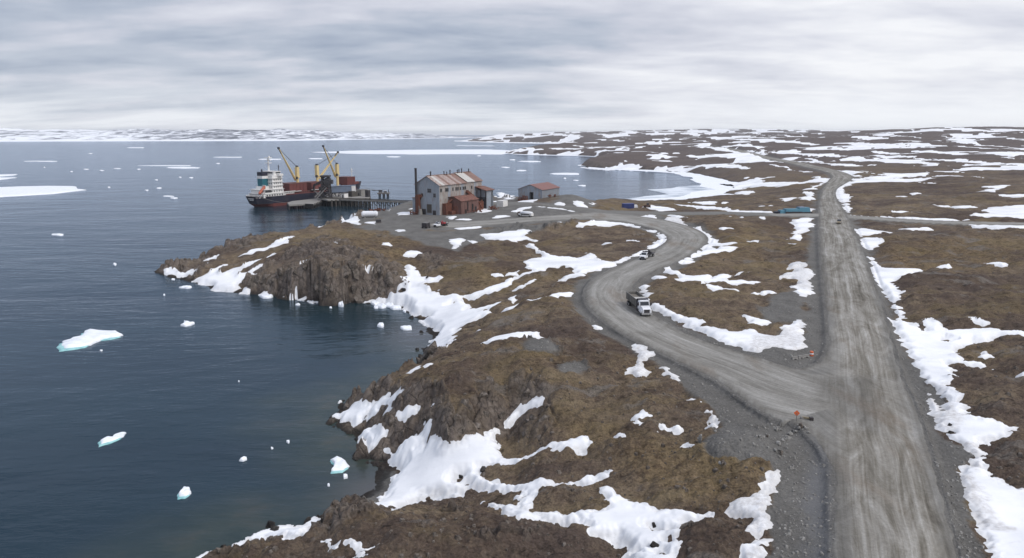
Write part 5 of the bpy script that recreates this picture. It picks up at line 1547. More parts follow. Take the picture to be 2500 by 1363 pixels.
def hatches():
    for (x0, x1, zt) in [(31, 51, 2.6), (54, 74, 2.6), (80, 95, 2.6)]:
        mb = MB(); mb.box(((x0 + x1) / 2, 0, DECK + zt / 2), (x1 - x0, 12.5, zt)); co = mb.build('hatch_coaming', P_oxide_deck, ship)
        mb = MB()
        for x in np.arange(x0 + 1, x1, 2.0):
            mb.box((x, -6.35, DECK + zt / 2), (0.25, 0.25, zt))
        mb.build('coaming_stay', P_oxide, co)
    # folded covers standing up
    for (x0, x1, z0, z1, yh) in [(31.0, 48.5, 2.6, 8.6, 5.8), (52.5, 71.5, 2.6, 8.3, 5.8), (92.0, 101.5, 4.2, 10.4, 5.2)]:
        mb = MB(); mb.box(((x0 + x1) / 2, 0.0, DECK + (z0 + z1) / 2), (x1 - x0, yh * 2, z1 - z0)); hc = mb.build('hatch_cover', P_oxide, ship)
        mb = MB()
        for x in np.linspace(x0 + 0.4, x1 - 0.4, 6):
            mb.box((x, -yh - 0.1, DECK + (z0 + z1) / 2), (0.22, 0.2, z1 - z0 - 0.4))
        mb.box(((x0 + x1) / 2, 0, DECK + z1 + 0.12), (x1 - x0 + 0.3, yh * 2 + 0.3, 0.22))
        mb.build('cover_rib', P_oxide_deck, hc)
    mb = MB(); mb.box((36.5, -6.9, DECK + 2.9), (9.5, 1.2, 0.3)); mb.box((58.5, -6.9, DECK + 2.9), (13.5, 1.2, 0.3)); mb.box((86, -6.9, DECK + 2.4), (9, 1.2, 0.6)); mb.build('white_walkway', P_white, ship)
    # forecastle gear
    mb = MB(); mb.box((104.5, 0, DECK + 5.2), (6, 7, 2.0)); mb.cyl((107, -3, DECK + 5.6), (107, 3, DECK + 5.6), 1.6, n=8); mb.box((101, -5.3, DECK + 5.0), (5, 1.2, 1.4)); mb.build('windlass', P_oxide, ship)
    mb = MB(); mb.bar((103, 0, DECK + 6), (103, 0, DECK + 17.5), 0.7, 0.4, 6); mb.box((103, 0, DECK + 14.5), (0.5, 2.6, 0.4)); mb.box((103, 0, DECK + 16.2), (0.9, 0.9, 0.9)); mb.build('foremast', P_white, ship)


hatches()


def ship_crane(px_base, v_top, tip, along, label_dir):
    """pedestal on the centre line at the given distance from the stern, jib tip seen at a photo pixel"""
    along = min(np.linspace(20, 112, 461), key=lambda t: abs((lambda w: 1250 + F * w.x / (w.y * CP + (CAM_H - 15) * SP) - px_base)(ship_org + SH_D * t)))
    b = Vector((along, 0.0, DECK))
    w = ship_org + SH_D * along
    yd = w.y
    ztop = at_depth(px_base, v_top, yd).z - DECK
    mb = MB(); mb.cyl(b, b + Vector((0, 0, ztop * 0.62)), 2.2, 2.0, 12); mb.box(b + Vector((0, 0, ztop * 0.80)), (2.3, 2.3, ztop * 0.40)); mb.box(b + Vector((0, 0, ztop * 0.62)), (3.0, 3.0, 0.4))
    ped = mb.build('crane_pedestal', P_yellow, ship)
    mb = MB(); mb.box(b + Vector((0, 0, ztop + 0.5)), (1.4, 1.4, 1.2)); mb.build('sheave_head', P_dark, ped)
    mb = MB(); mb.box(b + Vector((-2.0, -1.4, ztop * 0.60)), (1.4, 1.4, 1.9)); mb.build('operator_cab', P_dark, ped)
    # tip: same plane as the ship's length
    best = None
    for t in np.linspace(-45, 45, 181):
        p = ship_org + SH_D * (along + t)
        # pixel column of that point
        a = p.x / p.y
        q = at_depth(tip[0], tip[1], p.y)
        e = abs(q.x - p.x)
        if best is None or e < best[0]:
            best = (e, q)
    tl = shipw(best[1])
    fr = b + Vector((math.copysign(1.6, tl.x - along), 0, ztop * 0.50))
    d = tl - fr
    mb = MB()
    side = Vector((0, 1, 0))
    for s in (-1, 1):
        mb.bar(fr + side * 0.8 * s, tl + side * 0.2 * s, 0.75, 0.4)
    for k in range(1, 9):
        q = fr + d * (k / 9)
        w_ = 1.0 + (0.25 - 1.0) * k / 9
        mb.bar(q + side * w_, q - side * w_, 0.35)
    jib = mb.build('jib', P_yellow, ship)
    mb = MB(); mb.box(tl, (1.3, 1.3, 1.5)); mb.bar(tl - d * 0.16, tl, 0.9, 0.7); mb.build('jib_head', P_dark, jib)
    mb = MB(); mb.bar(b + Vector((0, -0.5, ztop)), tl, 0.13); mb.bar(b + Vector((0, 0.5, ztop)), tl, 0.13); mb.build('luffing_wire', P_dark, ship)


ship_crane(727, 408, (680, 362), 51.6, '')
ship_crane(775, 404, (825, 372), 72.5, '')
ship_crane(824, 401, (789, 357), 94.0, '')
# ------------------------------------------------------------------ pier
def px_poly(pts_, z):
    return [unproj(u, v, z) for u, v in pts_]


def pile_rows(mb, poly, z, step, inset=0.8, d=0.5, z0=-3):
    xs = [p[0] for p in poly]; ys = [p[1] for p in poly]
    P_ = np.array(poly)
    for x in np.arange(min(xs), max(xs), step):
        for y in np.arange(min(ys), max(ys), step * 1.6):
            if poly_sd(np.array([x]), np.array([y]), P_[:, 0], P_[:, 1])[0] > inset:
                mb.cyl((x, y, z0), (x, y, z), d, n=6)
    return mb


def pier():
    zq = 3.6
    poly = px_poly([(701, 495), (714, 491), (783, 483.5), (797, 485), (789, 489), (764, 498.5), (744, 497.5), (706, 500)], zq)
    t = thing('wharf', 'low pale concrete wharf on piles alongside the ship, in front of its hull', 'wharf', (poly[0][0], poly[0][1], 0))
    o = Vector((poly[0][0], poly[0][1], 0)); lp = [(x - o.x, y - o.y) for x, y in poly]
    mb = MB(); mb.prism(lp, zq - 1.1, zq); mb.build('deck', P_conc, t)
    mb = MB(); pile_rows(mb, lp, zq - 1.0, 3.2, 0.5, 0.7)
    n = len(lp)
    for i in range(n):
        a, b = Vector((*lp[i], 0)), Vector((*lp[(i + 1) % n], 0)); m_ = max(1, int((b - a).length / 4))
        for k in range(m_):
            q = a + (b - a) * (k / m_); q = q * 0.97
            mb.cyl((q.x, q.y, -3), (q.x, q.y, zq - 0.9), 0.8, n=6)
    mb.build('piles', P_dark, t)
    mb = MB()
    for k in (5, 4):
        a, b = Vector((*lp[k], 0)), Vector((*lp[(k + 1) % n], 0))
        for j in range(7):
            q = a + (b - a) * (j / 7)
            mb.box((q.x, q.y, 2.0), (0.8, 0.8, 3.2))
    mb.build('fender', P_black, t)
    # inner wharf with the loader
    zq2 = 5.2
    poly = px_poly([(785, 485), (800, 474), (850, 471), (898, 470), (903, 478), (903, 483), (860, 485), (800, 488)], zq2)
    o = Vector((poly[0][0], poly[0][1], 0)); lp = [(x - o.x, y - o.y) for x, y in poly]
    t = thing('inner_wharf', 'cluttered inner wharf under the ship loader, between the trestle and the bow', 'wharf', o)
    mb = MB(); mb.prism(lp, zq2 - 1.0, zq2); mb.build('deck', P_conc, t)
    mb = MB(); pile_rows(mb, lp, zq2 - 0.9, 3.4, 0.5, 0.6)
    mb.build('piles', P_dark, t)
    n = len(lp); mb = MB()
    for i in (3, 4, 5, 6):
        a, b = Vector((*lp[i], 0)), Vector((*lp[(i + 1) % n], 0)); m_ = max(1, int((b - a).length / 3))
        for k in range(m_):
            q = a + (b - a) * (k / m_); mb.box((q.x, q.y, 2.4), (0.9, 0.9, 5.0)); 
    mb.build('fender_post', P_timber, t)
    # sheds, tanks and clutter standing on it
    specs = [((862, 480), (6, 4, 4.0), P_timber, 'shed', 'brown timber shed on the inner wharf, right of the loader'), ((884, 478), (7, 5, 4.6), P_conc, 'shed', 'pale concrete hut near the outer end of the inner wharf'), ((842, 483), (4, 3, 3.2), P_white, 'container', 'small white box container beside the foot of the loader'), ((898, 481), (2.5, 3, 5.0), P_dark, 'bin', 'tall dark steel bin at the end corner of the inner wharf')]
    for (px, sz, mat, cat, lab) in specs:
        x, y = unproj(px[0], px[1], zq2)
        tt = thing(cat if cat != 'bin' else 'steel_bin', lab, cat, (x, y, zq2), math.atan2(SH_D.y, SH_D.x))
        mb = MB(); mb.box((0, 0, sz[2] / 2), sz); mb.build('wall', mat, tt)
        mb = MB(); mb.box((0, 0, sz[2] + 0.15), (sz[0] + 0.4, sz[1] + 0.4, 0.3)); mb.build('roof', P_steel, tt)
        mb = MB(); mb.box((-sz[0] / 2 - 0.04, 0, 1.1), (0.08, 1.2, 2.1)); mb.build('door', P_dark, tt)
    # conveyor gallery
    a = at_depth(808, 463, 552); b = at_depth(868, 460, 556)
    t = thing('conveyor_gallery', 'blue grey sheet clad conveyor gallery with a white end beside the ship', 'conveyor', (a.x, a.y, zq2))
    A0 = Vector((0, 0, a.z - zq2)); B0 = Vector((b.x - a.x, b.y - a.y, b.z - zq2)); d = (B0 - A0)
    M_ = Matrix.Translation(A0 + d / 2) @ Matrix.Rotation(math.atan2(d.y, d.x), 4, 'Z') @ Matrix.Rotation(-math.atan2(d.z, d.xy.length), 4, 'Y')
    Lg = d.length
    mb = MB(); mb.box((-1.5, 0, 0), (Lg - 3, 4.2, 4.4), M=M_); cl = mb.build('cladding', P_gallery, t)
    mb = MB(); mb.profile([(-Lg / 2 - .2, 2.2), (Lg / 2 + .2, 2.2), (Lg / 2 + .2, 2.5), (-Lg / 2 - .2, 2.5)], -2.4, 2.4, M_); mb.build('roof', P_gallery, t)
    mb = MB(); mb.box((Lg / 2 - 1.4, 0, 0), (3.0, 4.4, 4.6), M=M_); mb.build('end_wall', P_white, t)
    mb = MB()
    for k in range(4):
        q = A0 + d * (0.1 + 0.27 * k)
        mb.bar((q.x - 1.5, q.y - 1.5, 0), (q.x, q.y - 1.5, q.z - 2), 0.5); mb.bar((q.x + 1.5, q.y + 1.5, 0), (q.x, q.y + 1.5, q.z - 2), 0.5); mb.bar((q.x - 1.5, q.y - 1.5, 0), (q.x + 1.5, q.y + 1.5, q.z * 0.5), 0.3)
    mb.build('trestle_leg', P_dark, t)
    # lattice loader tower and boom
    x, y = unproj(797, 484, zq2)
    t = thing('ship_loader', 'dark steel lattice ship loader tower reaching over the ship hatches', 'ship loader', (x, y, zq2))
    mb = MB()
    w = 3.2; H = 15.5
    for sx_ in (-1, 1):
        for sy_ in (-1, 1):
            mb.bar((sx_ * w, sy_ * w, 0), (sx_ * w * 0.7, sy_ * w * 0.7, H), 0.8)
    for k in range(5):
        z0, z1 = k * H / 5, (k + 1) * H / 5
        a_ = w * (1 - 0.3 * k / 5)
        for q in (0, 1, 2, 3):
            c = [(-a_, -a_), (a_, -a_), (a_, a_), (-a_, a_)]
            p0, p1 = c[q], c[(q + 1) % 4]
            mb.bar((*p0, z0), (*p1, z1), 0.4); mb.bar((*p0, z1), (*p1, z1), 0.5); mb.bar((*p1, z0), (*p0, z1), 0.4)
    mb.build('tower', P_dark, t)
    mb = MB(); mb.box((0, 0, H + 0.6), (6.5, 6.5, 1.2)); mb.box((2.5, -1, H - 3.5), (6.0, 4.0, 3.0)); mb.box((-3, 1, H * 0.45), (4, 4, 2.2)); mb.build('machinery_house', P_dark, t)
    tgt = at_depth(766, 453, 566) - Vector((x, y, zq2)); tg2 = at_depth(807, 437, 560) - Vector((x, y, zq2))
    mb = MB(); mb.bar((0, 0, H * 0.85), tgt, 1.6, 1.2); mb.bar((0, 0, H * 0.85), tg2, 1.3, 1.0); mb.bar(tgt, tgt - Vector((0, 0, 4)), 1.1); mb.build('boom', P_dark, t)
    ga = Vector((a.x - x, a.y - y, a.z - zq2))
    mb = MB(); mb.bar((0, 0, H * 0.7), ga, 1.8, 2.2); mb.bar((3, -3, 0), (ga.x, ga.y - 2, 4), 0.6); mb.build('transfer_chute', P_steel, t)
    mb = MB(); q = at_depth(790, 470, 520) - Vector((x, y, zq2)); mb.bar((0, 0, H * .6), (-7, -6, 1), 0.7); mb.bar((1.5, -2, H * .55), (-5, -8, 0.5), 0.5); mb.build('stair', P_steel, t)
    # gangway from wharf to ship
    a1 = Vector((*unproj(786, 482, 4), 4)); b1 = a1 + SH_P * 9 + Vector((0, 0, 5))
    t = thing('gangway', 'narrow steel gangway rising from the wharf to the ship side', 'gangway', a1)
    mb = MB(); mb.bar((0, 0, 0), b1 - a1, 0.7); mb.bar((0, 0, 1), b1 - a1 + Vector((0, 0, 1)), 0.15); mb.build('walkway', P_steel, t)
    # approach trestle
    z = 5.0
    x0, y0 = unproj(1004, 493, z); x1, y1 = unproj(786, 484.5, z)
    A0 = Vector((x0, y0, 0)); B0 = Vector((x1, y1, 0)); d = B0 - A0; Ln = d.length
    t = thing('pier_trestle', 'long timber pile trestle carrying the roadway from the shore to the wharf', 'pier', A0, math.atan2(d.y, d.x))
    mb = MB(); mb.box((Ln / 2, 0, z - 0.35), (Ln + 4, 6.2, 0.7)); mb.build('roadway', P_conc, t)
    mb = MB(); mb.box((Ln / 2, 3.2, z + 0.45), (Ln, 0.35, 0.5)); mb.box((Ln / 2, -3.2, z + 0.45), (Ln, 0.35, 0.5)); mb.build('curb', P_timber, t)
    for k in range(int(Ln / 3.6) + 1):
        xx = 1 + k * 3.6
        mb = MB()
        for yy_ in (-2.6, 0, 2.6):
            mb.cyl((xx, yy_ * 1.15, -3), (xx, yy_, z - 0.7), 0.55, n=6)
        mb.box((xx, 0, z - 0.95), (0.6, 6.6, 0.5)); mb.bar((xx, -2.8, 0.6), (xx, 2.6, z - 1.1), 0.25)
        mb.build('pile_bent', P_timber, t)
    # mooring dolphin standing alone
    x, y = unproj(937, 480, 0)
    t = thing('mooring_dolphin', 'small square mooring dolphin with dark cabin standing alone in the water right of the bow', 'mooring dolphin', (x, y, 0))
    mb = MB()
    for a_ in (-3.4, 0, 3.4):
        for b_ in (-3, 3):
            mb = MB(); mb.cyl((a_, b_, -3), (a_, b_, 2.2), 1.0, n=8); mb.build('pile', P_dark, t)
    mb = MB(); mb.box((0, 0, 2.7), (9.5, 8, 1.0)); mb.build('platform', P_steel, t)
    mb = MB(); mb.box((-2.6, 0, 4.2), (2.6, 3.5, 2.4)); mb.box((1.6, -1, 3.8), (2.5, 2, 1.4)); mb.bar((4.2, 0, 3), (4.2, 0, 6.0), 0.5); mb.bar((-10, 1, 5.0), (-1, 0, 5.0), 0.5); mb.bar((0.4, 0, 3.0), (0.4, 0, 5.8), 0.3); mb.build('equipment', P_dark, t)
    mb = MB(); mb.box((1.2, -1, 5.0), (2.6, 0.3, 0.3)); mb.box((0, -4, 3.9), (8.5, 0.12, 0.15)); mb.build('rail', P_white, t)
    # mooring lines
    stern = ship_org + SH_D * 4 - SH_P * 6.5 + Vector((0, 0, DECK + 0.5))
    for (a_, b_, lab) in [(stern, Vector((*unproj(705, 497, 3.6), 3.9)), 'slack mooring rope from the ship stern down to the low wharf'), (ship_org + SH_D * 105 - SH_P * 3 + Vector((0, 0, DECK + 4)), Vector((x - 3, y, 4.5)), 'long mooring rope from the bow to the lone dolphin')]:
        mb = MB(); prev = Vector((0, 0, 0)); d = b_ - a_
        for k in range(1, 13):
            q = d * (k / 12) - Vector((0, 0, math.sin(k / 12 * math.pi) * d.length * 0.03)); mb.bar(prev, q, 0.2); prev = q
        o_ = mb.build('mooring_line', P_rope); o_.location = a_; tag(o_, lab, 'rope')


pier()

# ------------------------------------------------------------------ the old mill
E1 = Vector((0.53, 0.848, 0)); AZ1 = math.atan2(E1.y, E1.x)
MZ = 8.7


def mill():
    org = Vector((-38.7, 390, MZ))
    t = thing('mill_building', 'tall abandoned sheet metal mill with a patched pinkish roof and a thin stack', 'building', org, AZ1)
    # local: x along the ridge, +y to the left (towards the stack), z up
    Wd, Ln, He, Hr = 16.2, 40.0, 16.3, 20.8
    fr = MB()    # gable wall towards the viewer, built as vertical sheets
    def gz(y):
        return He + (Hr - He) * (1 - abs(y - Wd / 2) / (Wd / 2))
    n = 9
    for k in range(n):
        y0, y1 = k * Wd / n, (k + 1) * Wd / n
        pr = 0.015 * (k % 2)
        mb = MB()
        pts_ = [(0.0, y0), (0.0, y1)]
        vs_ = [(-pr, y0, 0), (-pr, y1, 0), (-pr, y1, gz(y1)), (-pr, y0, gz(y0)), (0.3, y0, 0), (0.3, y1, 0), (0.3, y1, gz(y1)), (0.3, y0, gz(y0))]
        mb.add(vs_, [(0, 1, 2, 3), (7, 6, 5, 4), (0, 4, 5, 1), (1, 5, 6, 2), (2, 6, 7, 3), (3, 7, 4, 0)])
        mb.build('wall_panel', S_wall, t)
    # long wall to the right, sheets of differing age
    ns = 16
    for k in range(ns):
        x0, x1 = 0.3 + k * (Ln - 0.6) / ns, 0.3 + (k + 1) * (Ln - 0.6) / ns
        mb = MB(); mb.box(((x0 + x1) / 2, 0.15 + 0.02 * (k % 3), He / 2), (x1 - x0, 0.3, He))
        mb.build('wall_panel', S_wall2 if k % 5 != 3 else S_wall, t)
    mb = MB(); mb.box((Ln / 2, Wd - 0.15, He / 2), (Ln - 0.6, 0.3, He)); mb.build('wall', S_wall, t)
    mb = MB(); vs_ = [(Ln, 0, 0), (Ln, Wd, 0), (Ln, Wd, He), (Ln, Wd / 2, Hr), (Ln, 0, He)]; mb.add(vs_ + [(x - 0.3, y, z) for x, y, z in vs_], [(0, 1, 2, 3, 4), (9, 8, 7, 6, 5), (0, 5, 6, 1), (1, 6, 7, 2), (2, 7, 8, 3), (3, 8, 9, 4), (4, 9, 5, 0)]); mb.build('wall', S_wall2, t)
    # roof sheets
    mats = [S_roofp, S_roofw, S_roofp, S_roofb, S_roofp, S_roofp, S_roofb, S_roofp, S_roofb, S_roofb, S_roofw, S_roofw, S_roofw, S_roofb, S_roofb, S_roofb]
    nr = len(mats)
    for sgn, mm in ((0, mats), (1, [S_roofb] * nr)):
        for k in range(nr):
            x0 = -0.6 + k * (Ln + 1.2) / nr; x1 = -0.6 + (k + 1) * (Ln + 1.2) / nr
            ye = -0.6 if sgn == 0 else Wd + 0.6
            ze = He - 0.33
            step = 0.45 if x0 > Ln * 0.62 else 0.0
            dz = 0.06 * ((k * 7) % 3) + step
            mb = MB()
            vs_ = [(x0, ye, ze + dz), (x1, ye, ze + dz), (x1, Wd / 2, Hr + dz), (x0, Wd / 2, Hr + dz)]
            mb.add(vs_ + [(x, y, z + 0.22) for x, y, z in vs_], [(3, 2, 1, 0), (4, 5, 6, 7), (0, 1, 5, 4), (1, 2, 6, 5), (2, 3, 7, 6), (3, 0, 4, 7)])
            mb.build('roof_panel', mm[k], t)
    mb = MB(); mb.box((Ln * 0.31, Wd / 2, Hr + 0.35), (Ln * 0.62, 0.7, 0.25)); mb.box((Ln * 0.81, Wd / 2, Hr + 0.85), (Ln * 0.40, 0.7, 0.25)); mb.build('ridge_cap', S_roofb, t)
    for (x, h, w) in [(2.6, 1.9, 1.1), (14.5, 1.6, .8), (17.0, 1.2, 0.7), (20.0, 2.0, .9), (27.0, 1.8, .8), (28.5, 2.0, .8), (31.0, 2.4, .9), (38.0, 2.0, .9)]:
        mb = MB(); mb.cyl((x, Wd / 2 - 0.5, Hr), (x, Wd / 2 - 0.5, Hr + h), w * 0.65, n=8); mb.cyl((x, Wd / 2 - 0.5, Hr + h), (x, Wd / 2 - 0.5, Hr + h + 0.6), w, w * 0.7, n=8); mb.build('roof_vent', P_dark, t)
    # openings on the gable
    def win(name, y, z, w, h, mat=P_glass, x=-0.06):
        mb = MB(); mb.box((x, y, z), (0.10, w, h)); o = mb.build(name, mat, t)
        mb = MB()
        for s in (-1, 1):
            mb.box((x - 0.04, y + s * (w / 2 + 0.1), z), (0.12, 0.2, h + 0.4)); mb.box((x - 0.04, y, z + s * (h / 2 + 0.1)), (0.12, w, 0.2))
        if name == 'window':
            mb.box((x - 0.05, y, z), (0.05, 0.12, h)); mb.box((x - 0.055, y, z), (0.05, w, 0.12))
        mb.build('frame', P_steel, o)
    win('window', 6.6, 13.2, 2.2, 1.8); win('window', 3.1, 10.8, 1.3, 1.8); win('window', 11.6, 10.7, 1.2, 1.5)
    win('doorway', 10.6, 1.7, 2.6, 2.8, P_dark); win('doorway', 3.4, 1.4, 2.0, 2.4, P_dark); win('wooden_door', 6.8, 3.6, 3.0, 4.4, P_timber); win('opening', 13.0, 9.0, 1.2, 1.6, P_dark)
    # upper windows of the long wall
    for (x, w, h) in [(1.6, 1.6, 1.5), (6.8, 2.8, 1.6), (12.2, 1.0, 1.5), (15.2, 1.2, 1.5), (16.9, 1.2, 1.5), (19.2, 1.0, 1.4), (22.0, 1.4, 1.5), (23.8, 1.4, 1.5), (30.0, 1.0, 1.4)]:
        mb = MB(); mb.box((x, -0.06, 13.5), (w, 0.10, h)); o = mb.build('window', P_glass, t)
        mb = MB(); mb.box((x, -0.12, 13.5), (0.12, 0.08, h)); mb.box((x, -0.1, 13.5 + h / 2 + 0.1), (w + 0.4, 0.14, 0.2)); mb.box((x, -0.1, 13.5 - h / 2 - 0.1), (w + 0.4, 0.14, 0.2)); mb.build('frame', P_steel, o)
    # lean-to and stack at the left corner
    mb = MB(); mb.profile([(0.2, 0), (26, 0), (26, 8.8), (0.2, 8.8)], Wd, Wd + 2.4); mb.build('side_lean_to', S_wall, t)
    mb = MB(); mb.profile([(-0.1, 8.8), (26.3, 8.8), (26.3, 9.0), (-0.1, 9.0)], Wd, Wd + 2.7); mb.build('lean_to_roof', S_roofb, t)
    mb = MB(); mb.box((-1.4, 13.4, 5.4), (1.6, 2.2, 10.8)); mb.box((-0.8, 12.6, 10.2), (1.2, 2.4, 1.6)); mb.bar((-1.2, 15.2, 0), (-1.2, 14.5, 6), 0.35); mb.build('flue_casing', P_rustm, t)
    # rusty shed against the long wall
    ax0, ax1, dp = 8.2, 24.5, 8.2
    ze, zw = 7.8, 9.4
    sh = MB(); sh.box((ax0 + 0.12, -dp / 2, 3.7), (0.24, dp, 7.4)); sh.add([(ax0, -dp, 7.4), (ax0, 0, 7.4), (ax0, 0, zw - .1), (ax0, -dp * 0.45, zw + .3), (ax0, -dp, ze - .2), (ax0 + .24, -dp, 7.4), (ax0 + .24, 0, 7.4), (ax0 + .24, 0, zw - .1), (ax0 + .24, -dp * 0.45, zw + .3), (ax0 + .24, -dp, ze - .2)], [(4, 3, 2, 1, 0), (5, 6, 7, 8, 9), (0, 5, 9, 4), (4, 9, 8, 3), (3, 8, 7, 2)])
    sh = sh.build('shed_front_wall', S_rustwall, t)
    mb = MB()
    for k, x in enumerate(np.linspace(ax0 + 0.3, ax1 - 1.2, 10)):
        mb.box((x + 0.8, -dp + 0.1 + 0.03 * (k % 2), ze / 2 - 0.1), (1.55, 0.22, ze - 0.2 - (0.0 if k % 3 else 0.6)))
    mb.build('shed_side_wall', S_rustwall, t)
    for k in range(6):
        x0 = ax0 - 0.5 + k * (ax1 - ax0 + 0.9) / 6; x1 = x0 + (ax1 - ax0 + 0.9) / 6
        mb = MB(); dz = 0.05 * (k % 2)
        for (ya, za, yb, zb) in ((-dp - 0.5, ze - 0.35, -dp * 0.45, zw + 0.35), (-dp * 0.45, zw + 0.35, 0, zw)):
            vs_ = [(x0, ya, za + dz), (x1, ya, za + dz), (x1, yb, zb + dz), (x0, yb, zb + dz)]
            mb.add(vs_ + [(x, y, z + 0.2) for x, y, z in vs_], [(3, 2, 1, 0), (4, 5, 6, 7), (0, 1, 5, 4), (1, 2, 6, 5), (2, 3, 7, 6), (3, 0, 4, 7)])
        mb.build('shed_roof_panel', S_rust, t)
    mb = MB(); mb.box((ax0 - 0.06, -4.6, 2.6), (0.14, 3.0, 4.6)); mb.build('shed_door', S_rust, t)
    mb = MB(); mb.box((14.5, -dp - 0.06, 4.4), (0.9, 0.1, 5.0)); mb.box((19.0, -dp - 0.06, 3.4), (1.4, 0.1, 4.0)); mb.box((22.0, -dp - 0.06, 2.2), (1.6, 0.1, 3.0)); mb.box((12.6, -dp - 0.06, 1.6), (1.2, 0.1, 2.6)); mb.build('shed_opening', P_black, t)
    # rusty plant between the shed and the gable
    mb = MB(); mb.box((5.0, -1.4, 3.2), (5.4, 2.4, 6.4)); mb.bar((2.4, -2.4, 0), (5.0, -2.4, 8.5), 0.4); mb.bar((3.4, -2.6, 6.5), (8.0, -2.6, 8.4), 0.5); mb.box((6.0, -3.6, 1.2), (3.5, 3.0, 2.4)); mb.build('old_plant', P_rustm, t)
    # diagonal chute to the far tower
    mb = MB(); mb.bar((24.0, -0.9, 11.6), (32.5, -1.6, 6.2), 1.5); mb.box((28.5, -3.2, 2.8), (9.5, 5.6, 5.6)); mb.bar((25, -6, 0), (31, -6.4, 6.6), 0.5); mb.bar((33, -6, 0), (27, -6.3, 6.6), 0.5); mb.box((27, -6.6, 1.0), (6, 2.4, 2.0)); mb.build('rusty_chute', P_rustm, t)
    # tower annex
    tx0, tx1, td = 34.0, 41.5, 7.0
    mb = MB(); mb.box((tx1 - 1.2, -td / 2, 5.7), (2.4, td, 11.4)); mb.box(((tx0 + tx1) / 2, -td + 0.15, 5.7), (tx1 - tx0, 0.3, 11.4)); mb.build('annex_wall', S_wall, t)
    mb = MB(); mb.box((tx0, -td, 6), (0.5, 0.5, 12)); mb.box((tx0, -td / 2, 6), (0.4, 0.4, 12.4)); mb.box((tx0, -td / 2, 7.5), (0.4, td, 0.4)); mb.build('annex_post', P_dark, t)
    mb = MB(); mb.box((tx0 + 1.2, -td / 2, 9.6), (0.2, td - 0.6, 4.0)); mb.build('annex_screen', S_wall, t)
    mb = MB(); mb.add([(tx0 - 1, -td - 0.8, 11.5), (tx1 + 0.5, -td - 0.8, 11.5), (tx1 + 0.5, 0, 13.4), (tx0 - 1, 0, 13.4), (tx0 - 1, -td - 0.8, 11.8), (tx1 + 0.5, -td - 0.8, 11.8), (tx1 + 0.5, 0, 13.7), (tx0 - 1, 0, 13.7)], [(3, 2, 1, 0), (4, 5, 6, 7), (0, 1, 5, 4), (1, 2, 6, 5), (2, 3, 7, 6), (3, 0, 4, 7)]); mb.build('annex_roof', S_rust, t)
    # low white block behind
    mb = MB(); mb.box((47, -9.5, 2.6), (5, 4.5, 5.2)); mb.build('rear_block', P_white, t)
    # tall stack: part of the mill plant
    mb = MB(); mb.cyl((-1.3, 14.6, 0), (-1.3, 14.6, 10), 1.8, 1.5, 14); mb.cyl((-1.3, 14.6, 10), (-1.3, 14.6, 24.6), 1.35, 1.25, 14); mb.cyl((-1.3, 14.6, 24.6), (-1.3, 14.6, 25.0), 1.6, 1.6, 14); mb.build('chimney', P_rustm if False else P_dark, t, False)
    mb = MB(); mb.bar((-2.2, 12.0, 0), (-2.2, 12.2, 5), 0.3); mb.cyl((-1.8, 11.6, 0.1), (-1.8, 11.6, 3.2), 2.4, 1.7, 10); mb.build('hopper', P_conc, t)


mill()


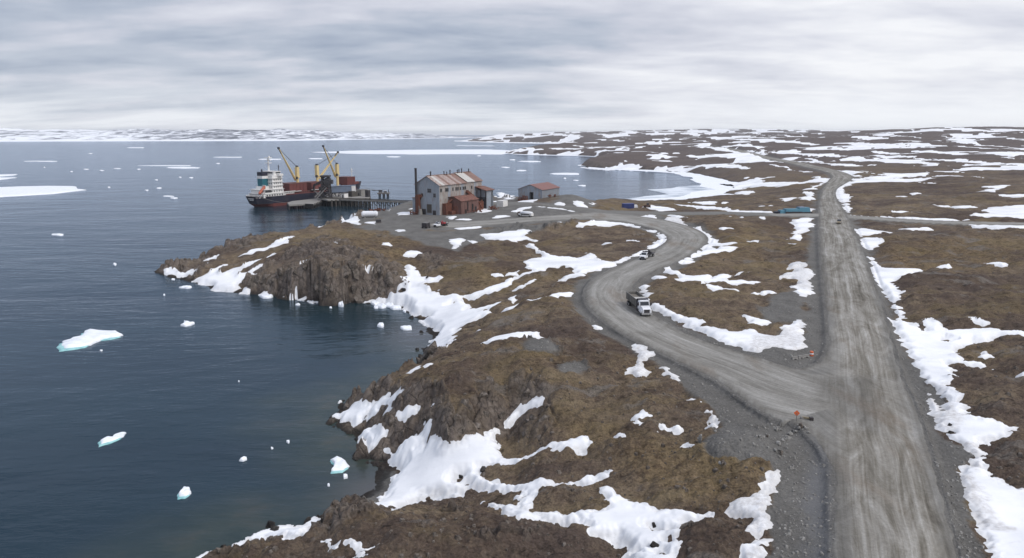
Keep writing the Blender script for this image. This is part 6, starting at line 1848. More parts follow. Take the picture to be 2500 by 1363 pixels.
def shed():
    org = Vector((18.6, 455, 0)); org.z = 10.2
    e1 = Vector((0.47, 0.883, 0))
    t = thing('storage_shed', 'blue grey sheet metal shed with a red roof on the mound above the bay', 'building', org, math.atan2(e1.y, e1.x))
    Wd, Ln, He, Hr = 16.6, 26.0, 7.4, 10.4
    def gz(y):
        return He + (Hr - He) * (1 - abs(y - Wd / 2) / (Wd / 2))
    n = 8
    for k in range(n):
        y0, y1 = k * Wd / n, (k + 1) * Wd / n
        pr = 0.02 * (k % 2); zb = -1.5
        if k == 3:
            zb = 5.6
        vs_ = [(-pr, y0, zb), (-pr, y1, zb), (-pr, y1, gz(y1)), (-pr, y0, gz(y0)), (0.3, y0, zb), (0.3, y1, zb), (0.3, y1, gz(y1)), (0.3, y0, gz(y0))]
        mb = MB(); mb.add(vs_, [(0, 1, 2, 3), (7, 6, 5, 4), (0, 4, 5, 1), (1, 5, 6, 2), (2, 6, 7, 3), (3, 7, 4, 0)]); mb.build('wall_panel', S_hwall, t)
    for k in range(9):
        x0 = 0.3 + k * (Ln - 0.6) / 9; x1 = x0 + (Ln - 0.6) / 9
        mb = MB(); mb.box(((x0 + x1) / 2, 0.15 + 0.02 * (k % 2), (He - 1.5) / 2), (x1 - x0, 0.3, He + 1.5)); mb.build('wall_panel', S_hwall, t)
    mb = MB(); mb.box((Ln / 2, Wd - 0.15, (He - 1.5) / 2), (Ln - 0.6, 0.3, He + 1.5)); vs_ = [(Ln, 0, -1.5), (Ln, Wd, -1.5), (Ln, Wd, He), (Ln, Wd / 2, Hr), (Ln, 0, He)]; mb.add(vs_ + [(x - 0.3, y, z) for x, y, z in vs_], [(0, 1, 2, 3, 4), (9, 8, 7, 6, 5), (0, 5, 6, 1), (1, 6, 7, 2), (2, 7, 8, 3), (3, 8, 9, 4), (4, 9, 5, 0)]); mb.build('rear_wall', S_hwall, t)
    for sgn in (0, 1):
        for k in range(8):
            x0 = -0.4 + k * (Ln + 0.8) / 8; x1 = x0 + (Ln + 0.8) / 8
            ye = -0.5 if sgn == 0 else Wd + 0.5
            dz = 0.04 * (k % 2); ze = He - 0.18
            vs_ = [(x0, ye, ze + dz), (x1, ye, ze + dz), (x1, Wd / 2, Hr + dz), (x0, Wd / 2, Hr + dz)]
            mb = MB(); mb.add(vs_ + [(x, y, z + 0.18) for x, y, z in vs_], [(3, 2, 1, 0), (4, 5, 6, 7), (0, 1, 5, 4), (1, 2, 6, 5), (2, 3, 7, 6), (3, 0, 4, 7)])
            mb.build('roof_panel', S_hroof, t)
    mb = MB(); mb.box((0.6, 7.3, 2.1), (0.2, 2.3, 7.2)); mb.build('doorway', P_black, t)
    mb = MB(); mb.box((-0.1, 8.45, 2.6), (0.2, 0.25, 6.2)); mb.box((-0.1, 6.1, 2.6), (0.2, 0.25, 6.2)); mb.box((-0.1, 7.3, 5.7), (0.22, 2.6, 0.25)); mb.build('door_frame', P_dark, t)
    # rusty drums and scrap along the front of it
    rs = random.Random(4)
    for k, (yy_, xx) in enumerate([(15.5, -1.4), (14.4, -1.6), (13.2, -1.2), (12.2, -1.8), (11.0, -1.5), (9.8, -1.3)]):
        w = org + Matrix.Rotation(math.atan2(e1.y, e1.x), 3, 'Z') @ Vector((xx, yy_, 0)); w.z = ground_z(w.x, w.y)
        h = 2.0 + rs.random() * 1.6
        d = thing('scrap_pile', ['rusty upright scrap frame at the left corner of the shed front', 'rusty scrap frame second from the left corner of the shed front', 'rusty scrap frame third from the left corner of the shed front', 'rusty scrap frame third from the shed door', 'rusty scrap frame second from the shed door', 'rusty scrap frame next to the shed door'][k], 'scrap', w, rs.random(), 'rusty scrap frames along the shed front')
        mb = MB(); mb.bar((-0.5, 0, -0.3), (-0.4, 0, h), 0.3); mb.bar((0.5, 0, -0.3), (0.4, 0, h * 0.9), 0.3); mb.bar((-0.4, 0, h * 0.8), (0.5, 0, h * 0.6), 0.25); mb.box((0, 0, 0.5), (1.0, 0.8, 1.0)); mb.build('frame', P_rustm, d)


shed()
# ------------------------------------------------------------------ floating ice
def ice_material(name, c0, c1, sc=0.6):
    m, t, b = new_mat(name, 0.6, spec=0.3)
    geo = N(t, 'ShaderNodeNewGeometry')
    n = tnoise(t, mapping(t, geo.outputs['Position'], (0.6, 1, 1)), sc, 6, 0.65)
    c = ramp(t, [(0.38, c0), (0.56, c1)], n)
    L(t, c.outputs[0], b.inputs['Base Color'])
    bump(t, b, n, 0.4, 0.4)
    return m


M_ice = ice_material('floating_snow_ice', (0.70, 0.73, 0.78), (0.85, 0.87, 0.90))
M_foot = ice_material('turquoise_ice_foot', (0.19, 0.42, 0.44), (0.34, 0.60, 0.60))
M_slush = ice_material('grey_sea_slush', (0.42, 0.46, 0.52), (0.76, 0.79, 0.83), 0.03)
M_fast = ice_material('shore_fast_ice', (0.24, 0.29, 0.36), (0.70, 0.74, 0.79), 0.05)


def refine(poly, step, amp, seed):
    out = []
    n = len(poly)
    for i in range(n):
        a = Vector((*poly[i], 0)); b = Vector((*poly[(i + 1) % n], 0))
        k = max(1, int((b - a).length / step))
        for j in range(k):
            q = a + (b - a) * (j / k)
            nx = mnoise.noise(Vector((q.x / (step * 2.5), q.y / (step * 2.5), seed))) * amp
            ny = mnoise.noise(Vector((q.x / (step * 2.5) + 9, q.y / (step * 2.5), seed))) * amp
            out.append((q.x + nx, q.y + ny))
    return out


FLOE_N = [0]


def floe(px, thick, label, name='ice_floe', group=None, foot=0, mat=None, lump=0.5, cat='ice floe'):
    FLOE_N[0] += 1; sd_ = FLOE_N[0] * 1.7
    w = [unproj(u, v, 0) for u, v in px]
    cx = sum(p[0] for p in w) / len(w); cy = sum(p[1] for p in w) / len(w)
    size = max(max(p[0] for p in w) - min(p[0] for p in w), 0.3); depth = max(p[1] for p in w) - min(p[1] for p in w)
    lp = [(x - cx, y - cy) for x, y in w]
    per = sum((Vector(lp[i]) - Vector(lp[i - 1])).length for i in range(len(lp)))
    rp = refine(lp, per / 44, per / 75, sd_)
    n = len(rp)
    rings = [(1.0, -0.3), (1.0, thick * 0.25), (0.96, thick * 0.75), (0.82, thick * 1.0), (0.62, thick * 1.15), (0.4, thick * 1.1), (0.18, thick * 1.15)]
    vs_ = []
    for s, z in rings:
        for (x, y) in rp:
            zz = z
            if z > 0:
                zz += thick * lump * mnoise.noise(Vector((x * s / size * 3.5, y * s / max(depth, 0.3) * 3, sd_))) * (1 if s < 0.97 else 0.4)
                zz = max(zz, 0.04)
            vs_.append((x * s, y * s, zz))
    vs_.append((0, 0, thick * 1.1))
    fs = []
    for r in range(len(rings) - 1):
        for i in range(n):
            fs.append((r * n + i, r * n + (i + 1) % n, (r + 1) * n + (i + 1) % n, (r + 1) * n + i))
    last = (len(rings) - 1) * n
    for i in range(n):
        fs.append((last + i, last + (i + 1) % n, len(vs_) - 1))
    if foot:
        t = thing(name, label, cat, (cx, cy, 0), 0, group)
        mb = MB(); mb.add(vs_, fs); mb.build('ice_top', mat or M_ice, t, True)
        fp = [(x * 1.0, y * 1.03 - foot) for x, y in rp]
        fp = [(x, y) for x, y in refine(fp, per / 40, per / 90, sd_ + 4)]
        m2 = MB(); k = len(fp)
        cxx = sum(p[0] for p in fp) / k; cyy = sum(p[1] for p in fp) / k
        v2 = [(x, y, -0.2) for x, y in fp] + [(x, y, 0.05) for x, y in fp] + [((x - cxx) * .9 + cxx, (y - cyy) * .9 + cyy, 0.16) for x, y in fp] + [(cxx, cyy, 0.2)]
        f2 = []
        for r in range(2):
            for i in range(k):
                f2.append((r * k + i, r * k + (i + 1) % k, (r + 1) * k + (i + 1) % k, (r + 1) * k + i))
        for i in range(k):
            f2.append((2 * k + i, 2 * k + (i + 1) % k, 3 * k))
        m2.add(v2, f2); m2.build('ice_foot', M_foot, t, True)
        return t
    mb = MB(); mb.add(vs_, fs)
    o = mb.build(name, mat or M_ice, None, True)
    o.location = (cx, cy, 0)
    tag(o, label, cat, group)
    return o


def blob(u, v, w, h, seed=0, k=9):
    rs = random.Random(int(u * 7 + v * 13 + seed))
    return [(u + math.cos(a) * w / 2 * (0.72 + rs.random() * 0.5), v + math.sin(a) * h / 2 * (0.7 + rs.random() * 0.5)) for a in [2 * math.pi * i / k for i in range(k)]]


J_ = lambda p: crop(100, 760, 2.727, p)[0]
floe(J_([(140, 205), (190, 200), (210, 183), (270, 165), (285, 140), (330, 132), (420, 136), (500, 140), (550, 162), (500, 178), (430, 188), (370, 208), (340, 228), (260, 243), (150, 253)]), 0.7, 'largest near ice floe, long and flat with a turquoise foot', foot=1.6, lump=0.7)
floe(J_([(395, 862), (430, 845), (480, 850), (510, 820), (565, 815), (550, 838), (500, 862), (400, 893)]), 0.35, 'slender jagged ice floe pointing right, below the largest near floe', foot=0.8, lump=0.9)
floe(J_([(915, 1215), (950, 1190), (990, 1190), (1003, 1215), (970, 1238), (920, 1242)]), 0.5, 'rounded lump of ice lowest in the open water', foot=0.5, lump=1.0)
floe(J_([(930, 100), (950, 88), (955, 75), (990, 82), (1025, 85), (1000, 98), (960, 105)]), 0.7, 'small two humped ice floe halfway between the largest near floe and the headland')
floe(J_([(1320, 1000), (1330, 985), (1370, 978), (1372, 992), (1345, 1003)]), 0.35, 'small oblong ice chunk between the lowest lump and the rocky point')
floe(A_([(70, 740), (110, 722), (150, 740), (195, 780), (150, 810), (80, 815), (95, 770)])[0], 0.4, 'broad white floe of two lobes beside the near rocky shore', foot=0.5, lump=0.9)
floe(A_([(150, 842), (178, 838), (180, 855), (155, 860)])[0], 0.4, 'small ice lump just below the two lobed floe by the near shore')
for (u, v, w, h, th, lab) in [
    (453, 703, 34, 6, .5, 'thin flat floe off the snow slope at the headland tip'), (650, 726, 31, 9, .8, 'oval white floe touching the foot of the headland cliff'), (832, 747, 13, 8, 1.0, 'blocky little ice cube right under the headland cliff'),
    (727, 745, 12, 4, .4, 'tiny flat floe below the snow tongue of the headland cliff'), (807, 752, 7, 3, .3, 'tiny ice speck left of the blocky ice cube under the cliff'), (930, 797, 18, 9, .7, 'pointed ice chunk in the cove, left of the winged one'), (991, 803, 30, 9, .6, 'winged ice chunk in the cove nearest its sandy shore'),
    (142, 574, 32, 4, .5, 'thin white floe far left, alone between the big sheet and the near floes'), (281, 647, 9, 4, .5, 'lone ice speck in open water left of the headland tip'), (423, 683, 10, 3, .3, 'small ice sliver hugging the headland tip'), (401, 721, 5, 3, .3, 'ice speck off the headland tip below the thin flat floe'),
    (247, 857, 8, 3, .25, 'ice crumb just below the largest near floe'), (664, 1096, 6, 4, .25, 'ice crumb right of the small oblong chunk'), (703, 1080, 8, 7, .3, 'ice crumb nearest the rocky point, over the dark shallows'), (583, 932, 4, 3, .2, 'faint ice crumb in the middle of the dark near water'),
    (802, 1186, 8, 5, .25, 'tiny ice crumb lowest beside the near shore'), (988, 762, 9, 4, .4, 'small ice cake off the snow bank in the cove'),
    (907 + 8, 742, 20, 9, .6, 'shore ice cake leftmost of the row under the cove snow bank'), (930, 749, 26, 10, .7, 'second shore ice cake of the row under the cove snow bank'), (918, 752, 12, 6, .5, 'small cake wedged below the second shore ice cake'), (950, 747, 24, 10, .7, 'third shore ice cake of the row under the cove snow bank'), (967, 754, 26, 9, .7, 'last shore ice cake of the row, nearest the sandy cove shore'),
]:
    floe(blob(u, v, w, h), th, lab)
# far sheets and strips
floe([(-700, 470), (-300, 458), (0, 459), (60, 457), (190, 456), (197, 461), (209, 465), (180, 468), (120, 474), (60, 478), (0, 481.5), (-500, 500)], 1.2, 'largest far sheet of white sea ice, cut by the left edge of the photo', lump=0.3, name='ice_sheet', cat='ice sheet')
floe([(-200, 430), (0, 427.5), (46, 426), (30, 429), (0, 431), (-200, 436)], 0.8, 'upper of two thin ice strips at the left edge above the largest sheet', name='ice_sheet', cat='ice sheet')
floe([(-200, 438), (0, 434), (40, 434.5), (20, 437), (0, 439.5), (-200, 446)], 0.9, 'lower of two thin ice strips at the left edge above the largest sheet', name='ice_sheet', cat='ice sheet')
floe([(752, 372.5), (850, 369), (1000, 367), (1100, 366), (1200, 365.5), (1250, 368), (1252, 373), (1236, 377.5), (1100, 376.5), (1000, 377.5), (850, 376), (790, 374)], 1.5, 'very long white ice strip running from behind the cranes to the far headland', lump=0.2, name='ice_sheet', cat='ice sheet')
for (u, v, w, h, lab) in [
    (335, 361.2, 46, 2.2, 'farthest bright ice strip under the snowy far shore'), (445, 410, 92, 4, 'bright ice strip left of the ship stern'), (412, 405, 130, 1.6, 'faint slush strip above the bright one left of the ship'), (660, 389.5, 60, 2.2, 'bright thin strip behind the top of the deckhouse mast'), (770, 388, 40, 1.8, 'thin strip between the first and second crane'),
    (960, 383.5, 34, 2.2, 'small bright strip below the long white strip, right of the cranes'), (1291, 395, 48, 3.0, 'largest of the bright floes between the mill and the far headland'), (1234, 409, 22, 2.5, 'bright floe above the mill roof end'), (1272, 417, 27, 2.8, 'bright floe above the storage shed, left of the long one'),
    (1382, 425, 80, 5, 'long bright floe right above the storage shed'), (1379, 436, 7, 2.5, 'ice speck below the long floe above the storage shed'), (1250, 391, 16, 2.2, 'small floe under the tip of the long white strip'), (1422, 454, 20, 3, 'dim floe in the bay right of the storage shed'), (1170, 381, 10, 1.5, 'dim speck under the middle of the long white strip'),
    (266, 458, 8, 2.6, 'ice speck right of the end of the largest far sheet'), (389, 460, 13, 3.2, 'brightest small floe midway between the far sheet and the ship'), (358, 465.5, 10, 2.6, 'small dim floe left of the brightest small one'), (425, 484.5, 16, 3.4, 'pale floe nearest the ship in the open water left of it'),
    (466, 434.5, 11, 2.6, 'right one of a pair of floes left of the deckhouse'), (440, 433.5, 7, 2.4, 'left one of a pair of floes left of the deckhouse'), (339, 414, 10, 2.6, 'floe at the left end of the bright strip left of the ship'), (210, 414, 15, 2.4, 'floe in the slush lane, second from the left'), (248, 417, 11, 2, 'floe in the slush lane, third from the left'),
    (175, 419.5, 7, 2.2, 'floe in the slush lane, leftmost'), (382, 440, 9, 2, 'tiny floe below the slush lane'), (532, 400, 10, 2, 'tiny floe above the funnel to the left'), (286, 412, 18, 1.6, 'faint floe at the middle of the slush lane'), (221, 375.5, 10, 1.4, 'faintest far floe under the middle of the far shore'),
    (108, 409, 4, 2, 'lone tiny far floe above the slush lane'), (1405, 441, 14, 1.6, 'faint sliver right of the ice speck above the shed'), (560, 384.5, 75, 1.3, 'very thin pale strip left above the deckhouse mast'), (95, 394.5, 90, 1.2, 'very thin pale strip far left under the snowy shore'), (410, 480, 26, 1.8, 'faint slush sliver left of the ship stern')]:
    floe(blob(u, v, w, h, k=8), 0.5 if v > 400 else 0.9, lab, lump=0.2)
# fast ice in the inner bay and along the far shores
def sheet_ice(px, name, mat, z, hard=0.15):
    w = [unproj(u, v, 0) for u, v in px]
    rp = refine(w, 18, 14, 3.3)
    mb = MB(); mb.prism(rp, -0.5, z)
    o = mb.build(name, mat); o['kind'] = 'structure'
    return o


sheet_ice([(1480, 491), (1560, 487.5), (1640, 483), (1690, 473), (1725, 463), (1712, 452), (1708, 443), (1690, 434), (1640, 424), (1560, 417), (1480, 413), (1480, 407), (1700, 412), (1830, 440), (1850, 470), (1760, 500), (1600, 500)], 'shore_ice', M_ice, 0.35)
sheet_ice([(1480, 489), (1560, 480), (1620, 474), (1590, 464), (1640, 459), (1700, 452), (1770, 440), (1830, 440), (1850, 470), (1760, 500), (1500, 500), (1400, 500)], 'bay_ice', M_fast, 0.18)
sheet_ice([(1225, 375.5), (1300, 379.5), (1380, 381), (1440, 382.5), (1478, 386), (1475, 380), (1300, 374), (1240, 372)], 'shore_ice', M_ice, 0.6)
sheet_ice([(1412, 405.5), (1440, 411.5), (1500, 415.5), (1560, 418.5), (1640, 423), (1640, 412), (1500, 405), (1420, 402)], 'shore_ice', M_ice, 0.5)
sheet_ice([(1110, 345.5), (1200, 349), (1300, 351), (1420, 352.5), (1480, 352), (1480, 347), (1300, 345.5), (1110, 343.8)], 'shore_ice', M_ice, 0.8)
sheet_ice([(1110, 357.5), (1205, 358.5), (1203, 355.5), (1120, 355)], 'shore_ice', M_fast, 0.8)


# ------------------------------------------------------------------ vehicles
def place2(front, rear):
    a = at(*rear); b = at(*front)
    mid = (a + b) / 2
    d = b - a
    mid.z = ground_road_z(mid.x, mid.y)
    return mid, math.atan2(d.y, d.x), d.length


def ground_road_z(x, y):
    s = x / y
    fi = np.clip(np.interp(s, Sc, np.arange(NC)), 0, NC - 1.001); i = int(fi)
    fj = np.clip(np.interp(y, Yr, np.arange(NR)), 0, NR - 1.001); j = int(fj)
    z1 = ground_z(x, y)
    if qn[j, i] > 0:
        z1 = max(z1, float(Rz[j, i]))
    return z1


def wheels(root, xs, yw, r, w, mat=None, rim=True):
    for x in xs:
        for s in (-1, 1):
            mb = MB(); mb.cyl((x, s * (yw - w / 2), r), (x, s * (yw + w / 2), r), 2 * r, n=14); wh = mb.build('wheel', P_black, root)
            if rim:
                mb = MB(); mb.cyl((x, s * (yw + w / 2 - 0.02), r), (x, s * (yw + w / 2 + 0.03), r), r * 1.1, n=10); mb.build('rim', P_chrome, wh)


def dump_truck(front, rear, label):
    mid, az, ln = place2(front, rear)
    t = thing('dump_truck', label, 'truck', mid, az)
    Lh = ln / 2
    X = lambda x: x - Lh
    # chassis
    mb = MB(); mb.box((0, 0, 0.95), (ln - 0.6, 1.0, 0.35)); mb.box((ln / 2 - 3.4, -1.1, 0.9), (1.4, 0.6, 0.6)); mb.box((ln / 2 - 3.4, 1.1, 0.9), (1.4, 0.6, 0.6)); mb.build('chassis', P_dark, t)
    fx = ln / 2
    # hood and cab
    mb = MB(); mb.profile([(fx - 0.1, 0.75), (fx - 0.05, 1.65), (fx - 0.5, 1.95), (fx - 1.9, 2.15), (fx - 1.9, 0.75)], -0.95, 0.95)
    mb.profile([(fx - 0.55, 0.75), (fx - 0.5, 1.2), (fx - 0.9, 1.5), (fx - 1.6, 1.5), (fx - 1.9, 1.2), (fx - 1.9, 0.75)], -1.25, 1.25)
    hood = mb.build('hood', P_truck, t)
    mb = MB(); mb.profile([(fx - 1.85, 0.8), (fx - 1.9, 2.1), (fx - 2.3, 3.0), (fx - 3.5, 3.05), (fx - 3.6, 2.0), (fx - 3.6, 0.8)], -1.18, 1.18); mb.box((fx - 2.7, 0, 3.1), (1.3, 2.0, 0.16)); cab = mb.build('cab', P_truck, t)
    mb = MB(); mb.add([(fx - 1.90, -1.05, 2.15), (fx - 1.90, 1.05, 2.15), (fx - 2.24, 0.98, 2.92), (fx - 2.24, -0.98, 2.92), (fx - 1.86, -1.05, 2.15), (fx - 1.86, 1.05, 2.15), (fx - 2.20, 0.98, 2.92), (fx - 2.20, -0.98, 2.92)], [(0, 1, 2, 3), (4, 7, 6, 5), (0, 4, 5, 1), (1, 5, 6, 2), (2, 6, 7, 3), (3, 7, 4, 0)]); mb.build('windscreen', P_glass, cab)
    for s in (-1, 1):
        mb = MB(); mb.box((fx - 2.85, s * 1.19, 2.4), (0.85, 0.04, 0.75)); mb.build('side_window', P_glass, cab)
        mb = MB(); mb.box((fx - 2.0, s * 1.5, 2.45), (0.15, 0.28, 0.6)); mb.bar((fx - 2.0, s * 1.15, 2.3), (fx - 2.0, s * 1.5, 2.4), 0.06); mb.build('mirror', P_dark, cab)
        mb = MB(); mb.cyl((fx - 0.42, s * 1.08, 1.2), (fx - 0.34, s * 1.08, 1.2), 0.36, n=10); mb.build('headlight', P_lamp, hood)
        mb = MB(); mb.bar((fx - 3.75, s * 0.95, 1.0), (fx - 3.75, s * 0.95, 3.35), 0.2, n=8); mb.build('exhaust_stack', P_chrome, t)
    mb = MB(); mb.box((fx - 0.06, 0, 1.25), (0.10, 1.3, 0.75)); mb.build('grille', P_dark, hood)
    mb = MB(); mb.box((fx + 0.05, 0, 0.68), (0.35, 2.45, 0.36)); mb.build('bumper', P_chrome, t)
    # tipping body with sloped front board
    x0, x1 = -ln / 2, fx - 4.1
    zb, zt = 1.35, 3.05
    mb = MB()
    for s in (-1, 1):
        mb.add([(x0, s * 1.25, zb), (x1, s * 1.25, zb), (x1, s * 1.3, zt), (x0, s * 1.3, zt), (x0, s * 1.15, zb), (x1, s * 1.15, zb), (x1, s * 1.2, zt), (x0, s * 1.2, zt)], [(0, 1, 2, 3), (7, 6, 5, 4), (3, 2, 6, 7), (0, 4, 5, 1), (1, 5, 6, 2), (0, 3, 7, 4)])
        for k in range(7):
            x = x0 + 0.3 + (x1 - x0 - 0.6) * k / 6
            mb.box((x, s * 1.32, (zb + zt) / 2), (0.14, 0.12, zt - zb))
        mb.box(((x0 + x1) / 2, s * 1.32, zt), (x1 - x0, 0.2, 0.14))
    mb.box(((x0 + x1) / 2, 0, zb), (x1 - x0, 2.5, 0.16))
    body = mb.build('tipper_body', P_dump, t)
    mb = MB(); mb.box((x1 + 0.05, 0, (zb + zt) / 2 + 0.15), (0.14, 2.6, zt - zb + 0.3)); mb.box((x1 + 0.45, 0, zt + 0.28), (0.9, 2.5, 0.1)); mb.build('headboard', P_navy, t)
    mb = MB(); mb.box((x0, 0, (zb + zt) / 2), (0.12, 2.6, zt - zb)); mb.build('tailgate', P_dump, t)
    mb = MB(); mb.box(((x0 + x1) / 2, 0, zb + 0.7), (x1 - x0 - 0.25, 2.28, 0.9), taper=0.92); mb.build('load', P_load, t)
    mb = MB()
    for k in range(3):
        x = x1 - 0.8 - k * 0.7
        mb.box((x, 0.0, zt + 0.06), (0.22, 2.6, 0.08))
    mb.build('tarpaulin_bow', P_white, t)
    wheels(t, [fx - 1.15], 1.05, 0.52, 0.34)
    wheels(t, [x0 + 1.0, x0 + 2.3], 1.0, 0.52, 0.56)
    return t


dump_truck((1579, 776), (1541, 743), 'white nosed dump truck with a long open grey body driving down the gravel bend')


def flatbed(front, rear, label, cargo='dark'):
    mid, az, ln = place2(front, rear)
    t = thing('flatbed_truck', label, 'truck', mid, az)
    fx = ln / 2
    mb = MB(); mb.box((0, 0, 0.8), (ln - 0.4, 0.95, 0.3)); mb.build('chassis', P_dark, t)
    mb = MB(); mb.profile([(fx - 0.05, 0.6), (fx, 1.25), (fx - 0.3, 1.45), (fx - 1.3, 1.6), (fx - 1.3, 0.6)], -0.95, 0.95); hood = mb.build('hood', P_truck, t)
    mb = MB(); mb.profile([(fx - 1.25, 0.65), (fx - 1.3, 1.6), (fx - 1.75, 2.35), (fx - 2.75, 2.4), (fx - 2.9, 1.6), (fx - 2.9, 0.65)], -0.98, 0.98); cab = mb.build('cab', P_truck, t)
    mb = MB(); mb.add([(fx - 1.28, -0.88, 1.64), (fx - 1.28, 0.88, 1.64), (fx - 1.68, 0.8, 2.28), (fx - 1.68, -0.8, 2.28), (fx - 1.23, -0.88, 1.64), (fx - 1.23, 0.88, 1.64), (fx - 1.63, 0.8, 2.28), (fx - 1.63, -0.8, 2.28)], [(0, 1, 2, 3), (4, 7, 6, 5), (0, 4, 5, 1), (1, 5, 6, 2), (2, 6, 7, 3), (3, 7, 4, 0)]); mb.build('windscreen', P_glass, cab)
    mb = MB(); mb.box((fx - 2.2, 0, 2.46), (0.3, 1.3, 0.14)); mb.build('light_bar', P_dark, cab)
    for s in (-1, 1):
        mb = MB(); mb.box((fx - 2.2, s * 1.0, 1.95), (0.8, 0.04, 0.55)); mb.build('side_window', P_glass, cab)
        mb = MB(); mb.cyl((fx - 0.03, s * 0.75, 1.02), (fx + 0.04, s * 0.75, 1.02), 0.26, n=8); mb.build('headlight', P_lamp, hood)
        mb = MB(); mb.box((fx - 1.35, s * 1.2, 1.7), (0.1, 0.25, 0.4)); mb.build('mirror', P_dark, cab)
    mb = MB(); mb.box((fx - 0.0, 0, 0.98), (0.08, 1.2, 0.4)); mb.build('grille', P_dark, hood)
    mb = MB(); mb.box((fx + 0.06, 0, 0.6), (0.25, 2.0, 0.25)); mb.build('bumper', P_dark, t)
    mb = MB(); mb.box((-1.5, 0, 1.15), (ln - 3.1, 2.2, 0.16)); mb.bar((-ln / 2 + .1, -1, 1.2), (-ln / 2 + .1, -1, 2.2), 0.1); mb.bar((-ln / 2 + .1, 1, 1.2), (-ln / 2 + .1, 1, 2.2), 0.1); mb.box((fx - 3.1, 0, 1.9), (0.1, 2.0, 1.4)); mb.build('flatbed', P_dark, t)
    mb = MB(); mb.box((-0.6, -0.5, 1.7), (1.2, 1.0, 1.0)); mb.box((-1.6, 0.5, 1.55), (1.0, 0.9, 0.7)); mb.cyl((-0.3, 0.6, 1.2), (-0.3, 0.6, 2.5), 0.6, n=8); mb.bar((-2.2, -0.6, 1.2), (-0.4, 0.2, 2.9), 0.22); mb.box((-2.5, -0.2, 1.5), (0.9, 1.5, 0.5)); mb.build('equipment', P_dark if cargo == 'dark' else P_red, t)
    wheels(t, [fx - 0.85], 0.88, 0.42, 0.28); wheels(t, [-ln / 2 + 1.1, -ln / 2 + 2.2][: (2 if ln > 7 else 1)], 0.88, 0.42, 0.4)
    return t


flatbed((1568, 637), (1592, 626), 'small white service truck with dark equipment on its bed, higher up the bend')
flatbed((1062, 556), (1092, 552), 'white truck with red machinery on its bed parked at the edge of the yard', 'red')

# a little red fronted machine left of that truck
p = at(1040, 557)
t = thing('compressor', 'small dark machine with red grille standing left of the parked truck', 'machine', p, -0.4)
mb = MB(); mb.box((0, 0, 1.4), (2.6, 3.4, 1.9)); mb.build('housing', P_dark, t)
for k in range(3):
    mb = MB(); mb.box((-1.33, -1.0 + k * 1.0, 1.5), (0.1, 0.55, 1.4)); mb.build('grille', P_red, t)
mb = MB(); mb.box((0, 0, 2.45), (2.2, 2.8, 0.25)); mb.build('lid', P_steel, t)
wheels(t, [-0.9, 0.9], 1.6, 0.45, 0.3, rim=False)


def snowed_truck():
    mid, az, ln = place2((1300, 531), (1266, 528))
    t = thing('snow_covered_truck', 'brown truck with a thick cap of snow parked beside the yard road', 'truck', mid, az)
    fx = ln / 2
    mb = MB(); mb.box((0.3, 0, 1.2), (ln - 0.6, 2.3, 1.2)); mb.build('body', P_white, t)
    mb = MB(); mb.box((-fx + 0.9, 0, 1.5), (1.8, 2.2, 1.7)); mb.build('cab', P_brownm, t)
    mb = MB(); mb.box((0.4, -1.17, 1.25), (ln * 0.62, 0.06, 0.5)); mb.build('window', P_glass, t)
    wheels(t, [-fx + 1, fx - 1.2], 1.0, 0.48, 0.3, rim=False)
    mb = MB(); mb.box((0.6, 0, 2.15), (ln - 1.4, 2.5, 0.8), taper=0.82); mb.box((0.6, 0, 2.62), (ln - 2.8, 1.8, 0.25), taper=0.6); mb.build('snow_cap', M_snow, t, True)


snowed_truck()


def car(front, rear, label, mat, name='parked_car', ln0=4.6, roof='dark'):
    mid, az, ln = place2(front, rear)
    t = thing(name, label, 'car', mid, az)
    fx = ln0 / 2
    mb = MB(); mb.profile([(-fx, 0.4), (-fx, 1.0), (-fx + .2, 1.1), (fx - 1.2, 1.05), (fx - .1, 0.85), (fx, 0.4)], -0.95, 0.95); body = mb.build('body', mat, t)
    mb = MB(); mb.profile([(-fx + 0.3, 1.08), (-fx + 0.7, 1.65), (0.3, 1.68), (fx - 1.3, 1.05)], -0.82, 0.82); mb.build('cabin_glass', P_glass, t)
    mb = MB(); mb.box((-0.6, 0, 1.7), (1.8, 1.5, 0.08)); mb.build('roof', mat if roof != 'dark' else P_dark, t)
    for s in (-1, 1):
        mb = MB(); mb.box((fx - 0.02, s * 0.65, 0.75), (0.08, 0.35, 0.18)); mb.build('headlight', P_lamp, t)
    wheels(t, [-fx + 0.85, fx - 0.9], 0.86, 0.34, 0.24)


car((2046, 551), (2050, 543), 'tan car with a dark roof coming down the long straight gravel road', P_tan, 'car')

# far machines
p = at(1533, 509)
t = thing('container', 'dark blue shipping container standing on brown ground by the bay', 'container', p, 0.15)
mb = MB(); mb.box((0, 0, 1.5), (7.0, 3.0, 2.9)); mb.build('shell', P_blue, t)
mb = MB(); mb.box((3.55, -0.75, 1.5), (0.1, 1.3, 2.6)); mb.box((3.55, 0.75, 1.5), (0.1, 1.3, 2.6)); mb.build('door', P_steel, t)
mb = MB()
for k in range(9):
    mb.box((-3.2 + k * 0.8, -1.55, 1.5), (0.2, 0.1, 2.6))
mb.build('side_rib', P_navy, t)['kind'] = 'stuff'
p = at(1547, 509)
t = thing('trailer', 'pale low trailer parked against the blue container by the bay', 'trailer', p, 0.1)
mb = MB(); mb.box((0, 0, 1.1), (4.6, 2.3, 1.2)); mb.box((1.0, 0, 1.9), (2.0, 2.0, 0.6)); mb.build('body', P_truck, t); wheels(t, [-1.2, 1.2], 0.95, 0.45, 0.3, rim=False)
p = at(1580, 509)
t = thing('loader', 'brown wheel loader parked alone right of the blue container', 'loader', p, 3.0)
mb = MB(); mb.box((0, 0, 1.5), (4.0, 2.0, 1.2)); mb.build('body', P_brownm, t)
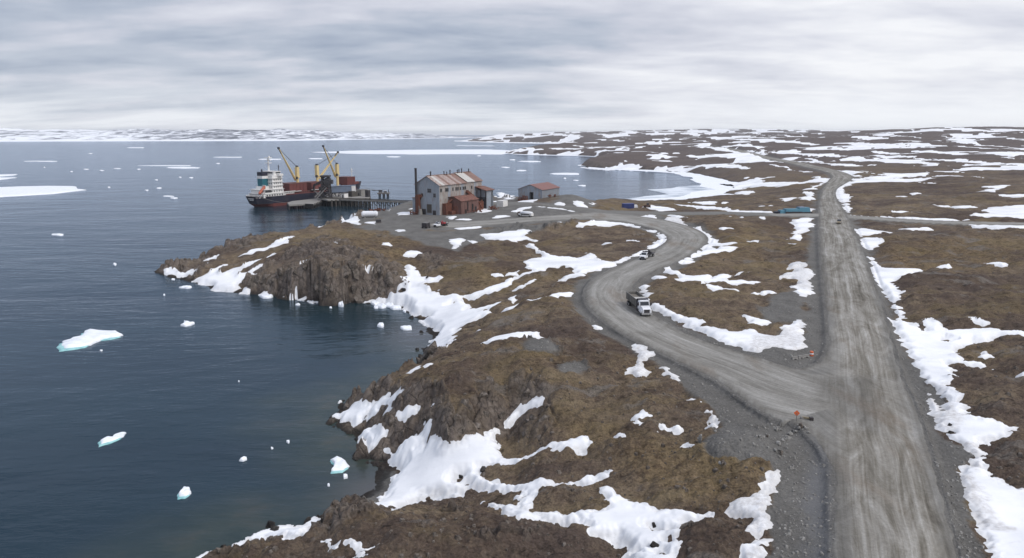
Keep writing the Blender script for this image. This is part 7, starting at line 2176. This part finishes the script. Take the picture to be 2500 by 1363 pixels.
mb = MB(); mb.box((-0.3, 0, 2.6), (1.5, 1.6, 1.3)); mb.build('cab', P_dark, t)
mb = MB(); mb.bar((1.6, -0.7, 1.6), (3.6, -0.7, 0.8), 0.3); mb.bar((1.6, 0.7, 1.6), (3.6, 0.7, 0.8), 0.3); mb.box((3.9, 0, 0.7), (0.8, 2.6, 0.9)); mb.build('bucket', P_rustm, t)
wheels(t, [-1.4, 1.4], 1.1, 0.75, 0.5, rim=False)

# turquoise stack and dark machines by the crossing
p = at(1942, 521)
t = thing('tarpaulin_stack', 'long stack under turquoise tarpaulin beside the side road junction', 'stack', p, 0.12)
mb = MB(); mb.box((-2.5, 0, 1.2), (8, 4.0, 2.4), taper=0.86); mb.box((4.5, 1.0, 1.5), (7, 4.5, 3.0), taper=0.8); mb.box((-7.5, 0.4, 0.9), (3, 3.4, 1.7), taper=0.9); mb.build('tarpaulin', P_cyan, t)
mb = MB(); mb.box((-2, -2.1, 0.6), (9, 0.3, 0.9)); mb.box((5, -1.4, 0.4), (7, 0.3, 0.7)); mb.build('pallet_edge', P_dark, t)
mb = MB(); mb.box((3.5, 1.2, 3.1), (3.4, 2.6, 0.5), taper=.8); mb.build('bundle', P_gallery, t)
p = at(1912, 522)
t = thing('machine_row', 'dark navy low machinery left of the turquoise tarpaulin stack', 'machine', p, 0.1)
mb = MB(); mb.box((1, 0, 1.1), (4.5, 2.4, 1.4)); mb.box((-3.2, 0, 0.8), (3.4, 2.2, 1.0)); mb.box((2.0, 0, 2.1), (1.6, 1.8, 0.8)); mb.build('body', P_navy, t)
wheels(t, [-3.8, -0.4, 2.4], 1.1, 0.45, 0.35, rim=False)

# white tank and odd things at the cape end of the yard
p = at(903, 531)
t = thing('storage_tank', 'long white rounded storage tank lying at the seaward end of the yard', 'tank', p, 0.1)
mb = MB(); mb.cyl((-3.6, 0, 1.9), (3.6, 0, 1.9), 3.1, n=16); mb.cyl((-4.3, 0, 1.9), (-3.6, 0, 1.9), 1.8, 3.1, 16); mb.cyl((3.6, 0, 1.9), (4.3, 0, 1.9), 3.1, 1.8, 16); mb.build('shell', P_truck, t, False)
for x in (-2.4, 2.4):
    mb = MB(); mb.box((x, 0, 0.5), (0.6, 2.6, 1.0)); mb.build('saddle', P_conc, t)
mb = MB(); mb.cyl((2.2, 0, 3.3), (2.2, 0, 4.0), 0.8, n=8); mb.build('hatch', P_dark, t)
p = at(924, 545)
t = thing('skid_unit', 'small dark skid unit on the yard edge right below the white tank', 'machine', p, 0.3)
mb = MB(); mb.box((0, 0, 1.1), (2.4, 1.8, 1.3)); mb.build('housing', P_dark, t)
mb = MB(); mb.box((0, 0, 0.25), (2.8, 2.0, 0.3)); mb.bar((0.6, 0.3, 1.7), (0.6, 0.3, 2.5), 0.25); mb.build('frame', P_steel, t)
p = at(920, 515)
t = thing('rusty_heap', 'dark rusty scrap heap on the shore between the white tank and the trestle', 'scrap', p, 0.5)
mb = MB()
rs = random.Random(9)
for k in range(12):
    a_ = Vector((rs.uniform(-3.4, 3.4), rs.uniform(-2, 2), rs.uniform(0, 1.2))); mb.bar(a_, a_ + Vector((rs.uniform(-2, 2), rs.uniform(-2, 2), rs.uniform(-0.5, 0.9))), rs.uniform(0.3, 0.9))
mb.build('scrap_piece', P_rustm, t)['kind'] = 'stuff'
for (u, v, lab, sd_) in [(1165, 519, 'dark red scrap heap at the foot of the rusty shed wall', 1), (1205, 512, 'red brown scrap heap beyond the rusty shed, right end', 2), (1190, 502, 'tangle of rusty frames in front of the mill annex', 3), (1015, 524, 'dark scrap at the foot of the mill stack', 5), (1090, 524, 'grey rubble blocks under the left end of the rusty shed', 6), (1350, 482, 'low dark scrap right of the shed corner', 7)]:
    p = at(u, v); rs = random.Random(sd_)
    t = thing('scrap_heap', lab, 'scrap', p, rs.random())
    mb = MB()
    for k in range(16):
        a_ = Vector((rs.uniform(-2.6, 2.6), rs.uniform(-1.6, 1.6), rs.uniform(0, 1.0))); mb.bar(a_, a_ + Vector((rs.uniform(-1.6, 1.6), rs.uniform(-1.2, 1.2), rs.uniform(-0.4, 1.6))), rs.uniform(0.15, 0.7))
    mb.build('scrap_piece', P_conc if sd_ == 6 else P_rustm, t)['kind'] = 'stuff'

# orange road sign and its cable barrier on the lip of the junction
p = at(1944, 1029)
t = thing('road_sign', 'orange diamond road sign on a post at the lip of the junction', 'sign', p, 0)
mb = MB(); mb.bar((0, 0, 0), (0, 0, 1.3), 0.08); mb.build('post', P_steel, t)
mb = MB(); q = 0.45; mb.add([(0, -0.03, 0.80), (q, -0.03, 1.25), (0.0, -0.03, 1.7), (-q, -0.03, 1.25), (0, 0.03, 0.80), (q, 0.03, 1.25), (0.0, 0.03, 1.7), (-q, 0.03, 1.35)], [(0, 1, 2, 3), (7, 6, 5, 4), (0, 4, 5, 1), (1, 5, 6, 2), (2, 6, 7, 3), (3, 7, 4, 0)]); mb.build('sign_board', P_orange, t)
p = at(1958, 1026); p2 = at(1980, 1030)
t = thing('road_barrier', 'low yellowish barrier rail lying right of the orange sign', 'barrier', p)
d = p2 - p
mb = MB(); mb.bar((0, 0, 0.45), d + Vector((0, 0, 0.5)), 0.22); mb.build('rail', P_tan, t)
mb = MB(); mb.box((0, 0, 0.25), (0.4, 0.4, 0.5)); mb.build('block', P_conc, t)
mb = MB(); mb.box((d.x, d.y, d.z + 0.3), (0.5, 0.5, 0.8)); mb.build('drum', P_dark, t)
# marker barrel with plough debris in the corner of the two roads
p = at(1981, 869)
t = thing('marker_barrel', 'red and white marker barrel at the inner corner of the junction', 'barrel', p)
mb = MB(); mb.cyl((0, 0, 0), (0, 0, 0.9), 0.75, 0.65, 14); mb.build('barrel', P_orange, t)
mb = MB(); mb.cyl((0, 0, 0.35), (0, 0, 0.6), 0.76, 0.74, 14); mb.build('white_band', P_truck, t)
for k, (u, v, lab) in enumerate([(1968, 872, 'white concrete barrier block beside the marker barrel'), (1955, 874, 'white concrete barrier block, middle of the three'), (1940, 877, 'white concrete barrier block farthest left from the marker barrel')]):
    p = at(u, v)
    t = thing('barrier_block', lab, 'barrier', p, 0.15, 'concrete blocks at the inner corner of the junction')
    mb = MB(); mb.profile([(-0.55, 0), (0.55, 0), (0.3, 0.35), (0.2, 0.85), (-0.2, 0.85), (-0.3, 0.35)], -0.9, 0.9, Matrix.Rotation(math.pi / 2, 4, 'Z')); mb.build('block', P_conc, t); t.scale = (0.6, 0.6, 0.6)
    mb = MB(); mb.box((0.0, -0.56, 0.15), (0.6, 0.1, 0.2)); mb.build('slot', P_dark, t)


# ------------------------------------------------------------------ rocks
def rock_material(name, a, b_, c_):
    m, t, b = new_mat(name, 0.95, spec=0.15)
    tc = N(t, 'ShaderNodeTexCoord')
    geo = N(t, 'ShaderNodeNewGeometry')
    n1 = tnoise(t, geo.outputs['Position'], 0.9, 7, 0.72, 0.4)
    c = ramp(t, [(0.35, a), (0.5, b_), (0.66, c_)], n1)
    n2 = tnoise(t, geo.outputs['Position'], 5.0, 4, 0.7)
    cc = mixc(t, 0.8, c.outputs[0], ramp(t, [(0.3, 0.6), (0.7, 1.35)], n2).outputs[0], 'MULTIPLY')
    L(t, cc, b.inputs['Base Color'])
    bump(t, b, mth(t, 'ADD', n1, mth(t, 'MULTIPLY', n2, 0.4)), 0.8, 0.3)
    return m


M_rk1 = rock_material('grey_brown_rock', (0.055, 0.046, 0.040), (0.125, 0.105, 0.088), (0.235, 0.205, 0.18))
M_rk2 = rock_material('pale_stone', (0.13, 0.125, 0.115), (0.24, 0.23, 0.215), (0.40, 0.385, 0.36))
M_rk3 = rock_material('dark_wet_rock', (0.016, 0.015, 0.015), (0.032, 0.029, 0.027), (0.075, 0.068, 0.06))


def rock_mesh(seed, mat, tall=1.0):
    rs = random.Random(seed)
    bm = bmesh.new()
    pts_ = []
    for k in range(15):
        a_ = rs.uniform(0, 2 * math.pi); z = rs.uniform(-1, 1); r = math.sqrt(1 - z * z) * rs.uniform(0.75, 1.0)
        pts_.append(bm.verts.new((math.cos(a_) * r * 0.5, math.sin(a_) * r * 0.5, z * 0.5 * tall)))
    bmesh.ops.convex_hull(bm, input=bm.verts)
    for v in [v for v in bm.verts if not v.link_faces]:
        bm.verts.remove(v)
    me = bpy.data.meshes.new('rock')
    bm.to_mesh(me); bm.free(); me.materials.append(mat)
    return me


MS_cliff = [rock_mesh(s, M_rk1, 1.15) for s in range(10)]
MS_wet = [rock_mesh(s + 50, M_rk3, 0.8) for s in range(6)]
MS_pale = [rock_mesh(s + 90, M_rk2, 0.8) for s in range(8)]


def put_rock(me, x, y, z, s, rs, parent=land):
    o = bpy.data.objects.new('rock', me); COL.objects.link(o)
    o.location = (x, y, z)
    o.scale = (s * rs.uniform(0.75, 1.25), s * rs.uniform(0.75, 1.25), s * rs.uniform(0.7, 1.2))
    o.rotation_euler = (rs.uniform(-.5, .5), rs.uniform(-.5, .5), rs.uniform(0, 6.28))
    o.parent = parent
    return o


def rocks():
    rs = random.Random(21); cnt = 0
    Jm = GYg < 420
    # buttresses and blocks on the headlands
    cand = np.argwhere((rk > 0.55) & (dC > 0.2) & (sF < -0.8) & Jm & (bed < 0.01) & (GYg < 300) & (slope > 0.5))
    nearc = cand[GYg[cand[:, 0], cand[:, 1]] < 150]; farc = cand[GYg[cand[:, 0], cand[:, 1]] >= 150]
    for cc_, n_, smin, smax in ((nearc, 120, 0.9, 2.4), (farc, 80, 2.0, 4.6)):
        pick = cc_[np.array(rs.sample(range(len(cc_)), min(n_, len(cc_))))]
        for j, i in pick:
            x, y = GXg[j, i], GYg[j, i]
            s = smin + (smax - smin) * rs.random() ** 1.6
            o = put_rock(rs.choice(MS_cliff), x, y, HT[j, i] - 0.22 * s, s, rs); cnt += 1
            if n_ == 80:
                o.scale.z *= 1.35
    # dark blocks along the waterline
    cand = np.argwhere((np.abs(dC) < 1.6) & (GYg < 330) & (wC < 9) & (GSg > -0.75))
    pick = cand[np.array(rs.sample(range(len(cand)), min(75, len(cand))))]
    for j, i in pick:
        x, y = GXg[j, i], GYg[j, i]
        s = rs.uniform(0.7, 2.2)
        put_rock(rs.choice(MS_wet), x, y, max(HT[j, i], 0) * 0.5 - 0.05, s, rs); cnt += 1
    # pale boulders in rows round the gravel heap and along the lip
    rows = [((1675, 1128), (1705, 1118), 4), ((1705, 1100), (1775, 1140), 9), ((1900, 1085), (1960, 1040), 9), ((1895, 1100), (1915, 1110), 3), ((1960, 1045), (1975, 1060), 3), ((1730, 1040), (1750, 1062), 4), ((1890, 1048), (1910, 1055), 4), ((1845, 1065), (1875, 1070), 4), ((1700, 1075), (1712, 1082), 2)]
    for a_, b_, n in rows:
        for k in range(n):
            f = (k + rs.random() * 0.5) / n
            p = at(a_[0] + (b_[0] - a_[0]) * f + rs.uniform(-4, 4), a_[1] + (b_[1] - a_[1]) * f + rs.uniform(-3, 3))
            put_rock(rs.choice(MS_pale if rs.random() < 0.7 else MS_cliff), p.x, p.y, p.z + 0.12, rs.uniform(0.4, 1.05), rs); cnt += 1
    # rocks poking out of the snow
    for (u, v, s) in [(1090, 1006 + 0, 0), (985, 708, 1.6), (1042, 678, 1.1), (992, 679, 0.7), (990, 694, 0.7), (1036, 1025, .8), (1180, 1148, 1.3), (1125, 1165, 1.0), (2270, 833, 1.3), (2342, 839, .8), (2318, 1042, 1.0), (2322, 1057, .9), (1597, 1285, .9), (1640, 1287, 1.0), (1600, 1335, 1.3), (1690, 1150, .6)]:
        if s:
            p = at(u, v); put_rock(rs.choice(MS_wet), p.x, p.y, p.z + 0.1 * s, s, rs); cnt += 1
    # standing stone
    p = at(1709, 1084)
    o = put_rock(MS_pale[3], p.x, p.y, p.z + 0.7, 1.0, rs); o.scale = (0.75, 0.7, 2.1); o.rotation_euler = (0.05, 0.05, 1)
    o.parent = None; o.name = 'standing_stone'; tag(o, 'narrow upright pale stone at the edge of the grey gravel heap', 'stone')
    # the crushed rock and pebbles nobody could count
    mb = MB()
    rs2 = np.random.RandomState(5)
    cand = np.argwhere((gravel > 0.5) & (qroad < -0.4) & (sF < -0.3) & (GYg < 210) & (dC > 3))
    sel = cand[rs2.randint(0, len(cand), 2600)]
    V = []; Fc = []
    base = np.array([(-.5, -.5, -.3), (.5, -.4, -.3), (.45, .5, -.3), (-.5, .45, -.3), (-.3, -.25, .35), (.3, -.3, .3), (.25, .3, .4), (-.25, .3, .3)])
    fc = [(0, 3, 2, 1), (4, 5, 6, 7), (0, 1, 5, 4), (1, 2, 6, 5), (2, 3, 7, 6), (3, 0, 4, 7)]
    cand2 = np.argwhere((gravel < 0.3) & (sF < -0.3) & (GYg < 260) & (dC > 1) & (qroad < -3))
    sel2 = cand2[rs2.randint(0, len(cand2), 2600)]
    for grp, mat, smin, smax, nm, lab in ((sel, M_rk2, 0.07, 0.45, 'stones', 'loose pale stones scattered over the grey gravel shoulders'), (sel2, M_rk1, 0.2, 0.75, 'tundra_stones', 'loose weathered stones scattered over the brown tundra')):
        V = []; Fc = []
        for n_, (j, i) in enumerate(grp):
            s = smin + (smax - smin) * rs2.rand() ** 4
            a_ = rs2.rand() * 6.28; ca, sa = math.cos(a_), math.sin(a_)
            b_ = base * s * (0.75 + 0.5 * rs2.rand(8, 3))
            X = b_[:, 0] * ca - b_[:, 1] * sa + GXg[j, i] + rs2.rand() * 0.2; Y = b_[:, 0] * sa + b_[:, 1] * ca + GYg[j, i]
            Z = b_[:, 2] + HT[j, i] + 0.06 * s
            o_ = len(V)
            V += list(zip(X.tolist(), Y.tolist(), Z.tolist()))
            Fc += [tuple(o_ + q for q in f) for f in fc]
        me = bpy.data.meshes.new(nm); me.from_pydata(V, [], Fc); me.materials.append(mat)
        o = bpy.data.objects.new(nm, me); COL.objects.link(o); o['kind'] = 'stuff'; o['label'] = lab; o['category'] = 'stones'


rocks()
for o in bpy.data.objects:
    if o.parent is not None and o.name.split('.')[0] in ('piles', 'coaming_stay', 'cover_rib', 'fender', 'fender_post', 'rail', 'side_gallery', 'stern_lettering', 'shed_side_wall', 'shed_opening', 'pallet_edge', 'saddle', 'equipment', 'annex_post', 'trestle_leg', 'deck_ledge', 'white_walkway', 'winch', 'windlass', 'tarpaulin_bow'):
        o['kind'] = 'stuff'
